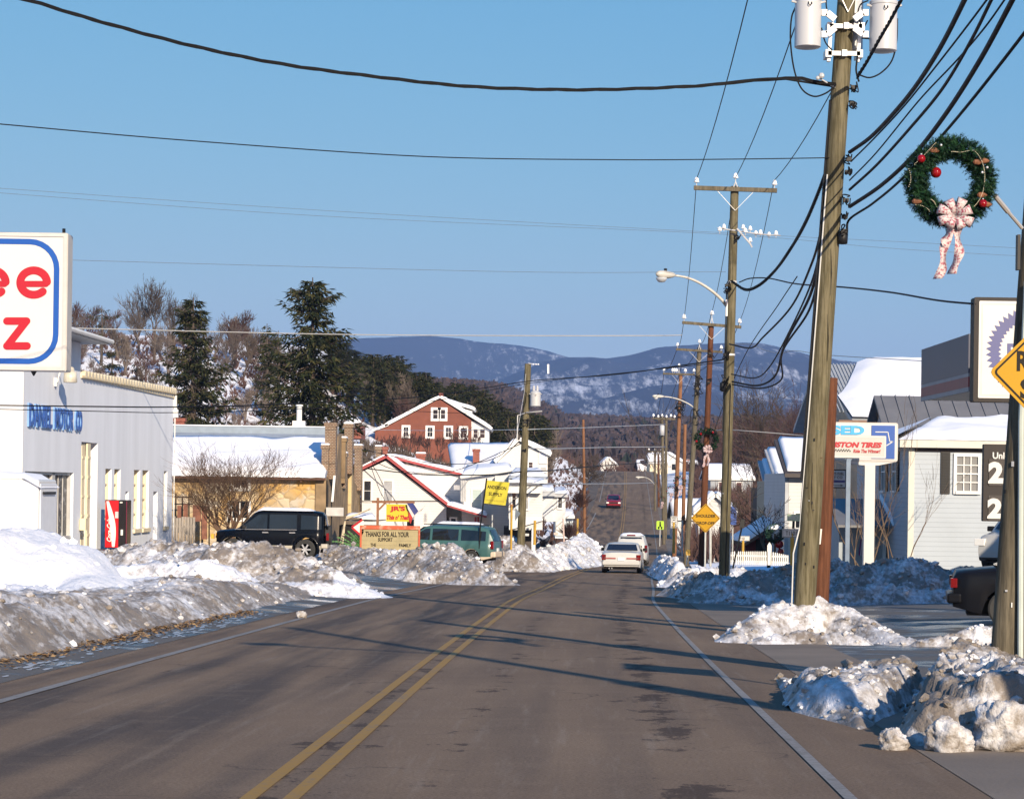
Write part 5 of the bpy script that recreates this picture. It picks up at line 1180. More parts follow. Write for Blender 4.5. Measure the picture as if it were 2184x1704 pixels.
for lb,u0,v0,u1,v1,y,m_ in SP:
    r,p,q=pole(lb,u0,v0,u1,v1,y,.17,.13,m_,extra=1)
    a=MB(); a.bar(q+V((-.9,-.2,-.2)),q+V((.9,-.2,-.2)),.12,.12); a.build('crossarm',WGRY,r)
    for s in (-.8,0,.8): insulator(r,q+V((s,-.2,-.15)),1.4)
    if y==215: t=MB(); t.lathe(q+V((.0,-.35,-1.3)),[(-.45,.22),(.45,.22),(.5,.1)],14); t.build('transformer_tank',TANK,r,smooth=True)
    if y==300: streetlamp(r,1397,1036,1374,1018,300,1.3)
# pole with transformer left of the road
Lp,pL,qL=pole('grey-green pole with one transformer tank and a wire bracket, left of the road',1110,1180,1126,776,111,.2,.15,WGRN,extra=.6)
t=tank(Lp,W(1142,852,110.7),11*111/F,29*111/F,0)
b=MB(); b.tube([W(1133,838,110.8),W(1133,862,110.8)],.05,8); b.build('cutout',PORC,Lp); b=MB(); b.tube([W(1127,775,110.8),W(1150,778,110.7)],.012,4)
for u in (1137,1143,1148): b.ball(W(u,777,110.7),.04,6)
b.ball(W(1169,785,110.5),.04,6); b.tube([W(1169,777,110.5),W(1169,797,110.5)],.05,6); b.build('insulator_string',PORC,Lp)
b=MB(); b.tube([W(1122,880,110.8),W(1156,877,110.5)],.03,6); b.tube([W(1120,881,110.8),W(1104,886,110.8),W(1103,940,110.8)],.03,6); b.build('bracket_arm',GALV,Lp)
b=MB(); b.tube([W(1122,770,111)+V((0,0,-.5)),W(1118,838,110),W(1100,940,108)],.012,4); b.build('guy_wire',GALV,Lp)
clutter(Lp,onpole((pL,qL),885),3,.2,41,1.6); clutter(Lp,onpole((pL,qL),945),2,.1,42,1.6)
Mp,_,_=pole('slim bare reddish pole beside the leafless tree left of the far road',1247,1140,1244,895,190,.14,.1,WORG,extra=1)
# off-frame pole that throws the long shadow across the road
Zp,pZ,qZ=pole('weathered pole with a street lamp at the right of the road, nearer than the wreath pole',0,0,0,0,12,.17,.13,WGRY) if False else (None,None,None)
zr=thing('utility_pole','weathered pole with a street lamp nearest the viewer, outside the picture at the right','utility pole',(6.05,12.3,-2.0))
mb=MB(); mb.tube([V((6.05,12.3,-2.)),V((6.1,12.3,9.))],[.13,.1],12); mb.build('shaft',WGRY,zr,smooth=True)
mb=MB(); pts=[V((6.08-2.2*math.sin(t/8*1.57),12.3+.1*t,5.6+.6*math.sin(t/8*1.57)**.7)) for t in range(9)]; mb.tube(pts,.04,6); mb.build('lamp_arm',GALV,zr); mb=MB(); mb.lathe(pts[-1],[(-.35,.05),(-.25,.14),(.2,.14),(.35,.04)],10,'x'); mb.build('lamp_head',GALV,zr)
mb=MB(); mb.box((5.95,12.,2.0),(6.25,12.35,3.5)); mb.build('shadow_box',GALV,zr)  # unseen box, shaped to throw the wide stretch of the road shadow
# ---------------- wires ----------------
G1='cables fanning from the big pole to the upper right'
pAr=lambda u,v:V(W(u,v,37.8))
endz=lambda z,dx=0:V((6.1+dx,12.4,z))
wire('thick twisted black service cable sagging across the top of the sky',[(-60,-22,33),(60,1,33.6),(200,43,34.2),(400,96,35),(600,137,35.8),(800,164,36.4),(1000,185,37),(1200,192,37.3),(1350,190,37.5),(1500,183,37.7),(1600,173,37.8),(1700,167,37.8),(1740,175,37.8),(1783,181,37.8)],.018,CABLE,tw=1.9)
wire('second black service cable twisted along the thick one near the big pole',[(1500,183,37.8),(1600,171,37.8),(1660,168,37.8),(1700,173,37.8),(1783,186,37.9)],.018)
wire('thin black wire crossing the sky at mid height to the big pole',[(-60,260,32),(0,265,32.4),(400,300,34),(900,334,36),(1300,341,37),(1550,340,37.6),(1770,337,37.9)],.009)
wire('upper of two faint parallel wires low in the sky',[(-60,398,60),(0,402,60),(700,450,64),(1540,497,70),(1900,515,70),(2240,533,70)],.0045,CABF)
wire('lower of two faint parallel wires low in the sky',[(-60,408,60),(0,412,60),(700,462,64),(1540,500,70),(1900,530,70),(2240,550,70)],.0045,CABF)
wire('faint wire just above the large white sign, ending at the lamp pole',[(-60,548,60),(150,555,61),(1100,580,69),(1548,580,71.5)],.005,CABF)
wire('pale wire passing in front of the conifers above the hill',[(-60,696,90),(150,700,92),(700,713,98),(1100,716,102),(1380,716,104),(1455,715,105)],.022,ALUW)
wire('black wire crossing the grey garage and climbing to the lamp pole',[(-40,864,70),(200,867,72),(370,868,76),(600,862,85),(900,846,95),(1128,813,110),(1300,800,92),(1450,780,78),(1550,766,72)],.022)
wire('second, lower black wire beside the one crossing the grey garage',[(-40,872,70),(200,877,72),(370,880,76),(600,874,85),(900,858,95),(1124,818,110),(1400,788,82),(1553,772,72)],.014)
wire('thin grey wire strung low over the stone building roof',[(345,868,107),(600,868,110),(850,876,111),(1108,886,111)],.012)
wire('pale wire over the far road between the transformer pole and the far poles',[(1115,955,111),(1180,957,125),(1300,954,150),(1420,953,168)],.03,ALUW)
wire('black service cable from the transformer pole sagging across the white houses',[(772,998,128),(900,1012,124),(1000,1013,118),(1060,1012,114),(1114,1006,111),(1180,1003,122),(1250,996,140),(1330,990,160),(1412,984,213)],.03,CABLE)
wire('upper dark service wire drooping to the red-trimmed gable',[(772,958,128),(850,975,125),(950,990,120),(1060,975,114),(1118,905,111)],.02)
wire('lower dark service wire drooping to the red-trimmed gable',[(785,978,128),(850,1003,125),(960,1006,120),(1117,944,111)],.02)
wire('grey wire from the brick house to the transformer pole',[(700,915,200),(900,918,190),(1045,917,160),(1118,916,111),(1250,912,140),(1420,905,168)],.02,GALV)
wire('pale wire crossing the far road at mid height',[(1120,1032,111),(1250,1032,160),(1350,1031,230),(1397,1029,300)],.04,ALUW)
wire('white telephone wire running right from the wreath pole to the white house',[(1528,918,106),(1560,917,100),(1700,928,98),(1760,937,96)],.02,ALUW)
# primaries between crossarms
def prim(label,a,b,sag,r=.012,m=CABB):
    a=V(a);b=V(b); pts=[a+(b-a)*t/8-V((0,0,sag*4*(t/8)*(1-t/8))) for t in range(9)]
    mb=MB(); mb.tube(pts,r,5); mb.build('overhead_wire',m,None,label=label,cat='wire',group='power wires between the crossarms')
i3=lambda y,us,vs,k=.27:[W(u,v,y-.18) for u,v in zip(us,vs)]
iB=i3(72,(1486,1570,1651),(381,377,386)); iC=i3(106,(1459,1516,1577),(679,673,687)); iD=i3(135,(1446,1492,1537),(737,733,743)); iE=i3(170,(1417,1453,1480),(790,783,792)); iF=[W(u,888,214.8) for u in (1400,1412,1424)]
iA=[W(1600,-8,38),W(1764,-62,37.8),W(1894,-62,37.8)]
nm=['left','middle','right']
for q in range(3):
    prim(f'{nm[q]} power wire rising from the lamp pole crossarm toward the big pole',iB[q],[W(1602,-30,40),W(1722,-5,38),W(1850,45,37.9)][q] if q!=1 else W(1735,-60,37.9),.25)
    prim(f'{nm[q]} power wire between the first and second far crossarms',iB[q],iC[q],.5)
    prim(f'{nm[q]} power wire between the second and third far crossarms',iC[q],iD[q],.4,.015)
    prim(f'{nm[q]} power wire between the third and fourth far crossarms',iD[q],iE[q],.4,.018)
    prim(f'{nm[q]} power wire beyond the orange-brown pole',iE[q],iF[q],.4,.02)
# cables from A up right to the off-frame pole
wire('topmost thick cable curving up to the right from the big pole',[(1812,325,37.8),(1860,290,36),(1915,232,33),(1960,175,30.5),(2010,95,27.5),(2062,-8,25),(2100,-90,23)],.032,CABB,group=None)
wire('thin cable just under the topmost thick cable',[(1815,345,37.8),(1870,290,36),(1930,225,33),(1990,150,30),(2060,60,27),(2120,-20,25)],.013,CABB)
wire('thin cable in the middle of the fan at the upper right',[(1812,385,37.8),(1870,325,35.5),(1960,215,32),(2040,130,29),(2100,60,26.5),(2150,-10,25)],.012,CABB)
wire('lower thick cable of the fan curving up to the right',[(1812,405,37.8),(1870,352,35.5),(1940,275,32.5),(2010,190,29.5),(2070,90,27),(2120,-10,25)],.022,CABB)
wire('thickest cable of the fan, passing above the wreath',[(1812,441,37.8),(1880,395,35.5),(1950,330,32.5),(2020,240,29.5),(2090,130,26.5),(2150,20,24.5),(2175,-30,23.6)],.032,CABB)
wire('lowest cable of the fan, passing behind the wreath',[(1806,500,37.8),(1812,468,37.8),(1860,435,36),(1920,385,33.5),(2000,300,30.5),(2080,205,27.5),(2184,72,25),(2230,10,24)],.02,CABLE)
wire('black twisted cable rising between the right transformer and the top edge',[(1828,165,37.6),(1850,130,37),(1875,85,36.3),(1900,42,35.6),(1925,-5,35),(1950,-50,34)],.022,CABLE,tw=.42)
wire('wire running right from the lamp pole to the toothed-emblem sign',[(1577,602,71.8),(1600,594,70),(1640,594,66),(1700,606,60),(1800,613,54),(1900,624,48),(2000,641,44),(2082,649,42)],.02,CABB)
# cables from A back to B
wire('twisted black cable sagging from the big pole to the lamp pole',[(1768,352,38),(1760,372,38.5),(1742,420,41),(1718,475,45),(1690,525,51),(1655,575,59),(1620,608,66),(1590,618,70),(1560,600,71.7)],.028,CABLE,tw=.6)
for i,(uu,vv,u1,v1,r,lb) in enumerate(((1757,470,1556,742,.025,'upper cable of the bundle between the big pole and the lamp pole'),(1755,505,1560,806,.02,'second cable of the bundle between the big pole and the lamp pole'),(1750,545,1562,822,.03,'third cable of the bundle between the big pole and the lamp pole'),(1747,590,1562,828,.024,'lowest cable of the bundle between the big pole and the lamp pole'))):
    wire(lb,[(uu,vv,38),(uu-25,vv+(v1-vv)*.33,44),(uu-70-(i*3),vv+(v1-vv)*.68,53),((u1+uu)/2-30+i*14,vv+(v1-vv)*.92,62),((u1+uu)/2-55+i*8,v1,67),(u1,v1-8,71.7)],r,CABB)
wire('thin cable crossing behind the lamp pole toward the red-brown pole',[(1700,590,50),(1660,650,60),(1585,765,75),(1530,900,95),(1515,960,105)],.014,CABB)
wire('white dead-end wire hanging right of the lamp pole',[(1566,735,71.7),(1600,735,70),(1635,748,68),(1665,753,66),(1695,748,64),(1760,757,60),(1900,766,54),(2000,772,50)],.01,ALUW)
# ---------------- wreaths ----------------
NEED=mat('artificial_pine_green',(.004,.022,.009),.6,.5,25,spec=.2); NEED2=mat('lighter_pine_green',(.012,.045,.016),.6,.4,25,spec=.2); BALL=mat('shiny_red_ball',(.2,.002,.004),.08,.05); BEAD=mat('pearly_bead',(.75,.68,.5),.2,.1); CONE=mat('pine_cone_brown',(.16,.06,.025),.7,.3,20); SILV=mat('silver_ornament',(.8,.8,.78),.1,.05,metal=.6)
RIB=mat('floral_ribbon',(.46,.42,.42),.6,.1,46.,col2=(.27,.06,.09),thr=(.46,.62),detail=2)
def wreath(label,c,R_,face,n,seed,detail=True):
    root=thing('christmas_wreath',label,'wreath',c); random.seed(seed); X=V((-face[1],face[0],0)).normalized(); N_v=V((face[0],face[1],0)).normalized(); Z=V((0,0,1)); pt=lambda a,r,d=0: c+X*math.cos(a)*r+Z*math.sin(a)*r+N_v*d
    mb=MB(); T=R_*.28
    for i in range(n):
        a=random.uniform(0,6.283); b=random.uniform(0,6.283); rr=T*random.uniform(.15,1)**.6
        base=pt(a,R_*.72+math.cos(b)*rr*.6,math.sin(b)*rr*.6); out=(X*math.cos(a)+Z*math.sin(a))*math.cos(b)+N_v*math.sin(b)
        tw_=V((random.uniform(-1,1),random.uniform(-1,1),random.uniform(-1,1)))*.7; d=(out+tw_).normalized(); L_=T*random.uniform(.35,.75)*(1.6 if random.random()<.02 else 1)
        m_=random.choice((0,0,1))
        for k_ in range(7):
            p=base+d*L_*k_/7; 
            for s in range(3):
                q=d.orthogonal().normalized(); q.rotate(Matrix.Rotation(random.uniform(0,6.28),3,d)); e=(q+d*.7).normalized()*T*.26; w=q.cross(d)*T*(.028 if detail else .075)
                mb.f.append((len(mb.v),len(mb.v)+1,len(mb.v)+2)); mb.v+=[tuple(p-w),tuple(p+w),tuple(p+e)]; mb.m.append(m_)
    mb.build('greenery',[NEED,NEED2],root)
    k=R_/.47
    if detail:
        for (a,r,s) in ((2.55,.37*k,.042*k),(2.2+.5,.2*k,.055*k),(-.65,.38*k,.042*k)):
            if s>.05*k: a,r=2.6,.17*k
            b=MB(); p=pt(a,r,.14*k if s<.05*k else .02); b.ball(p,s,16); o=b.build('red_bauble',BALL,root,smooth=True); h=MB(); h.lathe(p+V((0,0,s*.95)),[(0,s*.2),(s*.25,s*.2)],8); h.build('bauble_cap',SILV,o)
        for a,r in ((1.9,.36*k),(.35,.36*k),(.25,.3*k)): b=MB(); b.ball(pt(a,r,.15*k),.014*k,8); b.build('silver_bauble',SILV,root,smooth=True)
        for a,r in ((2.1,.34*k),(.55,.37*k),(-.6,.42*k),(-.45,.33*k),(3.7,.4*k),(.62,.31*k)):
            b=MB(); p=pt(a,r,.11*k); b.lathe(p,[(-.05*k,.008*k),(-.035*k,.026*k),(0,.03*k),(.03*k,.02*k),(.05*k,.005*k)],8,'x'); b.build('pine_cone',CONE,root)
        b=MB()
        for (a0,a1,r0,r1) in ((2.75,2.0,.4,.4),(1.6,.95,.28,.36),(.9,-.9,.36,.34),(3.3,2.9,.43,.44),(3.75,4.1,.43,.38),(3.9,4.4,.28,.36)):
            m_=int(abs(a1-a0)*26)
            for i in range(m_+1):
                t=i/m_; b.ball(pt(a0+(a1-a0)*t,(r0+(r1-r0)*t-.03*math.sin(t*3.14))*k,(.13+.015*math.sin(t*9))*k),.0048*k,4)
        b.build('bead_garland',BEAD,root)
    else:
        for a,r in ((2.4,.3*k),(.9,.34*k),(3.3,.38*k)): b=MB(); b.ball(pt(a,r,.14*k),.05*k,8); b.build('red_bauble',BALL,root,smooth=True)
    b=MB()
    for i,(a,l_) in enumerate(((.4,.13),(1.15,.14),(2.0,.13),(2.75,.14),(3.5,.13),(-.4,.14),(4.2,.1),(-1.1,.11))):
        o=pt(-1.5,.36*k,.17*k)-Z*.0; n_=8; d=X*math.cos(a)+Z*math.sin(a); q=(X*-math.sin(a)+Z*math.cos(a)); w=.035*k
        for j in range(n_+1):
            t=j/n_; out=math.sin(t*math.pi)**.8; pp=o+d*l_*k*1.3*math.sin(t*math.pi)*(1)+N_v*(.06*k*math.sin(t*2*math.pi))+N_v*.02*k
            b.v+= [tuple(pp-q*w*(.3+out)*1.1),tuple(pp+q*w*(.3+out)*1.1)]
        z0=len(b.v)-2*(n_+1)
        for j in range(n_): b.f.append((z0+2*j,z0+2*j+1,z0+2*j+3,z0+2*j+2)); b.m.append(0)
    bw=b.build('ribbon_bow',RIB,root,smooth=True); sm=bw.modifiers.new('s','SOLIDIFY'); sm.thickness=.003
    for i,(x0,x1,L_,ph) in enumerate(((-.05,-.17,.62,0),(.05,.0,.57,2.),(-.015,-.1,.3,4.))):
        b=MB(); n_=22
        for j in range(n_+1):
            t=j/n_; p=pt(-1.5,.36*k,.16*k)+X*(x0+(x1-x0)*t*t+.02*math.sin(t*9+ph))*k-Z*(L_*t)*k; ang=math.sin(t*7+ph)*.9; w=.05*k
            b.v+=[tuple(p-(X*math.cos(ang)+N_v*math.sin(ang))*w),tuple(p+(X*math.cos(ang)+N_v*math.sin(ang))*w)]
        for j in range(n_): b.f.append((2*j,2*j+1,2*j+3,2*j+2)); b.m.append(0)
        o=b.build('ribbon_tail',RIB,root,smooth=True); sm=o.modifiers.new('s','SOLIDIFY'); sm.thickness=.003
wreath('large green wreath with red balls and pink floral bow by the near pole',W(2027,388,23.4),101*23.4/F,(-.05,-1),2600,5)
wreath('decorated wreath hanging in front of the red-brown pole',W(1507,938,105.6),28*105.6/F,(0,-1),520,6,False)
wreath('wreath on the orange-brown lamp pole, lower right of two small ones',W(1450,1028,169.6),15*169.6/F,(0,-1),220,7,False)
wreath('small wreath just left of the one on the orange-brown lamp pole',W(1431,1046,200),12*200/F,(0,-1),160,8,False)
wreath('smallest and farthest wreath on the right roadside poles',W(1412,1066,214),9*214/F,(0,-1),140,9,False)

random.seed(44)
def tags(root,pq,r,vs,n):
    p,q=pq
    for i in range(n):
        v=random.uniform(*vs); c=onpole(pq,v); a=random.uniform(-1.1,1.1); d=V((math.sin(a),-math.cos(a),0)); rr=r*1.0; c=c+d*rr; sx=V((math.cos(a),math.sin(a),0)); w_=random.uniform(.005,.016); h=random.uniform(.004,.026)
        b=MB(); b.prism([c-sx*w_-V((0,0,h)),c+sx*w_-V((0,0,h)),c+sx*w_+V((0,0,h)),c-sx*w_+V((0,0,h))],d*.008); b.build('pole_tag',random.choice((GALV,BLACKM,BLACKM,WBRN)),root)
tags(A_,(pa,qa),.176,(900,1300),9); tags(N_,(pn,qn),.156,(900,1430),7); tags(Bp,(pB,qB),.163,(900,1200),6)
for pq,root,r,vs in (((pa,qa),A_,.17,((700,6),(1015,-3),(560,4))),((pn,qn),N_,.155,((1200,3),(700,-2)))):
    for v,dx in vs:
        c=onpole(pq,v); b=MB(); b.tube([c+V((dx*.01,-r-.004,-.35)),c+V((dx*.012,-r-.006,0)),c+V((dx*.008,-r-.004,.4))],[.003,.007,.002],4); b.build('drying_crack',mat('dark_wood_crack',(.02,.015,.01),.9,.2),root)
# ---------------- signs ----------------
SWH=mat('sign_white_face',(.5,.5,.49),.35,.02,.6); BLU=mat('sign_blue',(.0,.062,.3),.35,.04); REDS=mat('sign_red',(.36,.001,.012),.35,.05); YELS=mat('sign_yellow',(.43,.37,.006),.45,.04); AMB=mat('warning_sign_yellow',(.39,.21,.0015),.5,.05,spec=.2); BLKP=mat('black_sign_paint',(.006,.004,.003),.6,.1,spec=.2); NAVY=mat('dark_blue_emblem',(.03,.042,.17),.4,.05)
LIME=mat('fluorescent_yellow_green',(.3,.5,.01),.45,.03); GPOST=mat('galvanised_post',(.42,.43,.42),.5,.15,5); YPOST=mat('yellow_post_paint',(.4,.24,.03),.55,.1); GRNS=mat('faded_green_sign',(.35,.45,.3),.5,.1)
def rrect(w,h,r,n=7):
    out=[]
    for cx,cz,a0 in ((w/2-r,h/2-r,0),(-w/2+r,h/2-r,90),(-w/2+r,-h/2+r,180),(w/2-r,-h/2+r,270)):
        for i in range(n+1): a=rad(a0+90*i/n); out.append((cx+r*math.cos(a),cz+r*math.sin(a)))
    return out
def ring(root,fr,c,w,h,r,t,m,d=.012,name='border'):
    a=rrect(w,h,r); b=rrect(w-2*t,h-2*t,max(.004,r-t)); mb=MB(); n=len(a)
    for i in range(n): j=(i+1)%n; mb.poly([fr(c[0]+a[i][0],d,c[1]+a[i][1]),fr(c[0]+a[j][0],d,c[1]+a[j][1]),fr(c[0]+b[j][0],d,c[1]+b[j][1]),fr(c[0]+b[i][0],d,c[1]+b[i][1])])
    return mb.build(name,m,root)
def board(root,fr,c,w,h,t,m,r=.02,name='panel',d=0.):
    mb=MB(); mb.prism([fr(c[0]+x,d,c[1]+z) for x,z in rrect(w,h,r,3)],fr.N*-t); return mb.build(name,m,root)
def px(y): return y/F
# big white cabinet sign at left
def sign_left():
    y=40.; k=px(y); xr=W(143,640,y).x; zt=W(143,497,y).z; zb=W(143,792,y).z; w=4.3; h=zt-zb; c=(0,(zt+zb)/2); root=thing('cabinet_sign','big white cabinet sign with blue rounded border and red letters at the left edge','sign',(xr-w/2,y,zb)); fr=Fr((xr-w/2,y,0),(1,.0,0))
    board(root,fr,c,w,h,.42,mat('white_sign_cabinet',(.42,.4,.38),.5,.08,1.5),.03,'cabinet',d=-.03); 
    board(root,fr,c,w-.1,h-.1,.03,SWH,.02,'face',d=0)
    ring(root,fr,c,w-.02,h-.02,.03,.06,mat('sign_frame_white',(.44,.43,.41),.4,.05),.02,'frame')
    ring(root,fr,c,w-34*k,h-28*k*1.0,55*k*1.15,12*k,BLU,.006)
    def T(t,u0,u1,v0,v1,**q):
        p=W(u0,v0,y); p2=W(u1,v1,y); lettering(t,fr,p.x-(xr-w/2),p.z,p2.x-p.x,p2.z-p.z,REDS,root,th=.004,**q)
    def stroke(nm,pts,w_,d):
        pts=[(W(u,v,y).x-(xr-w/2),W(u,v,y).z) for u,v in pts]; N=len(pts); L_=[];R_=[]
        for i,(a_,b_) in enumerate(pts):
            p0=pts[max(0,i-1)]; p1=pts[min(N-1,i+1)]; dx,dz=p1[0]-p0[0],p1[1]-p0[1]; l_=math.hypot(dx,dz)
            k_=1.
            if 0<i<N-1:
                d0=(a_-p0[0],b_-p0[1]); d1=(p1[0]-a_,p1[1]-b_); c_=(d0[0]*d1[0]+d0[1]*d1[1])/(math.hypot(*d0)*math.hypot(*d1)); k_=min(2.6,1/max(.38,math.sqrt(max(0,(1+c_)/2))))
            nx,nz=-dz/l_*w_/2*k_,dx/l_*w_/2*k_; L_.append((a_+nx,b_+nz)); R_.append((a_-nx,b_-nz))
        def cap(c_,q,r_): 
            a0=math.atan2(q[1]-c_[1],q[0]-c_[0]); return [(c_[0]+math.cos(a0-math.pi*j/8)*w_/2,c_[1]+math.sin(a0-math.pi*j/8)*w_/2) for j in range(1,8)]
        mb=MB()
        for i in range(N-1): mb.poly([fr(*(L_[i][0],d,L_[i][1])),fr(L_[i+1][0],d,L_[i+1][1]),fr(R_[i+1][0],d,R_[i+1][1]),fr(R_[i][0],d,R_[i][1])][::-1])
        mb.poly([fr(x,d,z) for x,z in [L_[-1]]+cap(pts[-1],L_[-1],0)+[R_[-1]]][::-1]); mb.poly([fr(x,d,z) for x,z in [R_[0]]+cap(pts[0],R_[0],0)+[L_[0]]][::-1])
        return mb
    k2=k*17
    for cx_ in (72,-16):
        a1=stroke('e',[(cx_+28.5*math.cos(rad(t)),603-26*math.sin(rad(t))) for t in range(3,322,10)],k2,.010); a2=stroke('e',[(cx_-24,606),(cx_+26,606)],k2*.78,.008); a1.add(a2.v,a2.f); a1.build('letter',REDS,root)
    z_=stroke('z',[(15,685),(57,685)],k2*.95,.009)
    for pts_,dd in (([(55,687),(17,736)],.0105),([(15,738),(58,738)],.012)): q_=stroke('z',pts_,k2*.95,dd); z_.add(q_.v,q_.f)
    z_.build('letter',REDS,root)
    b=MB(); b.tube([W(136,488,y+.1),W(136,497,y+.1)],.03,5); b.build('cap_bolt',BLACKM,root); b=MB(); b.tube([W(72,792,y+.2),W(72,802,y+.2)],[.06,.01],6); b.build('drip_bolt',BLACKM,root)
    b=MB(); b.tube([V((xr-w+.6,y+.2,gz(xr-w,y)-.3)),V((xr-w+.6,y+.2,zt))],.12,10); b.build('post',GPOST,root)
sign_left()
# JR'S sign on wooden post, flag, letter board, arrow, supply banner
def lot_signs():
    y=104.; k=px(y); X=lambda u,v=1100:W(u,v,y).x; Z=lambda v,u=840:W(u,v,y).z
    WP=mat('brown_sign_post',(.2,.09,.045),.8,.2,4)
    r=thing('hanging_sign','small yellow sign with red lettering hanging from a brown wooden post','sign',(X(806),y,Z(1150))); fr=Fr((0,y,0),(1,0,0))
    b=MB(); b.box((X(803),y-.1,Z(1165)),(X(808),y+.1,Z(1062))); b.box((X(793),y-.06,Z(1073)),(X(884),y+.06,Z(1068))); b.bar((X(808),y,Z(1087)),(X(821),y,Z(1073)),.08,.08); b.build('post',WP,r)
    f2=Fr((0,y-.1,0),(1,0,0)); board(r,f2,(X(848.5),(Z(1075)+Z(1112))/2),X(873)-X(824),Z(1075)-Z(1112),.05,YELS)
    lettering("JR'S",f2,X(832),Z(1092),X(864)-X(832),Z(1079)-Z(1092),REDS,r,bold=.05); lettering("This n' That",f2,X(825),Z(1108),X(872)-X(825),Z(1098)-Z(1108),REDS,r,bold=.05,shear=.25)
    fl=thing('flag','red, white and navy flag drooping beside the small yellow hanging sign','flag',(X(880),y-.2,Z(1115))); mb=MB(); P=[(870,1073),(888,1074),(893,1090),(884,1100),(878,1118),(873,1108),(876,1095)]
    def fp(u,v): p=W(u,v,y-.2); return (p.x,p.y+.12*math.sin(u*.7),p.z)
    def band(pts,m_): 
        mb.poly([fp(*q) for q in pts],m_)
    band([(868,1073),(881,1073),(892,1090),(884,1099)],0); band([(868,1073),(884,1099),(880,1104),(870,1085)],1); band([(871,1090),(880,1104),(876,1117),(872,1110)],2)
    band([(892,1090),(902,1083),(910,1070),(899,1089)],1); o=mb.build('cloth',[mat('navy_cloth',(.02,.03,.14),.7,.2,6),mat('white_cloth',(.6,.55,.55),.7,.1),mat('red_cloth',(.5,.05,.04),.7,.2,6)],fl); o.modifiers.new('s','SOLIDIFY').thickness=.01
    y=97.; X=lambda u,v=1100:W(u,v,y).x; Z=lambda v,u=840:W(u,v,y).z; f3=Fr((0,y,0),(1,0,0)); w=X(895)-X(770); h=Z(1121)-Z(1175); c=((X(895)+X(770))/2,(Z(1121)+Z(1175))/2)
    r=thing('letter_board','roadside letter board with orange-red frame and black changeable lettering','sign',(c[0],y,Z(1175))); TANB=mat('tan_letter_panel',(.3,.25,.13),.5,.08,3); ORG=mat('orange_red_frame',(.42,.07,.02),.45,.25,4,col2=(.5,.28,.2),thr=(.52,.7))
    board(r,f3,c,w,h,.2,TANB,.02); b=MB(); b.box((c[0]-w/2-.03,.0,Z(1129)),(c[0]+w/2+.03,.05,Z(1121)),0,f3); b.box((c[0]-w/2-.03,0,Z(1175)),(c[0]-w/2+.04,.05,Z(1129)-.001),0,f3); b.box((c[0]+w/2-.04,0,Z(1175)),(c[0]+w/2+.03,.05,Z(1129)-.001),0,f3); b.build('frame',ORG,r)
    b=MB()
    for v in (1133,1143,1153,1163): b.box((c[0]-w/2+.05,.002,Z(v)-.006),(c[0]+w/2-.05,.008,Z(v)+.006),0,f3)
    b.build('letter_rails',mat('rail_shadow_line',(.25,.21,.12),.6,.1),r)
    for t,u0,u1,v0,v1 in (('THANKS FOR ALL YOUR',780,873,1145,1134),('SUPPORT',807,838,1155,1147),('THE',791,803,1166,1159),('FAMILY',852,878,1166,1159)): lettering(t,f3,X(u0),Z(v0),X(u1)-X(u0),Z(v1)-Z(v0),BLKP,r,bold=.025)
    for q in (-1,1): b=MB(); b.box((c[0]+q*w*.4-.04,y+.02,Z(1190)),(c[0]+q*w*.4+.04,y+.1,Z(1175))); b.build('leg',BLACKM,r)
    a=thing('arrow_sign','faded white arrow board with red edge pointing left at the letter board','sign',(X(764),y,Z(1140))); b=MB(); b.prism([f3(X(752),.0,Z(1125)),f3(X(772),.0,Z(1143)),f3(X(776),0,Z(1136)),f3(X(776),0,Z(1112)),f3(X(773),.0,Z(1110))],(0,.06,0)); b.build('panel',mat('arrow_faded',(.7,.62,.55),.5,.1),a)
    b=MB(); b.bar(f3(X(751),.02,Z(1125)),f3(X(773),.02,Z(1109)),.05,.08); b.bar(f3(X(751),.02,Z(1126)),f3(X(772),.02,Z(1144)),.05,.08); b.build('edge',REDS,a)
    # banner
    y=106.; q=[W(1031,1073,y),W(1078,1078,y),W(1087,1029,y),W(1036,1024,y)]; r=thing('banner_sign','bright yellow cloth banner with black lettering on a leaning black pole','banner',(q[0].x,y,W(1035,1135,y).z))
    fr=Fr((q[0]+q[3])/2*0+q[0],q[1]-q[0]); mb=MB(); mb.prism(q,(0,.03,0)); mb.build('cloth',YELS,r)
    A1=(q[1]-q[0]); A2=(q[3]-q[0])
    class BF:
        N=V((0,-1,0))
        def __call__(s,a,d,z): return q[0]+A1*a+A2*z+V((0,-d,0))
    bf=BF(); lettering('ANDERSON',bf,.1,.66,.86,.15,BLKP,r,bold=.02); lettering('SUPPLY',bf,.2,.36,.62,.15,BLKP,r,bold=.02); lettering('automotive-hardware',bf,.08,.14,.84,.07,mat('ochre_small_lettering',(.35,.26,.02),.5,.1),r)
    b=MB(); b.tube([W(1038,1020,y),W(1024,1125,y),W(1022,1170,y)],.035,6); b.tube([W(1030,1074,y),W(1091,1081,y)],.015,5); b.tube([W(1079,1066,y),W(1091,1078,y)],.01,4); b.build('pole',BLACKM,r)
    yp=thing('yellow_post','slim yellow post with a grey triangular flag beside it, left of the transformer pole','post',W(1090,1168,y)); b=MB(); b.tube([W(1090,1172,y),W(1091,1080,y)],.05,8); b.build('post',YPOST,yp); b=MB(); b.ball(W(1091,1078,y),.08,8); b.build('knob',mat('brown_knob',(.3,.15,.06),.6,.1),yp)
    b=MB(); b.prism([W(1099,1082,y),W(1110,1095,y),W(1098,1112,y)],(0,.03,0)); b.build('pennant',mat('slate_pennant',(.12,.15,.19),.7,.1),yp)
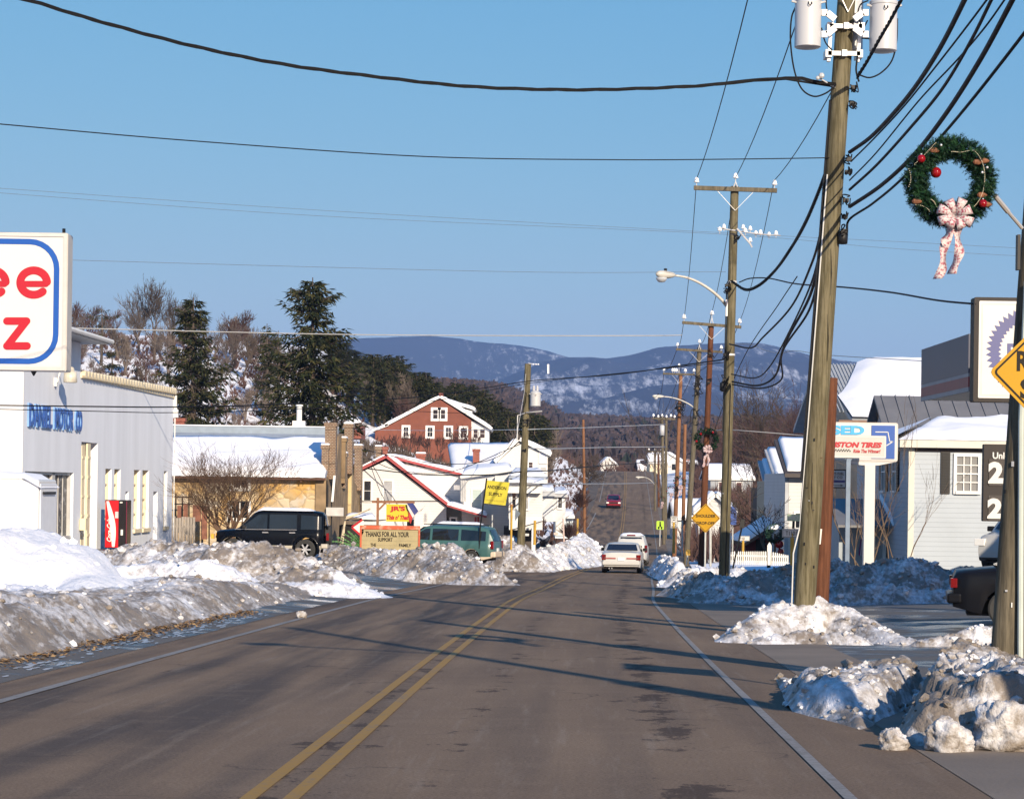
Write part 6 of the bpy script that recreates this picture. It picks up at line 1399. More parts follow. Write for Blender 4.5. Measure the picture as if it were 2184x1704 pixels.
    g=thing('street_name_sign','small grey-green street name sign on a thin post before the white houses','sign',W(1049,1160,116)); b=MB(); b.box((W(1039,0,116).x,115.97,W(0,1102,116,).z-.2),(W(1061,0,116).x,116,W(0,1097,116).z-.18)); b.build('name_plate',GRNS,g); b=MB(); b.tube([W(1049,1160,116),W(1050,1098,116)],.035,6); b.build('post',GPOST,g)
lot_signs()
for (u,v0,v1,y,lb) in ((1140,1162,1110,119,'yellow marker post under the bay of the white building'),(1231,1158,1106,150,'yellow marker post beside the brown bush left of the far road'),):
    r=thing('marker_post',lb,'post',W(u,v0,y)); b=MB(); b.tube([W(u,v0,y),W(u+1,v1,y)],.07,8); b.build('post',YPOST,r); b=MB(); b.box((W(u-5,0,y).x,y-.1,W(0,1127,y).z),(W(u+4,0,y).x,y-.05,W(0,1122,y).z)); b.build('plate',SWH,r) if u==1140 else b.build('plate',YPOST,r)
r=thing('sign_post','thin pinkish-white sign post seen edge-on left of the brown bush','post',W(1203,1160,140)); b=MB(); b.tube([W(1203,1160,140),W(1201,1105,140)],.05,6); b.build('post',mat('pinkish_post',(.5,.38,.34),.6,.1),r); b=MB(); b.box((W(1197,0,140).x,139.8,W(0,1124,140).z),(W(1206,0,140).x,139.9,W(0,1119,140).z)); b.build('plate',mat('pinkish_post',(.5,.38,.34),.6,.1),r)
# diamond warning signs
def diamond(label,u,v,y,half,lines,zpost,pm=GPOST,rot=(1,0,0),m=AMB,post_u=None,nm='warning_sign'):
    c=W(u,v,y); root=thing(nm,label,'sign',V((c.x,y,zpost))); fr=Fr((c.x,y,0),rot); s=half*math.sqrt(2)
    rr=[( (x-z)/math.sqrt(2),(x+z)/math.sqrt(2)) for x,z in rrect(s,s,half*.09,4)]; mb=MB(); mb.prism([fr(x,0,c.z+z) for x,z in rr],fr.N*-.01); mb.build('panel',m,root)
    a=[((x-z)/math.sqrt(2),(x+z)/math.sqrt(2)) for x,z in rrect(s-half*.09,s-half*.09,half*.07,4)]; b_=[((x-z)/math.sqrt(2),(x+z)/math.sqrt(2)) for x,z in rrect(s-half*.15,s-half*.15,half*.05,4)]; mb=MB(); n=len(a)
    for i in range(n): j=(i+1)%n; mb.poly([fr(a[i][0],.004,c.z+a[i][1]),fr(a[j][0],.004,c.z+a[j][1]),fr(b_[j][0],.004,c.z+b_[j][1]),fr(b_[i][0],.004,c.z+b_[i][1])])
    mb.build('border',BLKP,root)
    for t,z0,h,w,x0 in lines: lettering(t,fr,x0*half,c.z+z0*half,w*half,h*half,BLKP,root,bold=.03,d=.006,th=.003)
    mb=MB(); mb.tube([V((c.x,y+.04,zpost)),V((c.x,y+.04,c.z+half*.7))],.035,8); mb.build('post',pm,root); return root
diamond('yellow diamond sign with two lines of black words before the red-brown pole',1505,1105,84,.53,(('SHOULDER',.05,.21,1.34,-.67),('DROP-OFF',-.44,.21,1.2,-.6)),gz(W(1505,0,84).x,84)-.1)
c_=W(2113,795,20.5).x
diamond('large amber diamond sign cut off by the right edge, before the near pole',1092+(c_+.55)/20.5*F,795,20.5,.55,(('R',.02,.32,.2,-.56),('S',-.42,.32,.2,-.50)),-2.2)
def plate(label,u0,u1,v0,v1,y,m=SWH,lines=(),pu=None,pv=None,pm=GPOST,bord=True,name='road_sign',pr=.03,cat='sign',tm=BLKP):
    p=W(u0,v1,y); q=W(u1,v0,y); c=((p.x+q.x)/2,(p.z+q.z)/2); root=thing(name,label,cat,V((c[0],y,W(pu or u0,pv or v1,y).z))); fr=Fr((0,y,0),(1,0,0)); w,h=q.x-p.x,q.z-p.z
    board(root,fr,c,w,h,.015,m,min(w,h)*.12)
    if bord: ring(root,fr,c,w*.94,h*.9,min(w,h)*.1,min(w,h)*.05,tm,.003)
    for t,a,b_,d,e in lines: lettering(t,fr,p.x+w*a,p.z+h*b_,w*d,h*e,tm,root,bold=.01,d=.004,th=.002)
    if pu: mb=MB(); t_=W(pu,(v0+v1)/2,y+.04); b_=W(pu-(1 if pr<.05 else 0),pv,y+.04); mb.tube([b_,t_],pr,8); mb.build('post',pm,root)
    return root
plate('white rectangular speed limit sign on a yellow post by the far poles',1430,1445,1101,1126,128,lines=(('SPEED',.18,.78,.64,.12),('LIMIT',.2,.62,.6,.12),('35',.16,.1,.68,.42)),pu=1437,pv=1180,pm=YPOST,pr=.07)
r=plate('bright yellow-green pedestrian warning sign by the far right roadside',1400,1416,1111,1129,150,m=LIME,pu=1408,pv=1165,bord=False,name='pedestrian_sign')
fr=Fr((0,150,0),(1,0,0)); b=MB(); p=W(1408,1120,150); b.box((p.x-.05,.005,p.z-.1),(p.x+.06,.012,p.z+.1),0,fr); b.box((p.x-.14,.005,p.z-.24),(p.x-.04,.012,p.z-.09),0,fr); b.box((p.x+.05,.005,p.z-.24),(p.x+.14,.012,p.z-.09),0,fr); b.box((p.x-.05,.005,p.z+.12),(p.x+.05,.012,p.z+.22),0,fr); b.build('walker_symbol',BLKP,r)
plate('white route number sign on a yellow post, partly behind the big pole',1668,1702,1128,1146,52,lines=(('T1101',.22,.25,.68,.5),),pu=1690,pv=1205,pm=YPOST,pr=.045)
plate('pale green street name blade mounted above the white route number sign',1679,1712,1097,1111,52,m=GRNS,lines=(('HID',.1,.2,.6,.6),),pu=1693,pv=1127,pm=BLACKM,pr=.03,bord=False,name='street_name_sign',tm=SWH)
plate('small white arrow sign on a yellow post behind the picket fence',1576,1599,1143,1153,80,lines=(('1103',.14,.25,.4,.5),),pu=1585,pv=1198,pm=YPOST,pr=.045)
plate('small blue banner sign hanging right of the greenish lamp pole',1556,1571,1080,1119,95,m=mat('deep_blue_banner',(.02,.07,.3),.5,.1),lines=(),pu=1563,pv=1185,bord=False)
r=thing('marker_post','short yellow reflector marker leaning in the snow by the far poles','post',W(1465,1205,95)); b=MB(); b.tube([W(1464,1205,95),W(1467,1180,95)],.03,6); b.build('post',GPOST,r); b=MB(); b.prism([W(1463,1184,95),W(1472,1184,95),W(1472,1172,95),W(1463,1172,95)],(0,-.03,0)); b.build('reflector',YPOST,r)
for u,v0,v1,y,lb in ((1455,1178,1110,120,'left grey steel post among the far roadside poles'),(1515,1200,1130,82,'slim steel post just right of the yellow diamond sign')):
    r=thing('steel_post',lb,'post',W(u,v0,y)); b=MB(); b.tube([W(u,v0+8,y),W(u,v1,y)],.045,8); b.build('shaft',GPOST,r)
r=thing('leaning_sign','dark sign seen edge-on leaning left above the picket fence','sign',W(1563,1200,76)); b=MB(); b.tube([W(1563,1212,76),W(1582,1125,76)],.028,6); b.build('post',BLACKM,r); b=MB(); b.prism([W(1577,1127,76),W(1588,1125,76),W(1588,1107,76),W(1580,1107,76)],(0,.03,0)); b.build('panel',BLACKM,r)
# used-car sign and tyre sign
def used_sign():
    y=64.; X=lambda u,v=950:W(u,v,y).x; Z=lambda v,u=1850:W(u,v,y).z; fr=Fr((0,y,0),(1,0,0)); x0=X(1736); w=X(1915)-x0; c=(x0+w/2,(Z(901)+Z(984))/2); h=Z(901)-Z(984)
    r=thing('cabinet_sign','white sign with blue lettering and a blue arrow panel on a white post','sign',(X(1848),y,Z(1215))); board(r,fr,c,w,h,.3,mat('white_sign_cabinet',(.42,.4,.38),.5,.08,1.5),.06,'cabinet'); board(r,fr,c,w-.08,h-.08,.01,SWH,.03,'face',d=.012)
    b=MB(); b.prism([fr(X(1787),-.02,Z(984)),fr(X(1837),-.02,Z(992)),fr(X(1837),-.02,Z(992)),fr(X(1875),-.02,Z(992)),fr(X(1912),-.02,Z(984)),fr(X(1912),-.02,Z(980)),fr(X(1787),-.02,Z(980))],(0,.24,0)); b.build('skirt',SWH,r)
    b=MB(); b.box((X(1857)-.15,y-.02,Z(1215)),(X(1857)+.13,y+.24,Z(992))); b.build('post',SWH,r)
    lettering('USED',fr,X(1745),Z(928),X(1843)-X(1745),Z(908)-Z(928),mat('sky_blue_letters',(.02,.3,.58),.4,.05),r,bold=.05,d=.03)
    p=(X(1883),(Z(907)+Z(978))/2); board(r,fr,p,X(1908)-X(1858),Z(907)-Z(978),.01,BLU,.01,'arrow_panel',d=.03)
    b=MB(); P=[(1866,924),(1866,920),(1893,920),(1898,940),(1905,940),(1891,950)]; 
    pts=[(1866,921),(1893,921),(1897,941),(1904,941),(1890,950)]
    for i in range(len(pts)-1): b.bar(fr(X(pts[i][0]),.035,Z(pts[i][1])),fr(X(pts[i+1][0]),.035,Z(pts[i+1][1])),.01,.025)
    b.build('arrow_outline',SWH,r)
    y=62.5; X=lambda u,v=950:W(u,v,y).x; Z=lambda v,u=1850:W(u,v,y).z; fr=Fr((0,y,0),(1,0,0)); x0=X(1740); w=X(1890)-x0; c=(x0+w/2,(Z(929)+Z(977))/2)
    r=thing('tire_sign','pale sign with slanted red lettering before the blue arrow sign','sign',(X(1811),y,Z(1215))); board(r,fr,c,w,Z(929)-Z(977),.14,mat('pale_grey_sign',(.4,.39,.37),.45,.04),.03); ring(r,fr,c,w-.03,Z(929)-Z(977)-.03,.03,.03,SWH,.004,'frame')
    lettering('WINSTON TIRES',fr,X(1748),Z(955),X(1881)-X(1748),Z(943)-Z(955),REDS,r,bold=.06,shear=.25); lettering('Ride The Winner!',fr,X(1820),Z(966),X(1878)-X(1820),Z(958)-Z(966),REDS,r,bold=.03,shear=.2)
    b=MB()
    for i in range(18):
        for j in range(2):
            if (i+j)%2: 
                xx=X(1765)+(X(1814)-X(1765))*i/18; zz=Z(964)+(Z(958.5)-Z(964))*j/2; b.poly([fr(xx,.006,zz),fr(xx+(X(1814)-X(1765))/18,.006,zz),fr(xx+(X(1814)-X(1765))/18+.01,.006,zz+(Z(958.5)-Z(964))/2),fr(xx+.01,.006,zz+(Z(958.5)-Z(964))/2)])
    b.build('checker_strip',BLKP,r)
    b=MB(); b.box((X(1806),y,Z(1215)),(X(1815),y+.1,Z(977)-.02)); b.prism([fr(X(1801),-.05,Z(977)),fr(X(1820),-.05,Z(977)),fr(X(1812),-.05,Z(988)),fr(X(1809),-.05,Z(988))],(0,.05,0)); b.build('post',mat('blue_grey_post',(.12,.17,.24),.5,.2,3),r)
    y=66.; X=lambda u,v=1020:W(u,v,y).x; Z=lambda v,u=1790:W(u,v,y).z; fr=Fr((0,y,0),(1,0,0)); w=X(1805)-X(1740); c=((X(1805)+X(1740))/2,(Z(1001)+Z(1041))/2); 
    r=thing('fuel_sign','small white sign with dark serif lettering and an arrow under the tyre sign','sign',(c[0],y,Z(1200))); board(r,fr,c,w,Z(1001)-Z(1041),.05,SWH); ring(r,fr,c,w,Z(1001)-Z(1041),.02,.03,BLKP,.004)
    lettering("ANDERSON'S FUEL",fr,X(1744),Z(1013),X(1800)-X(1744),Z(1007)-Z(1013),BLKP,r); lettering('SUPPLY CO.',fr,X(1758),Z(1021),X(1798)-X(1758),Z(1015)-Z(1021),BLKP,r); b=MB(); b.box((X(1744),.003,Z(1029)),(X(1802),.008,Z(1024)),0,fr); b.build('blue_strip',NAVY,r)
    b=MB(); b.box((X(1746),.003,Z(1035)-.008),(X(1795),.008,Z(1035)+.008),0,fr); b.prism([fr(X(1793),.008,Z(1033)),fr(X(1793),.008,Z(1037)),fr(X(1799),.008,Z(1035))],fr.N*-.004); b.build('arrow',BLKP,r); b=MB(); b.tube([V((c[0]-.2,y+.08,Z(1200))),V((c[0]-.2,y+.08,Z(1000)))],.04,8); b.build('post',GPOST,r)
used_sign()
# toothed emblem sign with price board
def gear_sign():
    y=42.; X=lambda u,v=750:W(u,v,y).x; Z=lambda v,u=2100:W(u,v,y).z; fr=Fr((0,y,0),(1,0,0)); k=px(y); h=Z(634)-Z(857); x0=X(2077); w=2.05; c=(x0+w/2,(Z(634)+Z(857))/2)
    r=thing('fuel_brand_sign','white roadside sign with a dark blue toothed ring emblem in a black frame','sign',(x0+w/2,y,gz(x0+1,y))); board(r,fr,c,w,h,.35,mat('dark_bronze_frame',(.018,.014,.013),.6,.15,spec=.3),.03,'cabinet'); board(r,fr,c,w-20*k,h-16*k,.02,SWH,.02,'face',d=.012); ring(r,fr,c,w-30*k,h-26*k,.02,3*k,mat('inner_frame_grey',(.45,.45,.42),.5,.1),.014,'inner_frame')
    cc=(c[0],Z(750)); n=46; R1,R2,R3=.80*1.0,.72,.50; vs=[]; mb=MB()
    R1=(c[0]-X(2102)); R2=R1*.885; R3=R1*.68
    for i in range(n):
        a0=2*math.pi*i/n; a1=2*math.pi*(i+.5)/n; a2=2*math.pi*(i+1)/n; P=lambda a,r_: fr(cc[0]+math.cos(a)*r_,.017,cc[1]+math.sin(a)*r_)
        mb.poly([P(a0,R2),P(a1,R1),P(a2,R2),P(a2,R3*1.06),P(a1,R3*.97),P(a0,R3*1.06)])
    mb.build('toothed_ring',NAVY,r); lettering('PURE',fr,cc[0]-R1*.53,Z(767),R1*1.06,Z(732)-Z(767),NAVY,r,bold=.04,d=.017)
    p=MB(); p.box((c[0]-.12,y-.3,gz(c[0],y)-.3),(c[0]+.12,y-.05,Z(640))); p.build('post',mat('dark_bronze_frame',(.018,.014,.013),.6,.15,spec=.3),r)
    xb=X(2092); w2=1.5; c2=(xb+w2/2,(Z(948)+Z(1111))/2); h2=Z(948)-Z(1111)
    q=thing('price_board','black fuel price board with large white digits under the toothed-emblem sign','sign',(xb+w2/2,y,Z(1111))); f2=Fr((0,y-.4,0),(1,0,0)); board(q,f2,c2,w2,h2,.16,mat('dark_bronze_frame',(.018,.014,.013),.6,.15,spec=.3),.02,'cabinet')
    for v0,v1,u0 in ((985,1035,2101),(1062,1113-4,2100)): 
        board(q,f2,(xb+w2/2+.03,(Z(v0-6)+Z(v1+1))/2),w2-.12,Z(v0-6)-Z(v1+1),.02,mat('black_price_panel',(.015,.014,.014),.3,.1),.02,'digit_panel',d=.015)
        lettering('2',f2,X(u0),Z(v1-4),.27,Z(v0)-Z(v1-4),SWH,q,bold=.055,d=.03)
    lettering('Unleaded',f2,X(2110),Z(979),.58,Z(965)-Z(979),SWH,q,bold=.03,d=.02)
gear_sign()
# fuel canopy (its shade falls on the snow heap)
def canopy():
    x0=W(2068,750,45).x; zt=W(2068,712,45).z; zb=W(2068,835,45).z; x1=x0+12; y0,y1=45.,50.2; r=thing('fuel_canopy','navy and red striped fuel station canopy seen at its left end','canopy',(x0+6,y0,gz(x0+6,y0)))
    NV=mat('navy_fascia',(.03,.036,.07),.45,.12,.7,stretch=(1,1,.1)); RD=mat('maroon_stripe',(.2,.03,.035),.5,.1); GY=mat('grey_stripe',(.2,.21,.24),.5,.1); z1=zb+(zt-zb)*.32; z2=zb+(zt-zb)*.26; z3=zb+(zt-zb)*.08
    b=MB(); b.box((x0+.02,y0+.02,zb+.02),(x1-.02,y1-.02,zt-.02)); b.build('deck',mat('canopy_white',(.7,.7,.7),.5,.05),r)
    for s in (0,):
        b=MB(); b.box((x0-.02,y0,z1),(x0+.02,y1,zt)); b.build('side_fascia',NV,r)
        b=MB(); b.box((x0-.018,y0,z2),(x0+.02,y1,z1-.002)); b.build('grey_stripe',GY,r); b=MB(); b.box((x0-.02,y0,z3),(x0+.02,y1,z2-.002)); b.build('red_stripe',RD,r); b=MB(); b.box((x0-.018,y0,zb),(x0+.02,y1,z3-.002)); b.build('lower_stripe',GY,r)
    b=MB(); b.box((x0+.022,y0-.02,z1),(x1,y0+.015,zt)); b.build('front_fascia',mat('front_blue_fascia',(.05,.13,.36),.4,.05),r); b=MB(); b.box((x0+.022,y0-.02,zb),(x1,y0+.015,z1-.002)); b.build('front_white_band',SWH,r)
    for xx,yy in ((x0+2.6,47.5),(x0+9,47.5)): b=MB(); b.box((xx-.15,yy-.15,gz(xx,yy)-.1),(xx+.15,yy+.15,zb+.02)); b.build('column',SWH,r)
    # station shop, outside the frame, whose shade reaches the heap
    s=thing('station_shop','low white fuel station shop right of the canopy, outside the picture','building',(21,53,gz(19,52))); b=MB(); b.box((17.2,53.,gz(13,50)-.2),(27,60,2.4)); b.build('wall',WSIDE,s); b=MB(); b.box((16.9,52.7,2.402),(27.3,60.3,2.75)); b.build('roof_slab',mat('canopy_white',(.7,.7,.7),.5,.05),s)
    b=MB(); b.box((18,52.97,gz(14,51)+.3),(22,52.998,1.2)); w_=b.build('shop_window',GLASS,s)
canopy()
# ---------------- houses ----------------
METR=mat('standing_seam_metal',(.13,.13,.135),.45,.12,1.2)
def poly_wall(root,pts,y,dep,m,name='wall'):
    mb=MB(); mb.prism([W(u,v,y) for u,v in pts],(0,dep,0)); return mb.build(name,m,root)
def edge_roof(root,a,b,y0,dep,th,m,sn=None,name='roof',over=.3):
    """roof slab seen nearly edge-on: from pixel a to pixel b at the front, running back"""
    p=W(*a,y0); q=W(*b,y0); n=(q-p).normalized(); up=V((-n.z,0,n.x)); up=up if up.z>0 else -up
    mb=MB(); mb.prism([p-V((0,over,0)),q-V((0,over,0)),q-V((0,over,0))+up*th,p-V((0,over,0))+up*th],(0,dep+over*2,0)); o=mb.build(name,m,root)
    if sn:
        mb=MB(); N=14; K=6
        for j in range(K+1):
            for i in range(N+1):
                t=i/N; P=p+(q-p)*t+V((0,-over+(dep+over*2)*j/K,0)); k=min(1,min(i,N-i)/1.2+.15)**.5
                mb.v.append(tuple(P+up*(th+.01+sn*k*(1+.3*fbm(P.x,P.y,1))*(1 if 0<j<K else .55))))
        for j in range(K):
            for i in range(N): mb.f.append((j*(N+1)+i,j*(N+1)+i+1,(j+1)*(N+1)+i+1,(j+1)*(N+1)+i)); mb.m.append(0)
        n0=len(mb.v)
        for i in range(N+1): t=i/N; mb.v.append(tuple(p+(q-p)*t-V((0,over,0))+up*(th+.004)))
        for i in range(N): mb.f.append((n0+i,n0+i+1,i+1,i)); mb.m.append(0)
        mb.build('snow_cover',SNOW,o,smooth=True)
    return o
def pwin(root,u0,v0,u1,v1,y,**k):
    fr=Fr((0,y,0),(1,0,0)); return win(root,fr,W(u0,v0,y).x,W(u0,v1,y).z,W(u1,v0,y).x,W(u0,v0,y).z,**k)
def jrs_house():
    y=128.; r=thing('white_house','white house with dark red roof edges on an asymmetric gable, behind the letter board','house',(W(860,1100,y).x,y,W(0,1160,y).z))
    poly_wall(r,[(772,1165),(772,1006),(824,982),(952,1081),(952,1165)],y,9,WSIDE)
    poly_wall(r,[(800,1165),(800,990),(824,979),(992,1018),(992,1165)],y+3.,9,WSIDE,'rear_wall')
    edge_roof(r,(766,1006),(824,977),y,9,.16,REDT,.12); edge_roof(r,(824,977),(957,1081),y,9,.16,REDT,.14); edge_roof(r,(824,975),(990,1016),y+3,9,.14,REDT,.16)
    edge_roof(r,(953,1080),(1037,1104),y-2.5,5,.1,REDT,.22,name='porch_roof')
    b=MB(); b.box((W(962,0,y-2).x,y-2.6,W(0,1107,y-2).z),(W(1018,0,y-2).x,y-2.45,W(0,1102,y-2).z)); b.build('porch_beam',REDT,r)
    for u in (1014,1020): b=MB(); b.tube([W(u,1160,y-2.4),W(u,1102,y-2.4)],.06,6); b.build('porch_post',REDT,r)
    pwin(r,777,1026,791,1067,y,gm=GLASS); pwin(r,819,1026,836,1068,y,gm=GLASSL); pwin(r,962,1106,972,1118,y,rows=1); pwin(r,868,1108,883,1136,y,gm=GLASS,rows=1)
    b=MB(); b.tube([W(773,1068,y-.1),W(957,1068,y-.1)],.02,4); b.build('wall_cable',CABLE,r)
    for u,w_,v0,v1,m_ in ((808,12,953,990,BRB),(822,10,953,985,REDB),(898,18,968,1003,REDB)):
        yy=y+6; p=W(u,v0,yy); chimney(r,(p.x,yy),w_/F*yy,.7,W(u,v1,yy).z,p.z,m_,snow=u!=822)
    v=MB(); yy=y+5; p=W(876,1000,yy); v.box((p.x-.15,yy,p.z),(p.x+.15,yy+.3,W(0,972,yy).z)); v.build('flue_boards',mat('pale_lath',(.55,.45,.33),.8,.1),r)
    # second white section
    s=thing('white_annex','plain white two-storey annex with a flat eave, behind the yellow banner','house',(W(1035,1100,y).x,y,W(0,1160,y).z))
    poly_wall(s,[(985,1170),(985,1021),(1090,1008),(1090,1175)],y-.4,10,WSIDE)
    b=MB(); b.prism([W(982,1022,y-.4),W(1093,1004,y-.4),W(1093,1001,y-.4),W(982,1015,y-.4)],(0,10.5,0)); rf=b.build('roof',WHITE,s); b=MB(); b.tube([W(982,1018,y-.75),W(1087,1003,y-.75)],.1,8); b.build('gutter',WHITE,rf)
    snow_on(rf,[W(984,1014,y-.4),W(1092,1001,y-.4),W(1090,992,y+9),W(990,1000,y+9)],.25,4.,14,6)
    pwin(s,1008,1045,1026,1083,y-.4,gm=mat('greenish_blind',(.35,.42,.4),.3,.05))
    for u in (984,988,992): b=MB(); b.tube([W(u,1070,y-.75),W(u,1024,y-.75)],.05,6); b.build('conduit',GALV,s)
    b=MB(); b.box((W(983,0,y).x,y-.8,W(0,1031,y).z),(W(996,0,y).x,y-.45,W(0,1021,y).z)); b.build('vent_hood',mat('grey_vent',(.3,.3,.32),.5,.2),s)
    for u,w_,v0,v1 in ((1016,15,958,995),): yy=150; p=W(u,v0,yy); 
    # tarp canopy left with dark interior and fern
    y=112.; t=thing('tarpaulin_shelter','low black shelter with sagging snow by the stone building end','shelter',(W(765,1120,y).x,y,W(0,1165,y).z)); b=MB()
    b.box((W(737,0,y).x,y+.6,W(0,1165,y).z),(W(822,0,y).x,y+2.4,W(0,1110,y).z)); b.build('dark_interior',DARK,t)
    b=MB(); N=12
    for j in range(5):
        for i in range(N+1): q=i/N; u=735+88*q; vv=1104+6*math.sin(q*3.1)*(1 if j<3 else .6)+6*abs(q-.5); P=W(u,vv,y+j*.6); b.v.append(tuple(P))
    for j in range(4):
        for i in range(N): b.f.append((j*(N+1)+i,j*(N+1)+i+1,(j+1)*(N+1)+i+1,(j+1)*(N+1)+i)); b.m.append(0)
    o=b.build('tarpaulin',mat('grey_tarpaulin',(.1,.1,.11),.7,.2),t,smooth=True); o.modifiers.new('s','SOLIDIFY').thickness=.05
    snow_on(o,[W(738,1103,y+.2),W(800,1106,y+.2),W(800,1101,y+2),W(738,1098,y+2)],.16,2.,10,4)
    for a,b_ in (((724,1170),(737,1105)),((730,1170),(736,1110)),((737,1107),(790,1085)),((738,1103),(768,1095))): q=MB(); q.tube([W(*a,y-.3),W(*b_,y-.1)],.04,5); q.build('shelter_pole',mat('pale_wood_pole',(.5,.42,.3),.8,.2),t)
    random.seed(5); f=MB()
    for i in range(26):
        a=random.uniform(-1.3,1.3); L=random.uniform(.5,1.3); base=W(765+random.uniform(-10,12),1165,y-.4)
        for k in range(6):
            t0=k/6; p=base+V((math.sin(a)*L*t0,-.1*t0,L*math.cos(a)*t0-.3*t0*t0)); q=base+V((math.sin(a)*L*(t0+.2),-.1,L*math.cos(a)*(t0+.2)-.3*(t0+.2)**2)); f.poly([p+V((0,0,.05)),q,p-V((0,0,.05))])
    fo=f.build('potted_fern',mat('fresh_green_leaf',(.04,.14,.03),.6,.4,8),None,label='green fern-like plant in front of the black shelter',cat='plant')
jrs_house()
def brick_house():
    y=250.; r=thing('brick_house','large red brick house with white enclosed porch on the snowy hill','house',(W(930,946,y).x,y,W(0,950,y).z))
    BR=mat('far_red_brick',(.15,.046,.028),.85,.15,1.2); 
    poly_wall(r,[(800,990),(800,919),(829,908),(938,851),(1005,896),(1005,990)],y,12,BR)
    poly_wall(r,[(1005.3,990),(1005.3,897),(1043,915),(1043,990)],y+.3,8,WSIDE,'porch_wall')
    dk=mat('dark_shingles',(.09,.09,.095),.8,.25,2)
    edge_roof(r,(822,910),(939,848.5),y,12,.2,WHITE,.22); edge_roof(r,(938,848.5),(1048,917),y,12,.2,WHITE,.22); edge_roof(r,(794,921),(829,908),y,6,.15,WHITE,.15)
    poly_wall(r,[(952,861),(1007,877),(1007,893),(1003,893)],y+2.5,7,WSIDE,'dormer'); edge_roof(r,(948,856),(1013,875),y+2.5,7,.16,WHITE,.2,name='dormer_roof')
    pwin(r,924,874,935.5,893,y,trim=.25); pwin(r,938.5,874,949.5,893,y,trim=.25)
    for u0,u1,v0,v1 in ((861,871,911,930),(912,922.5,912,931),(951,962,912,932),(983,994,913,933)): pwin(r,u0,v0,u1,v1,y,trim=.22,cols=2)
    for u0,u1 in ((1010,1019),(1024,1034)): pwin(r,u0,915,u1,934,y+.3,trim=.15)
    p=W(941,839,y+4); chimney(r,(p.x,y+4),8/F*y,.6,W(0,856,y).z,p.z,REDB,False)
brick_house()
def white_gable():
    y=160.; r=thing('white_house','big white gabled house with a long snowy side roof and brick chimney','house',(W(1107,1000,y).x,y,W(0,1060,y).z))
    poly_wall(r,[(1062,1060),(1062,985),(1107,943),(1168,973),(1168,1060)],y,12,WSIDE)
    edge_roof(r,(1058,988),(1107,940),y,12,.18,WHITE,.22); edge_roof(r,(1107,940),(1174,973),y,12,.18,WHITE,.2)
    pwin(r,1152,962,1165,986,y,rows=1,gm=mat('bluish_snow_glass',(.45,.5,.6),.3,.05)); pwin(r,1128,986,1136,998,y); pwin(r,1152+1,997,1164,1005,y,cols=5,rows=3,gm=GLASSL)
    # long snowy roof running left
    rm=mat('dark_shingles',(.09,.09,.095),.8,.25,2); b=MB(); q=[W(965,1006,y+1),W(1075,1006,y+1),W(1090,949,y+9),W(955,949,y+9)]; b.prism(q,(0,0,-.2)); ro=b.build('side_roof',rm,r); snow_on(ro,[p+V((0,0,.01)) for p in q],.2,9.,20,10,over=.2)
    b=MB(); b.prism([W(968,1006,y+1.3),W(1072,1006,y+1.3),W(1072,1050,y+1.3),W(968,1050,y+1.3)],(0,8,0)); b.build('side_wall',WSIDE,r)
    p=W(1016,958,y+3); chimney(r,(p.x,y+3),14/F*y,.8,W(0,997,y+3).z,p.z,REDB)
    b=MB(); q=MB(); q.box((W(1082,0,y).x,y-2.5,W(0,988,y).z),(W(1100,0,y).x,y,W(0,983,y).z)); q.build('porch_roof',WHITE,r)
    for u in (1084,1089): q=MB(); q.tube([W(u,1060,y-2.3),W(u,988,y-2.3)],.09,6); q.build('porch_post',WHITE,r)
white_gable()
def far_roof_left():
    y=200.; r=thing('brick_house','small brick house with snowy broken roof above the stone chimneys','house',(W(750,915,y).x,y,W(0,930,y).z)); poly_wall(r,[(735,935),(735,905),(770,905),(770,935)],y,6,REDB); 
    q=[W(730,908,y-.5),W(772,905,y-.5),W(762,884,y+3),W(735,886,y+3)]; b=MB(); b.prism(q,(0,0,-.2)); ro=b.build('roof',mat('brown_shingles',(.12,.085,.06),.8,.2),r); snow_on(ro,[W(732,903,y-.3),W(771,901,y-.3),W(766,893,y+1),W(745,893,y+1)],.15,2,8,5); snow_on(ro,[W(733,893,y+1),W(752,886,y+2.4),W(750,885,y+2.9),W(736,885,y+2.9)],.15,3,8,5)
far_roof_left()
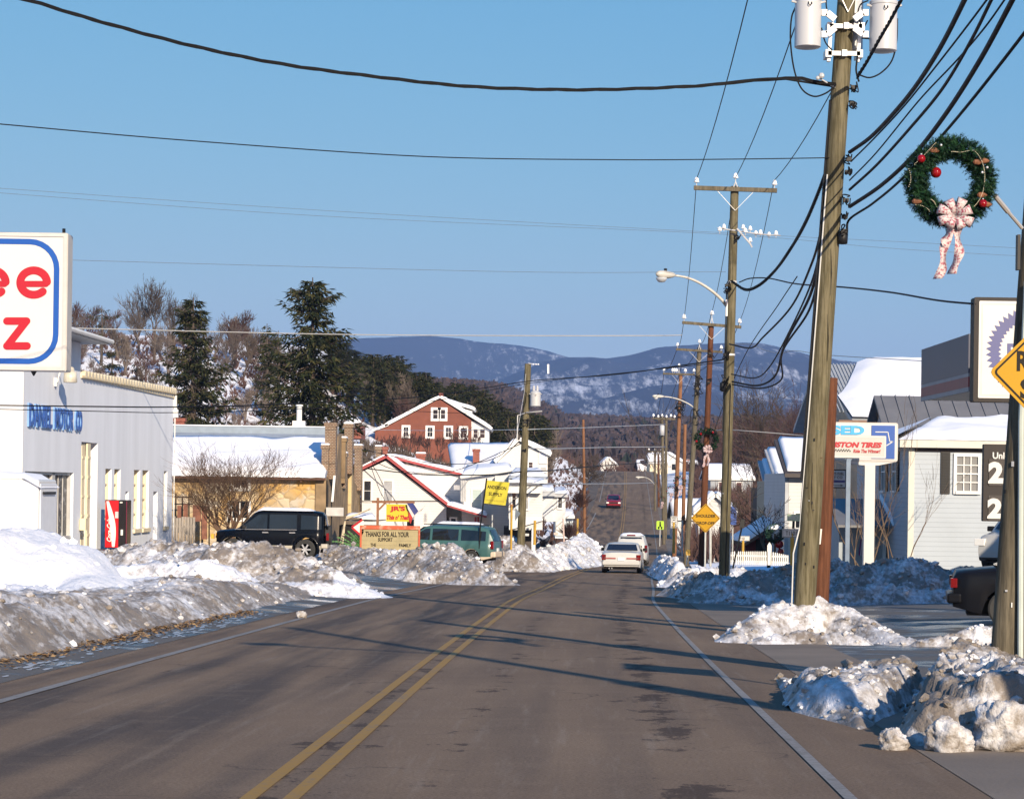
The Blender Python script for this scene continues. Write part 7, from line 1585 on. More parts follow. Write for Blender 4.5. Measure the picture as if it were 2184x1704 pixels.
def bay_house():
    y=120.; r=thing('white_house','white roadside house with an upstairs bay on posts, past the transformer pole','house',(W(1125,1100,y).x,y,W(0,1172,y).z))
    poly_wall(r,[(1085,1130),(1085,1022),(1157,1034),(1157,1130)],y,9,WSIDE)
    b=MB(); b.box((W(1084,0,y).x,y-.5,W(0,1036,y).z),(W(1168,0,y).x,y+9,W(0,1030,y).z)); rf=b.build('roof',WHITE,r); snow_on(rf,[W(1086,1029.5,y-.4),W(1166,1029.5,y-.4),W(1160,1024,y+8.9),W(1090,1024,y+8.9)],.18,3,14,6)
    pwin(r,1110,1045,1126,1085,y,trim=.08,gm=GLASSL); pwin(r,1093,1045,1100,1082,y,rows=2)
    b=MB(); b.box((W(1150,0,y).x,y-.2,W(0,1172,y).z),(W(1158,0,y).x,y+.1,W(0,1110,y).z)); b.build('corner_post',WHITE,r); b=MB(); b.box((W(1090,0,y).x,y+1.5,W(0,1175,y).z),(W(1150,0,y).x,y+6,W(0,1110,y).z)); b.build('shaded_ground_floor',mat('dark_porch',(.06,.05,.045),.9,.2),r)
    b=MB(); b.prism([W(1086,1130,y-.2),W(1158,1110,y-.2),W(1158,1106,y-.2),W(1086,1106,y-.2)],(0,.2,0)); b.build('porch_beam',WHITE,r)
    b=MB(); b.box((W(1070,0,y+4).x,y+4,W(0,1030,y+4).z),(W(1150,0,y+4).x,y+12,W(0,1000,y+4).z)); b.build('upper_storey',WSIDE,r); b=MB(); q=[W(1085,1014,y+3.4),W(1168,1016,y+3.4),W(1155,1004,y+9),W(1095,1002,y+9)]; b.prism(q,(0,0,-.15)); rr=b.build('upper_roof',mat('blue_grey_sheet_metal',(.22,.26,.33),.5,.15,1.5),r); snow_on(rr,q,.18,5,12,6)
    y=150.; s=thing('small_white_house','small white one-storey house on the snowy slope left of the far road','house',(W(1175,1080,y).x,y,W(0,1100,y).z))
    poly_wall(s,[(1146,1112),(1146,1052),(1179,1052),(1179,1112)],y,8,WSIDE); poly_wall(s,[(1179,1112),(1179,1056),(1206,1056),(1206,1112)],y+.6,7,WSIDE,'wing_wall')
    b=MB(); b.prism([W(1140,1058,y-.4),W(1184,1058,y-.4),W(1181,1046,y-.4),W(1152,1044,y-.4)],(0,8,0)); o=b.build('roof',mat('grey_eave_metal',(.35,.36,.38),.5,.15),s); snow_on(o,[W(1150,1048,y-.4),W(1182,1048,y-.4),W(1180,1036,y+7),W(1150,1036,y+7)],.2,2,8,5)
    b=MB(); b.prism([W(1178,1060,y+.3),W(1212,1060,y+.3),W(1208,1051,y+.3),W(1180,1051,y+.3)],(0,7,0)); o=b.build('wing_roof',mat('grey_eave_metal',(.35,.36,.38),.5,.15),s); snow_on(o,[W(1180,1053,y+.3),W(1211,1053,y+.3),W(1208,1044,y+7),W(1180,1044,y+7)],.2,3,8,5)
    pwin(s,1191,1060,1198.5,1083,y+.6,trim=.1,cols=2); pwin(s,1147.5,1070,1151,1093,y,rows=2)
    y=165; g=thing('garage','low snow-buried garage with a white door behind the brown bush','building',(W(1205,1120,y).x,y,W(0,1145,y).z)); poly_wall(g,[(1184,1148),(1184,1101),(1222,1101),(1222,1148)],y,7,mat('pale_blue_wall',(.5,.58,.66),.7,.05)); b=MB(); b.prism([W(1186,1142,y-.05),W(1203,1142,y-.05),W(1203,1104,y-.05),W(1186,1104,y-.05)],(0,-.05,0)); b.build('garage_door',WHITE,g)
    q=[W(1180,1101,y-.5),W(1226,1101,y-.5),W(1222,1092,y+7),W(1184,1092,y+7)]; b=MB(); b.prism(q,(0,0,-.15)); o=b.build('roof',WHITE,g); snow_on(o,q,.3,2,8,5)
bay_house()
# scattered far houses either side of the far road
FH=[('distant white house right of the far road crest',1425,992,470,6,2.4,1.8,'y',WSIDE,-.1),
    ('tiny white house peeping over the road crest at its left side',1298,1010,500,3.4,2.8,1.6,'y',WSIDE,.1),('tiny snow-roofed cottage peeping over the middle of the road crest',1348,1010,560,5,2.6,2.2,'x',WSIDE,.05),('tiny grey house peeping over the road crest at its right side',1382,1008,520,4,2.8,1.9,'x',mat('grey_siding',(.25,.27,.3),.7,.05),.1),('small white farmhouse on the low rise beyond the road crest',1460,985,640,8,3.4,3,'x',WSIDE,.1),
    ('snow-roofed house behind the far poles, right of the road',1476,1122,230,3.2,2.1,1.5,'x',WSIDE,.1),('white porch house behind the red-brown pole and diamond sign',1524,1170,170,2.4,3.2,1.1,'y',WSIDE,.0),
    ('distant grey-roofed house among the trees behind the diamond sign',1560,1050,330,6,2.6,1.8,'x',mat('grey_siding',(.25,.27,.3),.7,.05),.1),('distant cream house near the road crest on the right',1405,1008,440,3.4,2,1.4,'x',CREAM,.1)]
for lb,u,v,y,w_,h,rh,rg,m_,rz in FH:
    c=W(u,v,y); g=gable_house('far_house',lb,'house',(c.x,y,min(c.z,gz(c.x,y)+.2)),rz,w_,w_*1.1,h,rh,rg,wm=m_,front=[(w_*.2,.8,w_*.32,2.),(w_*.62,.8,w_*.74,2.)],chim=[(w_*.2,w_*.5,.7,rh+h+.3)] if w_>6.5 else (),sth=.25,rows=1)
# ---- right side ----
def sided_house():
    y=73.; X=lambda u,v=1000:W(u,v,y).x; Z=lambda v,u=1940:W(u,v,y).z; SB=siding('pale_blue_siding',(.37,.415,.47),.15,.66); x0=X(1938,1075); zb=-3.3; ze=Z(947,2000); L=9.
    r=thing('sided_house','pale blue clapboard house with black shutters and snowy hip roof','house',(x0+L/2,y,zb)); A=V((1,0,0)); fr=Fr((x0,y,0),A); D=11.
    mb=MB(); mb.box((0,-D,zb),(L,0,ze),0,fr); mb.build('wall',SB,r)
    cb=MB(); cb.box((-.02,-.12,zb),(.16,.03,ze-.02),0,fr); cb.build('corner_board',mat('cream_white_trim',(.48,.47,.42),.5,.04),r)
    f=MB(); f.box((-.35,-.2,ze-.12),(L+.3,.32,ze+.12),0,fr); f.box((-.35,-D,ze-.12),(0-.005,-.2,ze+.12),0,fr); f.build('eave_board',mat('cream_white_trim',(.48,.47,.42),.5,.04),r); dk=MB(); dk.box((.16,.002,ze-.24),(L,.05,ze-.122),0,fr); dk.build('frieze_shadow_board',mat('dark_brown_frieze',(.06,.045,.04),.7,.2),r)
    # hip roof with snow
    pe=[V((x0-.4,y-.35,ze+.12)),V((x0+L+.4,y-.35,ze+.12)),V((x0+L+.4,y+4.5,ze+.12)),V((x0-.4,y+4.5,ze+.12))]; rz_=Z(897,2060)+.05; pk=[V((x0+1.25,y+3.2,rz_)),V((x0+L-1.6,y+3.2,rz_))]
    rb=MB(); rb.poly([pe[0],pe[1],pk[1],pk[0]]); rb.poly([pe[1],pe[2],pk[1]]); rb.poly([pe[2],pe[3],pk[0],pk[1]]); rb.poly([pe[3],pe[0],pk[0]]); ro=rb.build('hip_roof',METR,r)
    sn=MB(); N=30; K=12
    for j in range(K+1):
        t=j/K
        for i in range(N+1):
            s=i/N; a=pe[0]+(pe[1]-pe[0])*s; b=pk[0]+(pk[1]-pk[0])*s; P=a+(b-a)*t; k=min(1,(j+.0)/1.5)**.5*min(1,(min(i,N-i)+.0)/1.5)**.5
            sn.v.append((P.x,P.y,P.z+.01+.2*k*(1+.5*fbm(P.x*.8,P.y*1.2,2.))-(.05*abs(fbm(P.x*3,1,1)) if j==0 else 0)))
    for j in range(K):
        for i in range(N): sn.f.append((j*(N+1)+i,j*(N+1)+i+1,(j+1)*(N+1)+i+1,(j+1)*(N+1)+i)); sn.m.append(0)
    k0=len(sn.v); sn.v+= [tuple(p+V((0,0,.16))) for p in (pe[3],pe[0],pk[0])]; sn.f.append((k0,k0+1,k0+2)); sn.m.append(0); sn.build('snow_cover',SNOW,ro,smooth=True)
    # main gabled volume behind with bare standing seam roof
    zr=W(1897,849,80).z; y1=76.8; xg=W(1900,900,y1).x
    g=MB(); q=[V((xg,y1-.3,zr-2.2)),V((xg+11,y1-.3,zr-2.2)),V((xg+11,80.5,zr)),V((xg,80.5,zr))]; g.prism(q,(0,0,.1)); q2=[V((xg+11,84.5,zr-2.2)),V((xg,84.5,zr-2.2)),V((xg,80.5,zr)),V((xg+11,80.5,zr))]; g.prism(q2,(0,0,.1))
    for i in range(23): xx=xg+.25+i*.48; g.bar(V((xx,y1-.25,zr-2.2+.12)),V((xx,80.5,zr+.12)),.03,.05)
    g2=g.build('seam_roof',METR,r)
    mb=MB(); mb.prism([V((xg+.3,y1,zr-2.35)),V((xg+.3,80.5,zr-.15)),V((xg+.3,84.,zr-2.2)),V((xg+.3,84,zb)),V((xg+.3,y1,zb))],(10,0,0)); mb.build('main_wall',SB,r)
    for (u0,v0,u1,v1,sd_) in ((1990,914,2055,924,1),(2010,907,2072,911,2),(2074,903,2096,907,3),(1966,915,1992,920,4),(1967,921,1995,931,5),(2088,914,2140,925,6)):
        def onr(u,v):
            k=(PV-v)*1.; 
            for i in range(60):
                yy=y1-.3+(80.5-y1+.3)*i/59; zz=zr-2.2+2.2*i/59+.14
                if W(u,v,yy).z<=zz: return V((W(u,v,yy).x,yy,zz))
            return V((W(u,v,80.4).x,80.4,zr+.1))
        b=MB(); cu,cv=(u0+u1)/2,(v0+v1)/2; ru,rv=(u1-u0)/2,(v1-v0)/2; n=22; c=onr(cu,cv)+V((0,0,.1)); vs=[c]
        for i in range(n): a=2*math.pi*i/n; q_=1+.18*math.sin(3*a+sd_)+.1*math.sin(7*a); vs.append(onr(cu+ru*q_*math.cos(a),cv-rv*q_*math.sin(a)))
        b.add(vs,[(0,1+i,1+(i+1)%n) for i in range(n)]); b.build('snow_patch',SNOW,g2,smooth=True)
    # left side wall frame
    lf=Fr((x0,y+D,0),(0,-1,0)); 
    def onl(u,v): p=W(u,v,1.); yy=(x0-.0)/p.x; return D-(yy-y),p.z*yy
    s0,z1=onl(1912,962); s1,z0=onl(1924,1052)
    # window upstairs on the shaded side, with shutters, and one downstairs
    sw=[(D-5.2,D-4.5),(D-3.,D-2.3)]
    for a,b in sw: win(r,lf,a,Z(1046),b,Z(962),rows=2,cols=2,trim=.08); shutter(r,lf,a-.5,Z(1048),a-.12,Z(960)); shutter(r,lf,b+.12,Z(1048),b+.5,Z(960))
    fw=(X(2040,1010)-x0,Z(1047,2060),X(2085,1010)-x0,Z(974,2060)); win(r,fr,*fw,cols=3,rows=4,trim=.1,proud=.07,gm=mat('grey_curtain_glass',(.2,.2,.2),.2,.1,1.)); shutter(r,fr,X(2006)-x0,Z(1053,2010),X(2026)-x0,Z(960,2010))
    # low porch wing on the left, in shade
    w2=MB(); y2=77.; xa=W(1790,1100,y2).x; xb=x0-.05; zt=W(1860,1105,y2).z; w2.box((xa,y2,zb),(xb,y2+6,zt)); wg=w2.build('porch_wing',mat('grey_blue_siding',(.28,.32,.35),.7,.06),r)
    q=[V((xa-.2,y2-1.2,zt-.3)),V((xb,y2-1.2,zt-.3)),V((xb,y2+1.5,zt+.55)),V((xa-.2,y2+1.5,zt+.55))]; p_=MB(); p_.prism(q,(0,0,.08)); ow=p_.build('porch_roof',METR,r); snow_on(ow,[q[0]+V((2.1,0,.09)),q[1]+V((0,0,.09)),q[2]+V((0,0,.09)),q[3]+V((2.1,0,.09))],.2,6,14,6)
    f2=Fr((xa,y2,0),(1,0,0)); s=lambda u:W(u,1150,y2).x-xa; zz=lambda v:W(1890,v,y2).z
    win(r,f2,s(1890),zz(1192),s(1908),zz(1122),rows=2,cols=2,trim=.12); shutter(r,f2,s(1912),zz(1195),s(1920),zz(1120)); b=MB(); b.box((s(1862),.0,zb),(s(1868),.06,zt),0,f2); b.build('corner_board',mat('cream_white_trim',(.48,.47,.42),.5,.04),r)
    fl=thing('flag','purple and white striped flag hanging on the shaded porch wing','flag',(W(1838,1150,y2).x,y2-.2,zz(1180))); b=MB()
    for i in range(5): b.poly([W(1835+i*3,1150,y2-.2),W(1838+i*3,1150,y2-.2),W(1836+i*3-2,1185,y2-.2),W(1833+i*3-2,1183,y2-.2)],i%2)
    o=b.build('cloth',[mat('purple_cloth',(.14,.03,.14),.7,.1),mat('pale_cloth',(.5,.45,.5),.7,.1)],fl); o.modifiers.new('s','SOLIDIFY').thickness=.01
sided_house()
def barn():
    y=100.; zr=W(1900,779,y+8).z; ze=W(1800,895,y).z; xa=W(1762,850,y+4).x; xb=xa+22; r=thing('long_building','long building with a broad snow-covered roof behind the sided house','building',((xa+xb)/2,y,-2.5))
    q=[V((xa+.6,y,ze)),V((xb,y,ze)),V((xb,y+8,zr)),V((xa,y+8,zr))]; b=MB(); b.prism(q,(0,0,-.2)); b.prism([V((xb,y+16,ze)),V((xa,y+16,ze)),V((xa,y+8,zr)),V((xb,y+8,zr))],(0,0,-.2))
    for i in range(20): xx=xa+.2+i*.16; b.bar(V((xx,y+1,ze+(zr-ze)/8+.03)),V((xx,y+8,zr+.03)),.05,.04)
    ro=b.build('roof',mat('corrugated_grey_metal',(.3,.32,.34),.5,.12),r)
    mb=MB(); N=48; K=16
    for j in range(K+1):
        for i in range(N+1):
            t=j/K; sL=(.16*max(0,(t-.38)/.62)**.8 if t>.38 else 0)*(1 if True else 0)*.55; s=sL+(1-sL)*i/N; a=q[0]+(q[1]-q[0])*s; c=q[3]+(q[2]-q[3])*s; P=a+(c-a)*t; k=min(1,i/2+.1,(j+.2)/2)**.5
            mb.v.append((P.x,P.y,P.z+.02+.45*k*(.8+.35*fbm(P.x*.22,P.y*.4,2.)+.35*math.exp(-((t-.72)/.12)**2)*sstep(.2,.45,s))))
    for j in range(K):
        for i in range(N): mb.f.append((j*(N+1)+i,j*(N+1)+i+1,(j+1)*(N+1)+i+1,(j+1)*(N+1)+i)); mb.m.append(0)
    mb.build('snow_cover',SNOW,ro,smooth=True)
    b=MB(); b.box((xa+1.,y+.4,-3.2),(xb,y+15,ze-.22)); b.build('wall',mat('tan_block_wall',(.42,.33,.24),.85,.1,1.),r); b=MB(); b.prism([V((xa+.9,y+.4,-3.2)),V((xa+.9,y+15.5,-3.2)),V((xa+.9,y+15.5,ze)),V((xa+.9,y+8,zr-.25)),V((xa+.9,y+.4,ze-.1))],(.1,0,0)); b.build('gable_wall',mat('tan_block_wall',(.42,.33,.24),.85,.1,1.),r)
    b=MB(); b.box((xa,y-.15,ze-.32),(xb,y+.05,ze-.02)); b.build('brown_eave',mat('brown_eave',(.16,.09,.06),.7,.2),r)
barn()
def right_white():
    y=92.; X=lambda u,v=1000:W(u,v,y).x; Z=lambda v,u=1690:W(u,v,y).z
    r=thing('white_house','white house with a steep snowy roof partly hidden behind the big pole','house',(X(1700),y,Z(1195))); zb=Z(1200)
    b=MB(); b.box((X(1683),y,zb),(X(1745),y+9,Z(1008))); b.build('wall',WSIDE,r)
    q=[V((X(1671,1010),y-.5,Z(1010))),V((X(1750),y-.5,Z(1010))),V((X(1750),y+4,Z(944)+.2)),V((X(1675,945),y+4,Z(944)+.2))]; b=MB(); b.prism(q,(0,0,-.15)); ro=b.build('roof',mat('dark_brown_roof',(.05,.04,.038),.7,.2),r); snow_on(ro,[q[0]+V((.12,.25,.1)),q[1]+V((0,.25,.1)),q[2]+V((0,-.1,0)),q[3]+V((.15,-.1,0))],.14,7,16,9,over=0)
    b=MB(); b.box((X(1675),y-.02,zb),(X(1683)-.01,y+.2,Z(1010))); b.build('corner_board',mat('grey_trim',(.35,.37,.4),.6,.1),r); pwin(r,1697,1095,1706,1125,y)
    y=100.; X=lambda u,v=1000:W(u,v,y).x; Z=lambda v,u=1660:W(u,v,y).z; s=thing('cream_house','narrow cream sided house just left of the white house behind the big pole','house',(X(1668),y,Z(1190)))
    b=MB(); b.box((X(1657),y,Z(1195)),(X(1686),y+8,Z(1025))); b.build('wall',siding('cream_siding',(.42,.36,.26),.15,.8),s); q=[V((X(1649,1022),y-.5,Z(1022))),V((X(1690),y-.5,Z(1022))),V((X(1690),y+4,Z(955))),V((X(1652,958),y+4,Z(955)))]; b=MB(); b.prism(q,(0,0,-.15)); ro=b.build('roof',mat('grey_eave_metal',(.35,.36,.38),.5,.15),s); snow_on(ro,[q[0]+V((.1,.2,.05)),q[1],q[2],q[3]+V((.1,0,0))],.14,3,10,8,over=0)
    y=110.; X=lambda u,v=1000:W(u,v,y).x; Z=lambda v,u=1640:W(u,v,y).z; s2=thing('grey_house','narrow dark-gabled house farthest left in the row behind the picket fence','house',(X(1645),y,Z(1180)))
    b=MB(); b.box((X(1640),y,Z(1185)),(X(1668),y+8,Z(1040))); b.build('wall',mat('dark_brown_wall',(.1,.06,.045),.8,.1),s2); q=[V((X(1632,1050),y-.5,Z(1050))),V((X(1670),y-.5,Z(1050))),V((X(1670),y+4,Z(980))),V((X(1635,980),y+4,Z(980)))]; b=MB(); b.prism(q,(0,0,-.15)); ro=b.build('roof',mat('grey_eave_metal',(.35,.36,.38),.5,.15),s2); snow_on(ro,[q[0]+V((.2,.2,.05)),q[1],q[2],q[3]+V((.2,0,0))],.14,3,10,8,over=0)
    y=98.; X=lambda u,v=1000:W(u,v,y).x; Z=lambda v,u=1640:W(u,v,y).z; s3=thing('red_shed','dark red lean-to shed with a snowy sloping roof behind the picket fence','shed',(X(1620),y,Z(1195)))
    b=MB(); b.prism([W(1590,1198,y),W(1590,1163,y),W(1665,1118,y),W(1665,1198,y)],(0,5,0)); b.build('wall',mat('barn_red',(.1,.014,.012),.8,.15,2),s3); edge_roof(s3,(1586,1165),(1668,1114),y,5,.12,mat('brown_eave',(.16,.09,.06),.7,.2),.25)
    for u0,u1,v0,v1 in ((1612,1632,1150,1196),(1645,1658,1140,1196)): b=MB(); b.prism([W(u0,v1,y-.05),W(u1,v1,y-.05),W(u1,v0,y-.05),W(u0,v0,y-.05)],(0,.03,0)); b.build('dark_opening',DARK,s3)
    # holiday decorations
    y=82; h=thing('holiday_bow','bright red holiday ribbon bow hung at the corner of the white house','decoration',W(1662,1185,y)); b=MB(); b.ball(W(1662,1160,y),.16,10); b.ball(W(1658,1152,y),.12,8); b.ball(W(1665,1176,y),.12,8); b.build('bow',BALL,h,smooth=True); b=MB(); b.tube([W(1662,1160,y),W(1664,1200,y)],.04,5); b.build('ribbon',REDS,h)
    ob=[('round clipped evergreen with snow on its crown in front of the white house',1653,1138,82,.3)]
    for lb,u,v,yy,rr in ob:
        random.seed(2); m_=MB(); c=W(u,v,yy)
        for i in range(900):
            d=V((random.gauss(0,1),random.gauss(0,1),random.gauss(0,1))).normalized()*rr*random.uniform(.7,1.1); p=c+d; e=d.normalized()*.06; w_=e.orthogonal()*.5; m_.poly([p-w_,p+w_,p+e])
        rt=thing('clipped_evergreen',lb,'shrub',(c.x,yy,c.z-1)); m_.build('crown',mat('dark_evergreen',(.015,.05,.03),.7,.4,10),rt); t=MB(); t.tube([(c.x,yy,c.z-1),(c.x,yy,c.z)],.04,6); t.build('trunk',mat('bark',(.1,.07,.05),.9,.2,5),rt); sc=MB(); sc.lathe((c.x,yy,c.z+rr*.5),[(0,rr*.9),(rr*.3,rr*.75),(rr*.5,rr*.4),(rr*.58,.03)],12); sc.build('snow_cap',SNOW,rt,smooth=True)
right_white()
def picket():
    y=79.; xa=W(1551,1190,y).x; xb=W(1680,1195,y).x; r=thing('picket_fence','white picket fence in the snow behind the greenish lamp pole and the big pole','fence',((xa+xb)/2,y,W(0,1204,y).z)); n=30
    for i in range(n):
        u=1553+127*i/(n-1); v0=1203+(i/n)*3; v1=1177+(0 if i<20 else (i-20)*.9); w_=.021; p=W(u,v0,y); q=W(u,v1,y); b=MB()
        if i==20: w_=.07; q=W(u,1163,y)
        b.prism([V((p.x-w_,y,p.z)),V((p.x+w_,y,p.z)),V((p.x+w_,y,q.z)),V((p.x,y,q.z+w_*1.6)),V((p.x-w_,y,q.z))],(0,.02,0)); b.build('picket' if i!=20 else 'gate_post',WHITE,r)
    for v in (1184,1196): b=MB(); b.bar(W(1552,v,y+.04),W(1680,v+3,y+.04),.03,.06); b.build('rail',WHITE,r)
picket()
# ---------------- trees ----------------
BARK=mat('grey_brown_bark',(.075,.06,.05),.95,.3,3.,spec=.1); BARKP=mat('pale_grey_bark',(.12,.10,.09),.95,.25,3.,spec=.1); BARKR=mat('reddish_twigs',(.075,.045,.04),.95,.25,2.,spec=.1)
def bare(seed,H,spread=.55,up=.35,levels=5,kids=(4,4,4,4,3),r0=.17,multi=0,mr=.012,trunkf=.32,droop=0.):
    """leafless tree in local coordinates: returns (trunk MB, twig MB)"""
    rnd=random.Random(seed); T=MB(); K=MB()
    def grow(p,d,L,r,lv):
        n=3 if lv<2 else 2; pts=[p]; q=p; dd=d
        for i in range(n+1):
            dd=(dd+V((rnd.gauss(0,.13),rnd.gauss(0,.13),rnd.gauss(0,.1)+up*.12))).normalized(); q=q+dd*L/(n+1); pts.append(q)
        mb=T if lv<=1 else K; m=len(pts)
        mb.tube(pts,[r*(1-.5*i/(m-1)) for i in range(m)],6 if lv==0 else (4 if lv<3 else 3),cap=False)
        if lv>=levels: return
        for k in range(kids[min(lv,len(kids)-1)]):
            t=rnd.uniform(trunkf if lv==0 else .25,1.) if k>0 else 1.
            i=min(m-2,int(t*(m-1))); f=t*(m-1)-i; b=pts[i]+(pts[i+1]-pts[i])*f
            ax=dd.orthogonal().normalized(); ax.rotate(Matrix.Rotation(rnd.uniform(0,6.28),3,dd)); a=spread*rnd.uniform(.5,1.25) if k>0 else .2*rnd.uniform(0,1)
            nd=(dd*math.cos(a)+ax*math.sin(a)+V((0,0,up*.5-droop))).normalized()
            grow(b,nd,L*rnd.uniform(.55,.8),max(mr,r*(1-.5*t)*.62),lv+1)
    if multi:
        for i in range(multi):
            a=2*math.pi*i/multi+rnd.uniform(-.4,.4); grow(V((.12*math.cos(a),.12*math.sin(a),0)),V((math.cos(a)*.42,math.sin(a)*.42,1)).normalized(),H*rnd.uniform(.32,.42),r0,0)
    else: grow(V((0,0,-.3)),V((rnd.gauss(0,.04),rnd.gauss(0,.04),1)),H*.4,r0,0)
    return T,K
def make_bare(name,label,cat,loc,seed,H,m=BARK,group=None,**k):
    root=thing(name,label,cat,loc,0,group); T,K=bare(seed,H,**k)
    hs=max(v[2] for v in K.v); s=H/hs
    for mb in (T,K): mb.v=[(a*s,b*s,c*s) for a,b,c in mb.v]
    T.build('trunk',m,root,local=True,smooth=True); K.build('crown',m,root,local=True); return root
def gp(u,y): x=X_(u,y,950); return V((x,y,gz(x,y)))
protos=[make_bare('leafless_tree','tall leafless grey tree, one of those standing bare on the left hill','tree',gp(u,y),sd_,H,m_,group='leafless trees on the left hill',spread=sp,levels=5,kids=(5,4,4,4,3),mr=.02,r0=.2) for u,y,sd_,H,m_,sp in ((325,250,1,9.4,BARK,.5),(292,262,2,6.8,BARKP,.55),(372,255,3,8.2,BARK,.5),(500,262,4,6.4,BARKR,.6),(250,250,5,4,BARKP,.6))]
protos[0]['label']='tallest leafless grey tree on the hill, left of the first conifer'; 
for o in protos[:1]: del o['group']
random.seed(77)
GL='leafless tree among the bare trees along the snowy left hill'
for o in protos[1:]: o['label']=GL
spots=[(160,255,12),(140,240,13),(120,262,14),(185,268,9),(210,262,8.5),(235,270,8),(262,240,9),(282,268,11),(355,242,12.5),(390,248,13),(405,270,11),(455,262,10),(480,255,11),(500,268,10.5),(515,250,12),(530,270,10),(545,262,9),(562,255,10),(470,240,8.5),(590,250,8),(612,262,8.5),(440,230,8),(200,230,7),(170,225,6.5),(228,222,6),(340,225,7),(395,222,7.5),(520,225,7),(560,228,7.5),(310,232,8),(270,215,6),(495,212,6),(100,250,12),(60,250,12),(20,255,13),(-30,250,12),(545,240,8),(575,270,8)]
for u,y,H in spots:
    i=random.randrange(1,5); k=H*.5/(6.8,6.8,8.2,6.4,4.)[i]; copy_tree(protos[i],loc=gp(u,y),rz=random.uniform(0,6.28),sc=(k*random.uniform(.9,1.15),k*random.uniform(.9,1.1),k),label=GL)
# saplings and brush on the snow slope
BR=make_bare('sapling','thin leafless sapling on the snowy slope of the left hill','sapling',gp(300,195),21,2.8,BARKR,group='saplings on the snowy left slope',spread=.6,levels=4,kids=(5,4,4,3),mr=.016,r0=.05)
BR2=make_bare('sapling','thin leafless sapling on the snowy slope of the left hill','sapling',gp(350,200),22,2.4,BARK,group='saplings on the snowy left slope',spread=.75,levels=4,kids=(5,4,4,3),mr=.016,r0=.05)
for i in range(60):
    y=random.uniform(175,262); u=random.uniform(150,760); 
    copy_tree(random.choice((BR,BR2)),loc=gp(u,y)-V((0,0,.2)),rz=random.uniform(0,6.28),sc=random.uniform(.55,1.25))
def brush(name,label,us,ys,n,hmin,hmax,m,seed,spread=1.):
    rnd=random.Random(seed); mb=MB()
    for i in range(n):
        u=rnd.uniform(*us); y=rnd.uniform(*ys); p=gp(u,y); h=rnd.uniform(hmin,hmax)
        for k in range(6):
            a=rnd.uniform(0,6.28); t=rnd.uniform(.1,.8)*spread; d=V((math.cos(a)*t,math.sin(a)*t,1)).normalized(); q=p+d*h*rnd.uniform(.5,1); w_=.03+.00009*y; s=V((w_,0,0)); mid=(p+q)/2+V((rnd.uniform(-.2,.2)*h*.5,0,0))
            mb.poly([p-s,p+s,mid+s*.8,mid-s*.8]); mb.poly([mid-s*.8,mid+s*.8,q])
            e=mid+V((rnd.uniform(-.5,.5)*h,rnd.uniform(-.3,.3)*h,rnd.uniform(.1,.5)*h)); mb.poly([mid-s*.6,mid+s*.6,e])
    return mb.build(name,m,kind='stuff',label=label,cat='brush')
brush('brush','brown twiggy undergrowth poking through the snow on the left hill',(140,780),(160,285),2300,.3,1.1,[BARKR],31)
brush('thicket','reddish brown thicket at the foot of the left hill behind the stone building',(385,760),(128,165),1300,.8,2.4,[BARKR],32)
brush('thicket','tangled grey shrubs on the snowy bank below the brick house',(770,1110),(172,242),1300,.7,2.2,[BARK],33)
brush('thicket','brown brush along both sides of the far road and its snowy slopes',(1140,1255),(170,430),420,.4,1.3,[BARKR],34)
brush('thicket','reddish brown thicket behind the houses right of the road',(1475,1780),(150,420),3600,.9,3.2,[BARKR],35)
brush('thicket','brown winter brush on the low hills beyond the road crest',(700,2300),(470,900),6500,2.,5.,[BARKR],36)
# ---- conifers ----
NG=mat('dark_spruce_needles',(.016,.022,.009),.85,.5,3.,spec=.15); NG2=mat('olive_spruce_needles',(.048,.046,.018),.85,.4,3.,spec=.15)
def spruce(name,label,loc,seed,H,R,top=.06,gaps=.12,droop=.25,dens=1.,prof=None,group=None,leaf=.32,bare_top=0,local=False):
    rnd=random.Random(seed); root=thing(name,label,'tree',loc,0,group); T=MB(); C=MB(); T.tube([V((0,0,-.5)),V((.1,0,H*.5)),V((0,0,H))],[H*.018+.06,H*.011+.04,.03],8); T.build('trunk',BARK,root,local=True,smooth=True)
    nl=int(H*2.3*dens)
    for i in range(nl):
        t=(i+rnd.random())/nl; z=H*(.06+.94*t); rr=(prof(t) if prof else (1-t)**.85)*R; nb=rnd.randint(6,8)
        for b in range(nb):
            if rnd.random()<gaps: continue
            a=rnd.uniform(0,6.28); L=rr*rnd.uniform(.55,1.12)+.15; d=V((math.cos(a),math.sin(a),0)); pts=[]; m_=int(L/.28)+2
            for k in range(m_+1):
                s=k/m_; pts.append(V((0,0,z))+d*L*s+V((0,0,-droop*L*math.sin(s*2.2)+ .22*L*s*s*(1 if t>.6 else .6))))
            if t<.97: C.tube([pts[0],pts[len(pts)//2],pts[-1]],[.03+.01*L,.02,.008],3,2,cap=False)
            for k in range(1,m_+1):
                p=pts[k]; s=k/m_
                for q in range(3 if dens<1.2 else 4):
                    sd_=V((-d.y,d.x,0))*rnd.uniform(-1,1)*(.35+.5*(1-s))*min(1.2,L*.28); c=p+sd_+V((0,0,rnd.uniform(-.22,.06))); e=(d*rnd.uniform(.2,1)+sd_.normalized()*rnd.uniform(-.8,.8)+V((0,0,rnd.uniform(-.9,.25)))).normalized()*leaf*rnd.uniform(.7,1.5); w_=V((rnd.uniform(-1,1),rnd.uniform(-1,1),rnd.uniform(-.6,.6))).normalized()*leaf*.2
                    C.poly([c-w_,c+e*.5-w_*.4,c+e,c+e*.5+w_*.8,c+w_],1 if rnd.random()<.35 else 0)
    C.build('crown',[NG,NG2,BARK],root,local=True); return root
def gpv(u,v,y): return W(u,v,y)
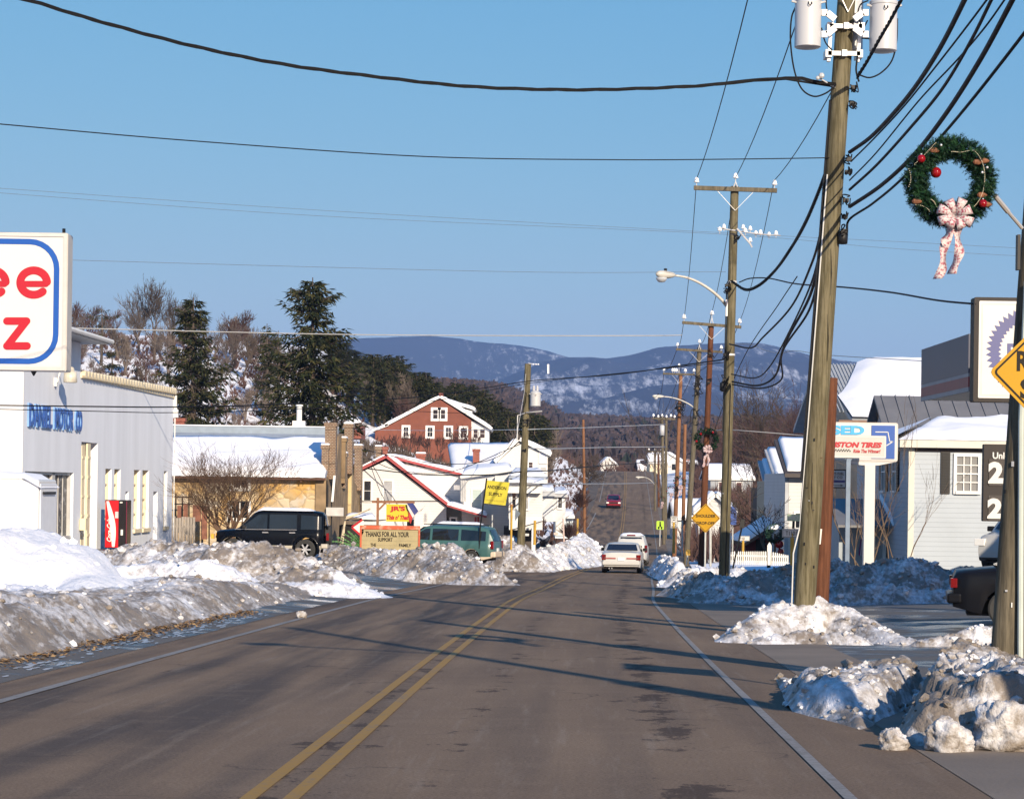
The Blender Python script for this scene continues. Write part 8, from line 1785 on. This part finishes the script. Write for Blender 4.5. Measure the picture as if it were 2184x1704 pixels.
pr1=lambda t:.92*(1-t)**.55*(.55+.45*math.sin(t*21+1)**2) if t<.62 else (.16+.34*(math.sin((t-.62)/.38*math.pi)**1.1)*(1-.2*t))
def pr2(t): return interp([(0,.9),(.4,1.08),(.55,1.02),(.7,.9),(.77,.82),(.8,.42),(.84,.3),(.9,.5),(.94,.42),(.97,.2),(1,.05)],t)
def pr3(t): return interp([(0,.9),(.4,1.),(.6,1.),(.68,.72),(.76,.5),(.87,.3),(.95,.28),(1,.05)],t)
y=150.; b=gp(662,y); H=W(662,592,y).z-b.z; spruce('spruce_tree','biggest dark spruce, rising highest against the sky above the stone building',b,3,H,110/F*y,gaps=.1,dens=1.45,prof=pr2,leaf=.42)
y=158.; b=gp(408,y); H=W(408,634,y).z-b.z; spruce('spruce_tree','dark spruce with a narrow top, left of the biggest spruce',b,8,H,92/F*y,gaps=.14,dens=1.3,prof=pr3,leaf=.4)
y=245; b=gp(213,y); H=W(213,652,y).z-b.z; spruce('pine_tree','small sparse pine standing alone near the left sign on the hill',b,9,H,1.9,gaps=.45,dens=.5,leaf=.3,prof=lambda t:max(0,t-.35)*2.2 if t<.8 else 1.2*(1-t)*4)
for u,y,vt,R_,sd_,lb in ((288,235,775,1.5,10,'low dark green conifer bush on the snowy hill left of the narrow spruce'),(566,232,690,1.7,11,'small spire-shaped conifer just left of the biggest spruce'),(590,240,705,1.9,12,'second small conifer beside the biggest spruce, half hidden'),(235,240,745,1.3,13,'dark holly-like evergreen beside the sparse pine')):
    b=gp(u,y); spruce('small_conifer',lb,b,sd_,max(2,W(u,vt,y).z-b.z),R_,gaps=.15,dens=.9,leaf=.35)
# pine wood above the brick house
PG='pines of the dark wood behind the brick house'; PL='dark green pine in the wood behind the brick house'
pp=[spruce('pine_tree',PL,gp(800,285),40+i,13,2.7,gaps=.15,dens=.75,leaf=.55,droop=-.05,group=PG,prof=lambda t:interp([(0,.1),(.3,.45),(.5,1),(.8,.75),(1,.1)],t)) for i in range(3)]
random.seed(12); TOP=[(700,775),(745,765),(775,752),(805,758),(830,750),(850,762),(880,782),(910,800),(940,806),(975,815),(1000,822),(1030,830),(1055,850),(1090,868),(1120,876),(1160,880),(1200,888)]
first=True
for i in range(88):
    u=700+460*((i*.618)%1); y=random.uniform(262,345); vt=interp(TOP,u)+random.uniform(-4,34); b=gp(u,y); H=W(u,vt,y).z-b.z
    H=max(H,3.2)
    k=H/13; o=pp[i%3]; loc=b
    if i<3: o.location=b; o.scale=(k*1.1,k*1.1,k); continue
    copy_tree(o,loc=b,rz=random.uniform(0,6.28),sc=(max(k,.7)*random.uniform(.9,1.3),max(k,.7)*1.1,k))
for i in range(26):
    u=random.uniform(740,1180); y=random.uniform(255,300); vt=interp(TOP,u)+random.uniform(18,70); b=gp(u,y); H=max(4,W(u,vt,y).z-b.z); j=random.randrange(1,5); k=H/(6.8,6.8,8.2,6.4,4.)[j]; copy_tree(protos[j],loc=b,rz=random.uniform(0,6.28),sc=k,label='bare deciduous tree mixed among the pines behind the brick house',group='bare trees among the pines')
# trees on the right: brown woods
GR='leafless trees behind the houses right of the road'; LR='leafless brown tree in the woods right of the road'
rp=[make_bare('leafless_tree',LR,'tree',gp(1600,250),60+i,12,BARKR,group=GR,spread=.6,levels=5,kids=(5,4,4,4,3),mr=.022,r0=.16) for i in range(3)]
TR=[(1480,905),(1540,880),(1600,860),(1660,845),(1720,830),(1770,845)]
n=0
for i in range(70):
    u=random.uniform(1510,1775); y=random.uniform(335,560); vt=interp(TR,u)+random.uniform(0,95); b=gp(u,y); H=W(u,vt,y).z-b.z
    if H<3.5: continue
    k=H/12; o=rp[i%3]
    if n<3: rp[n].location=b; rp[n].scale=(k,k,k); n+=1; continue
    copy_tree(o,loc=b,rz=random.uniform(0,6.28),sc=k)
big=make_bare('leafless_tree','large dark leafless tree with spreading twisted limbs just right of the lamp pole','tree',gp(1618,175),71,W(1618,752,175).z-gp(1618,175).z,BARK,spread=.7,up=.22,levels=5,kids=(5,4,4,4,3),mr=.022,r0=.2)
make_bare('leafless_tree','fine-twigged leafless tree left of the big pole, above the white house roof','tree',gp(1712,165),72,W(1712,800,165).z-gp(1712,165).z,BARKR,spread=.6,levels=5,kids=(5,4,4,4,3),mr=.018,r0=.14)
make_bare('leafless_tree','small leafless tree behind the transformer poles on the far right roadside','tree',gp(1425,260),73,W(1425,815,260).z-gp(1425,260).z,BARK,spread=.45,levels=4,kids=(4,4,3,3),mr=.03,r0=.14)
make_bare('leafless_tree','round-crowned leafless tree on the snowy slope left of the far road','tree',W(1242,1064,205),74,W(1242,955,205).z-W(1242,1064,205).z,BARK,spread=.95,up=.12,levels=5,kids=(5,4,4,3,3),mr=.02,r0=.16,trunkf=.7)
# multi-stem tree in front of the stone building
y=100.; b=W(486,1150,y); H=W(486,925,y).z-b.z
make_bare('leafless_tree','multi-stemmed leafless reddish tree in front of the yellow stone wall','tree',b,83,H,mat('red_brown_bark',(.10,.058,.035),.85,.25,4),multi=8,spread=.5,up=.25,levels=5,kids=(5,4,4,3,2),mr=.0045,r0=.055,trunkf=.2).scale=(1.55,1.3,1)
# thin saplings behind the tyre sign
for i,(u,vt,y,sd_,lb) in enumerate(((1846,830,69,91,'slender sapling rising above the blue arrow sign'),(1880,1000,68,92,'bare sapling just right of the white sign post'),(1836,1010,68,93,'bare sapling between the blue-grey post and the white sign post'),(1925,880,71,94,'thin bare twigs at the corner of the sided house'))):
    b=W(u,1215,y); H=W(u,vt,y).z-b.z; make_bare('sapling',lb,'sapling',b,sd_,H,mat('tan_twig_bark',(.13,.09,.06),.85,.2,4),multi=2,spread=.4,up=.4,levels=3,kids=(4,3,2),mr=.005,r0=.02,trunkf=.2)
make_bare('leafless_tree','dark spreading leafless tree beside the cream house and red shed','tree',W(1640,1195,90),96,W(1640,990,90).z-W(1640,1195,90).z,BARK,spread=.7,up=.15,levels=4,kids=(5,5,4,3),mr=.012,r0=.08,trunkf=.3)
# bush by the garage
def hedge():
    rnd=random.Random(8)
    for k in range(9):
        u=812+k*26+rnd.uniform(-6,6); y=rnd.uniform(236,246); p=W(u,952,y); h=rnd.uniform(1.6,3.); make_bare('shrub','leafless shrub in the row growing along the foot of the brick house','shrub',V((p.x,y,p.z-.6)),200+k%3,h,BARKR,group='shrubs along the foot of the brick house',multi=4,spread=.5,up=.4,levels=3,kids=(4,4,3),mr=.02,r0=.04,trunkf=.2)
hedge()
def bush(label,u,v,y,r,m,seed,n=260):
    rnd=random.Random(seed); c=W(u,v,y); root=thing('bush',label,'shrub',c); b=MB()
    for i in range(n):
        a=rnd.uniform(0,6.28); t=rnd.uniform(0,1.1); d=V((math.sin(t)*math.cos(a),math.sin(t)*math.sin(a),math.cos(t))); b.tube([V((0,0,-.1)),d*r*.5+V((rnd.uniform(-.1,.1),0,0)),d*r*rnd.uniform(.8,1.1)],[.02,.014,.006],3,cap=False)
    b.build('twigs',m,root,local=True); return root
bush('round brown leafless bush in front of the snow-buried garage',1213,1145,148,.95,BARKR,1)
bush('small brown shrub on the snow by the small white house',1152,1120,130,.5,BARKR,2,120)
bush('reddish leafless shrub below the round-crowned tree',1238,1080,190,1.3,BARKR,3)
# far wood as one mass
def far_wood():
    rnd=random.Random(5); mb=MB()
    for i in range(14000):
        y=520+ (rnd.random()**1.4)*2600; x=rnd.uniform(-.16,.28)*y; z=gz(x,y)+ ((y-520)*.006*fbm(x*.0022+3,y*.0012,0,4)*min(1,(y-520)/400)); h=rnd.uniform(2.5,5.5)*(1+y*.00012); w_=rnd.uniform(1.6,3.4)*(1+y*.0002)
        if rnd.random()<.06:
            for k in range(3): a=rnd.uniform(0,3.14); s=V((math.cos(a),math.sin(a),0))*w_; mb.poly([V((x,y,z))-s,V((x,y,z))+s,V((x,y,z+h*1.1))],2)
        else:
            for k in range(5):
                a=rnd.uniform(0,3.14); s=V((math.cos(a),math.sin(a),0))*w_*.22; o=V((rnd.uniform(-1,1)*w_,rnd.uniform(-1,1)*w_,0)); mb.poly([V((x,y,z))+o*.3-s,V((x,y,z))+o*.3+s,V((x,y,z+h*rnd.uniform(.7,1)))+o*1.2+s*1.4,V((x,y,z+h*rnd.uniform(.75,1)))+o*1.2-s*1.4],rnd.choice((0,1)))
    mb.build('far_wood',[mat('far_brown_twigs',(.055,.037,.037),.95,.3,.1),mat('far_purple_twigs',(.042,.032,.037),.95,.3,.1),mat('far_pine',(.012,.02,.014),.95,.3,.1)],kind='stuff',label='brown winter woods covering the low hills beyond the town',cat='woods')
far_wood()
# ---------------- haze: the air between here and the mountains ----------------
def build_haze():
    M=bpy.data.materials.new('hazy_air'); M.use_nodes=True; n=M.node_tree.nodes; l=M.node_tree.links
    n.remove(n['Principled BSDF']); v=n.new('ShaderNodeVolumePrincipled'); v.inputs['Color'].default_value=(.3,.52,1,1); v.inputs['Density'].default_value=.000085; v.inputs['Anisotropy'].default_value=.0
    l.new(v.outputs[0],n['Material Output'].inputs['Volume'])
    mb=MB(); mb.box((-5200,-120,-75),(5200,10500,640)); mb.build('haze',M,kind='stuff',label='thin blue winter haze filling the air toward the mountains',cat='haze')
build_haze()
